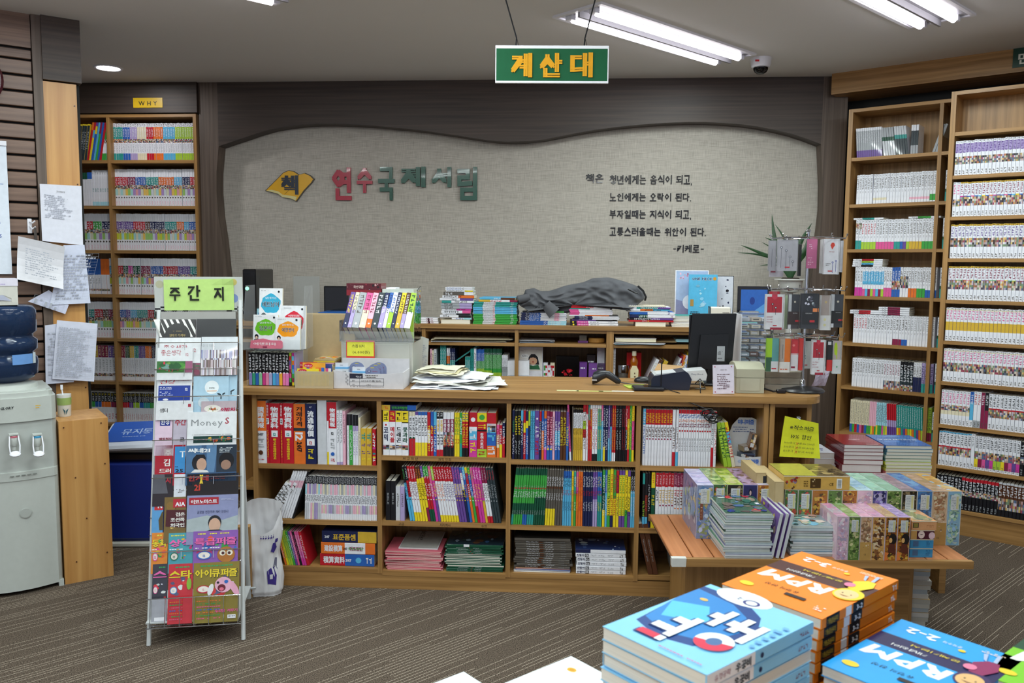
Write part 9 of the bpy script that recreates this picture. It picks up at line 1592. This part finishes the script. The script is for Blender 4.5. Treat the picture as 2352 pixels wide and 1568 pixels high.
# ================= foreground table of maths workbooks =================
UA = math.radians(39.8); FZ = .735
t = thing('book_table', 'light wooden table at the bottom of the view under the workbooks', 'table', I4)
b = MB(); b.extz([(-.30, .3), (.92, .3), (.86, 1.28), (.60, 1.545), (.3, 1.47), (-.25, 1.36)], FZ-.03, FZ, 'w', 'pale_oak'); b.obj('table_top', None, t)
for x, y in ((-.22, .36), (.8, .36), (-.18, 1.24), (.56, 1.42)): bx(t, 'leg', x, x+.04, y, y+.04, 0, FZ-.03, m='pale_oak')
def wb_lay(sp, cx, cy, z, rz=0, v=0):
 me = spec_mesh(sp, v, 'workbook'); KEEP.append(sp)
 return link('workbook', me, T((cx, cy, z)) @ RZ(UA+rz) @ T((sp['h']/2, -sp['d']/2, 0)) @ RY(-PI/2))
def rpm(c, band, num, person):
 def f(pd, W, H):
  pd.rect(0, 0, W, H, c); pd.rect(0, H*.28, W, H*.47, band); pd.text('RPM', W*.26, H*.50, H*.22, 'f0f0f0', 2, w=W*.66, shear=.12); pd.text('유형의 완성', W*.42, H*.73, H*.045, 'k', 2, w=W*.34); pd.text(num, W*.60, H*.09, H*.12, 'f0f0f0', 2, w=W*.28); pd.text('중학수학', W*.40, H*.12, H*.035, 'e8e8e8', 1, w=W*.16)
  pd.ell(W*.86, H*.86, W*.07, H*.035, 'e8c82a', 18); pd.text('개념원리', W*.52, H*.40, H*.04, 'f0f0f0', 1, w=W*.3); pd.text('문제기본서', W*.3, H*.33, H*.035, 'e8d040', 1, w=W*.4); pd.ell(W*.38, H*.18, W*.03, H*.018, 'e8c82a', 12); pd.scrib(W*.1, H*.06, W*.32, H*.1, 'f0d8c0', 2); pd.rect(W*.3, H*.80, W*.5, H*.84, '2a1c1c'); pd.scrib(W*.08, H*.84, W*.2, H*.92, 'e8e8e8', 3)
  hc, cc_, sk = person
  pd.ell(W*.12, H*.52, W*.13, H*.11, hc, 20); pd.poly([(W*.04, H*.3), (W*.1, H*.42), (W*.2, H*.42), (W*.24, H*.28), (W*.16, H*.2), (W*.08, H*.2)], cc_); pd.ell(W*.13, H*.53, W*.10, H*.085, sk, 18); pd.ell(W*.09, H*.525, W*.008, H*.008, 'k', 8); pd.ell(W*.17, H*.525, W*.008, H*.008, 'k', 8); pd.poly([(W*.08, H*.56), (W*.18, H*.56), (W*.13, H*.575)], '6a3a2a'); pd.poly([(W*.1, H*.2), (W*.13, H*.2), (W*.15, H*.08), (W*.12, H*.08)], 'a8b8d8'); pd.poly([(W*.17, H*.22), (W*.2, H*.2), (W*.24, H*.12), (W*.21, H*.11)], 'a8b8d8'); pd.ell(W*.22, H*.36, W*.05, H*.04, 'e07a9a', 12)
 return f
def spn(c, band): return (('>개념원리', 'f', .08, .2, .5), ('[]', 'e8e8e8', .30, .38, .95), ('>RPM', 'w', .44, .52, .9), ('', 'w', .9, .97, .6))
K['ō'] = hx('e8801c'); K['ū'] = hx('2a9ae0'); K['ā'] = hx('8ac8f0')
def rsp(n, nm, ch, cv, dark_): return S(n, 18.5, 257, f'{ch}5 k16 {ch}8 w7 {ch}2 {dark_}14 {ch}48', nm, (('>개념원리', 'f', .06, .19, .6), ('>3-2', 'w', .42, .5, .7), ('', 'w', .9, .97, .6)), 188, ch, mat='satin', cover=cv, pages='d8d4cc')
oc = rpm('e8801c', '4a2420', '3-2', ('e8c82a', 'e8c82a', 'e8c08a')); og = rsp(1, 'orange', 'ō', oc, 'k')
ob_ = rsp(1, 'orangeb', 'ō', None, 'k'); cxo, cyo = .525, 1.405; zt = .952; n_ = 11
for i in range(n_):
 z = zt-.0188*(i+1); sp = og if i == 0 else ob_
 tag(wb_lay(sp, cxo+R.uniform(-.003, .003), cyo+R.uniform(-.003, .003)+(.004 if 3 < i < 6 else 0), z, R.uniform(-.01, .01)), 'topmost orange maths workbook at the back of the foreground table' if i == 0 else f'{ordw(i+1)} orange maths workbook from the top of its pile', 'workbook', 'orange maths workbooks')
def swoosh(pd, W, H):
 pd.rect(0, 0, W, H, '84c4ea'); pd.poly([(W*1, H*.28), (W*.92, H*.78), (W*.62, H*.86), (W*.34, H*.80), (W*.2, H*.62), (W*.14, H*.42), (W*.3, H*.2), (W*.5, H*.10), (W*.8, H*.06), (W, H*.06)], '1c4282'); pd.poly([(W*1, H*.34), (W*.92, H*.70), (W*.64, H*.78), (W*.40, H*.72), (W*.28, H*.58), (W*.24, H*.42), (W*.38, H*.26), (W*.6, H*.16), (W, H*.12)], '2c7ec4'); pd.poly([(W*.98, H*.4), (W*.85, H*.62), (W*.5, H*.5), (W*.7, H*.3)], '58b8ec')
 pd.ell(W*.62, H*.03, W*.26, H*.11, 'e8eef4', 24); pd.ell(W*.52, H*.06, W*.075, H*.045, '3a3a78', 18); pd.ell(W*.52, H*.06, W*.05, H*.03, 'e8eef4', 14); pd.text('-2', W*.6, H*.035, H*.055, '3a4a78', 1); pd.ell(W*.82, H*.24, W*.04, H*.02, 'd8b05a', 12)
 for o_, c_ in ((.004, '2a3a78'), (0, 'f4f8fc')):
  def r(x0, y0, x1, y1): pd.rect(W*x0+o_, H*y0+o_*.6, W*x1+o_, H*y1+o_*.6, c_)
  r(.12, .30, .19, .58); r(.19, .38, .27, .45); r(.27, .28, .34, .50); r(.34, .36, .40, .44)
  r(.44, .26, .51, .52); r(.51, .34, .58, .42)
  r(.54, .50, .61, .82); r(.61, .56, .72, .63); r(.61, .70, .78, .77); r(.54, .84, .78, .90)
 pd.ell(W*.27, H*.68, W*.15, H*.115, 'f4f8fc', 26); pd.poly([(W*.27-W*.15*math.cos(q), H*.68+H*.115*math.sin(q)) for q in [-.3+PI*i/12 for i in range(13)]], 'd0304c'); pd.ell(W*.27, H*.68, W*.06, H*.05, '4a6a9a', 16); pd.rect(W*.6, H*.84, W*.78, H*.9, 'd0304c')
 pd.scrib(W*.1, H*.94, W*.5, H*.96, 'c05a7a'); pd.scrib(W*.03, H*.2, W*.1, H*.6, '6aa8d8', 6)
def bsp(nm, cv): return S(1, 21, 257, 'w42 ā58', nm, (('>유형공략', 'm', .06, .2, .5), ('>우공비', 'k', .24, .38, .7), ('O', 'n', .46, .5, .4), ('', 'm', .85, .95, .3)), 188, 'ā', mat='satin', cover=cv, pages='dcdad2')
bt_ = bsp('bluetop', swoosh); bb2 = bsp('bluelow', None); zt = .972; n_ = 11
for i in range(n_):
 flip = i in (2, 5, 6, 9)
 o = wb_lay(bt_ if i == 0 else bb2, .295+R.uniform(-.004, .004), 1.187+R.uniform(-.004, .004), zt-.0213*(i+1), R.uniform(-.012, .012)+(PI if flip else 0))
 tag(o, 'topmost sky-blue maths workbook with a red and white ring on its cover' if i == 0 else f'{ordw(i+1)} sky-blue maths workbook from the top of its pile', 'workbook', 'sky-blue maths workbooks')
rc = rpm('2a9ae0', '26204e', '2-2', ('3a2a5a', '8a2a5a', 'dcb078')); bg = rsp(1, 'bluerpm', 'ū', rc, 'n'); bg2 = rsp(1, 'bluerpmb', 'ū', None, 'n')
for i in range(8): tag(wb_lay(bg if i == 0 else bg2, .633+.002*i*(i % 2), 1.213, .902-.0188*(i+1), R.uniform(-.008, .008)), 'topmost bright blue maths workbook at the lower right' if i == 0 else f'{ordw(i+1)} bright blue maths workbook from the top of its pile', 'workbook', 'bright blue maths workbooks')
K['ē'] = hx('7ac02a'); gc_ = rpm('7ac02a', '1e4a32', '1-2', ('3a3a2a', '4a8a3a', 'dcb078')); gg = rsp(1, 'greenrpm', 'ē', gc_, 'd')
P1 = Fr(0, 0, 0).hz(2352, 1464, .90); u2 = Vector((math.cos(UA), math.sin(UA))); w2_ = Vector((math.sin(UA), -math.cos(UA)))
gcx, gcy = Vector(P1[:2])+w2_*.096-u2*.06
for i in range(8): tag(wb_lay(gg, gcx, gcy, .902-.0188*(i+1), R.uniform(-.006, .006)), 'lime green maths workbook cut by the right edge, topmost' if i == 0 else f'{ordw(i+1)} lime green maths workbook from the top at the right edge', 'workbook', 'lime green maths workbooks')
def whc(pd, W, H): pd.rect(0, 0, W, H, 'e6eef4'); pd.ell(W*.80, H*.13, W*.05, H*.028, 'd8a83a', 16); pd.ell(W*.80, H*.13, W*.03, H*.016, 'c8902a', 12); pd.poly([(W*.2, H*.14), (W*.32, H*.14), (W*.34, H*.19), (W*.22, H*.2)], '2a2a5a'); pd.ell(W*.24, H*.22, W*.05, H*.03, 'e0a890', 12); pd.poly([(W*.02, H*.24), (W*.2, H*.22), (W*.22, H*.3), (W*.02, H*.34)], 'd8485a')
wh = S(1, 18, 257, 'w100', 'whitebk', (), 184, 'e6eef4' and 'w', mat='satin', cover=whc, pages='dcdad2')
for i in range(4): tag(wb_lay(wh, .068, 1.242, .82-.0205*(i+1), R.uniform(-.004, .004)), 'topmost white workbook with a gold seal left of the sky-blue pile' if i == 0 else f'{ordw(i+1)} white workbook from the top, left of the sky-blue pile', 'workbook', 'white workbooks')
tag(wb_lay(wh, -.124, 1.308, FZ+.0006, 0), 'single white workbook with a gold seal at the table\'s far left', 'workbook')
def flat(fr, b, x0, x1, y, z, specs, place, cat='comic'):
 a0 = fr.hit(x0, y, b)[0]; a1 = fr.hit(x1, y, b)[0]; stack(fr, (a0+a1)/2, b, z, specs, place, cat, jx=.003)
fl = lambda n, c, nm: S(n, 12, 178, f'w30 {c}40 w30', nm, (('', 'k', .1, .6, .6),), 128, 'w')
zt_ = lambda i: RAz[i]+.1825
flat(RB, Ab, 1962, 2030, 505, zt_(5), [(fl(1, 't', 'flat teal-striped comic'), 'spine')], 'on the third row, rear right bookcase')
flat(RB, Ab, 2095, 2152, 502, zt_(5), [(fl(1, 'g', 'flat green-striped comic'), 'spine')], 'on the third row, rear right bookcase')
flat(RB, Ab, 1960, 2024, 610, zt_(4), [(fl(1, 'k', 'flat black-striped comic'), 'spine'), (fl(1, 'c', 'flat blue-striped comic'), 'spine'), (fl(1, 'l', 'flat lime-striped comic'), 'spine'), (fl(1, 'r', 'flat red-striped comic'), 'spine')], 'on the fourth row, rear right bookcase')
flat(RB, Ab, 1958, 2016, 720, zt_(3), [(fl(2, 'r', 'flat red-white comic'), 'spine')], 'left on the fifth row, rear right bookcase')
flat(RB, Ab, 2022, 2085, 722, zt_(3), [(fl(4, 'm', 'flat maroon and white comic'), 'spine')], 'mid fifth row, rear right bookcase')
flat(CF, .014, 881, 952, 940, CS[1][2]+.2075, [(S(1, 25, 160, 'f25 n50 b25', 'dark blue comic with yellow cap', (('>만화과학탐정', 'g', .3, .75, .6), ('', 'o', .08, .2, .6)), 150, 'n'), 'spine')], 'lying on the second counter column\'s top row')
cab = [q for q in COL.objects if q.name == 'counter_cabinet'][0]
for tx_, x, y, c_ in (('저 고 학 년', 925, 1066, 1), ('과학 만화', 1006, 1064, 1), ('고급', 915, 1216, 1), ('지리역사', 1010, 1220, 1), ('수학', 1105, 1222, 1)):
 a, z = CF.hit(x, y, .003); zs_ = min(CS[c_], key=lambda q: abs(q-.012-z)); b = MB(); b.pad((a+.14, .0035, zs_-.018), (1, 0, 0), (0, 0, 1), 'matte').text(tx_, 0, 0, .015, '3a2a1a', 0); b.obj('handwriting', None, cab)
def filler(fr, b, rows, name, label, cat, cols, h, d, th):
 m = MB(); rr = random.Random(4)
 for z, a0, a1 in rows:
  a = a0
  while a < a1-th:
   hh = h+rr.uniform(-.003, .003); c = rr.choice(cols); m.box(a, a+th-.0012, b, b+d, z+.0006, z+hh, 'w', 'print'); m.box(a+.0006, a+th-.0018, b-.0006, b, z+hh*.35, z+hh*.55, c, 'print'); m.box(a+.004, a+th-.006, b-.0006, b, z+hh*.65, z+hh*.93, 'G', 'print'); a += th
 tag(m.obj(name, fr.M(0, 0, 0)), label, cat, None, 'stuff')
filler(RB, Bb, [(RBz[i], a0, a1) for i in range(9) for a0, a1 in ((.365, .695), (.725, 1.41))], 'manga_rows', 'further rows of manga filling the front right bookcase beyond the view', 'manga', MUT, .186, .12, .018)
filler(WF, .05, [(lsh[i], WF.hit(364, 800)[0], lx1) for i in (4, 5, 6)]+[(lsh[7], lx0, lx1)], 'series_rows', 'white series volumes hidden behind the magazine rack, corner bookcase', "children's book", SOFT, .25, .19, .017)
bpy.data.objects.remove(_to); bpy.data.curves.remove(_tc)
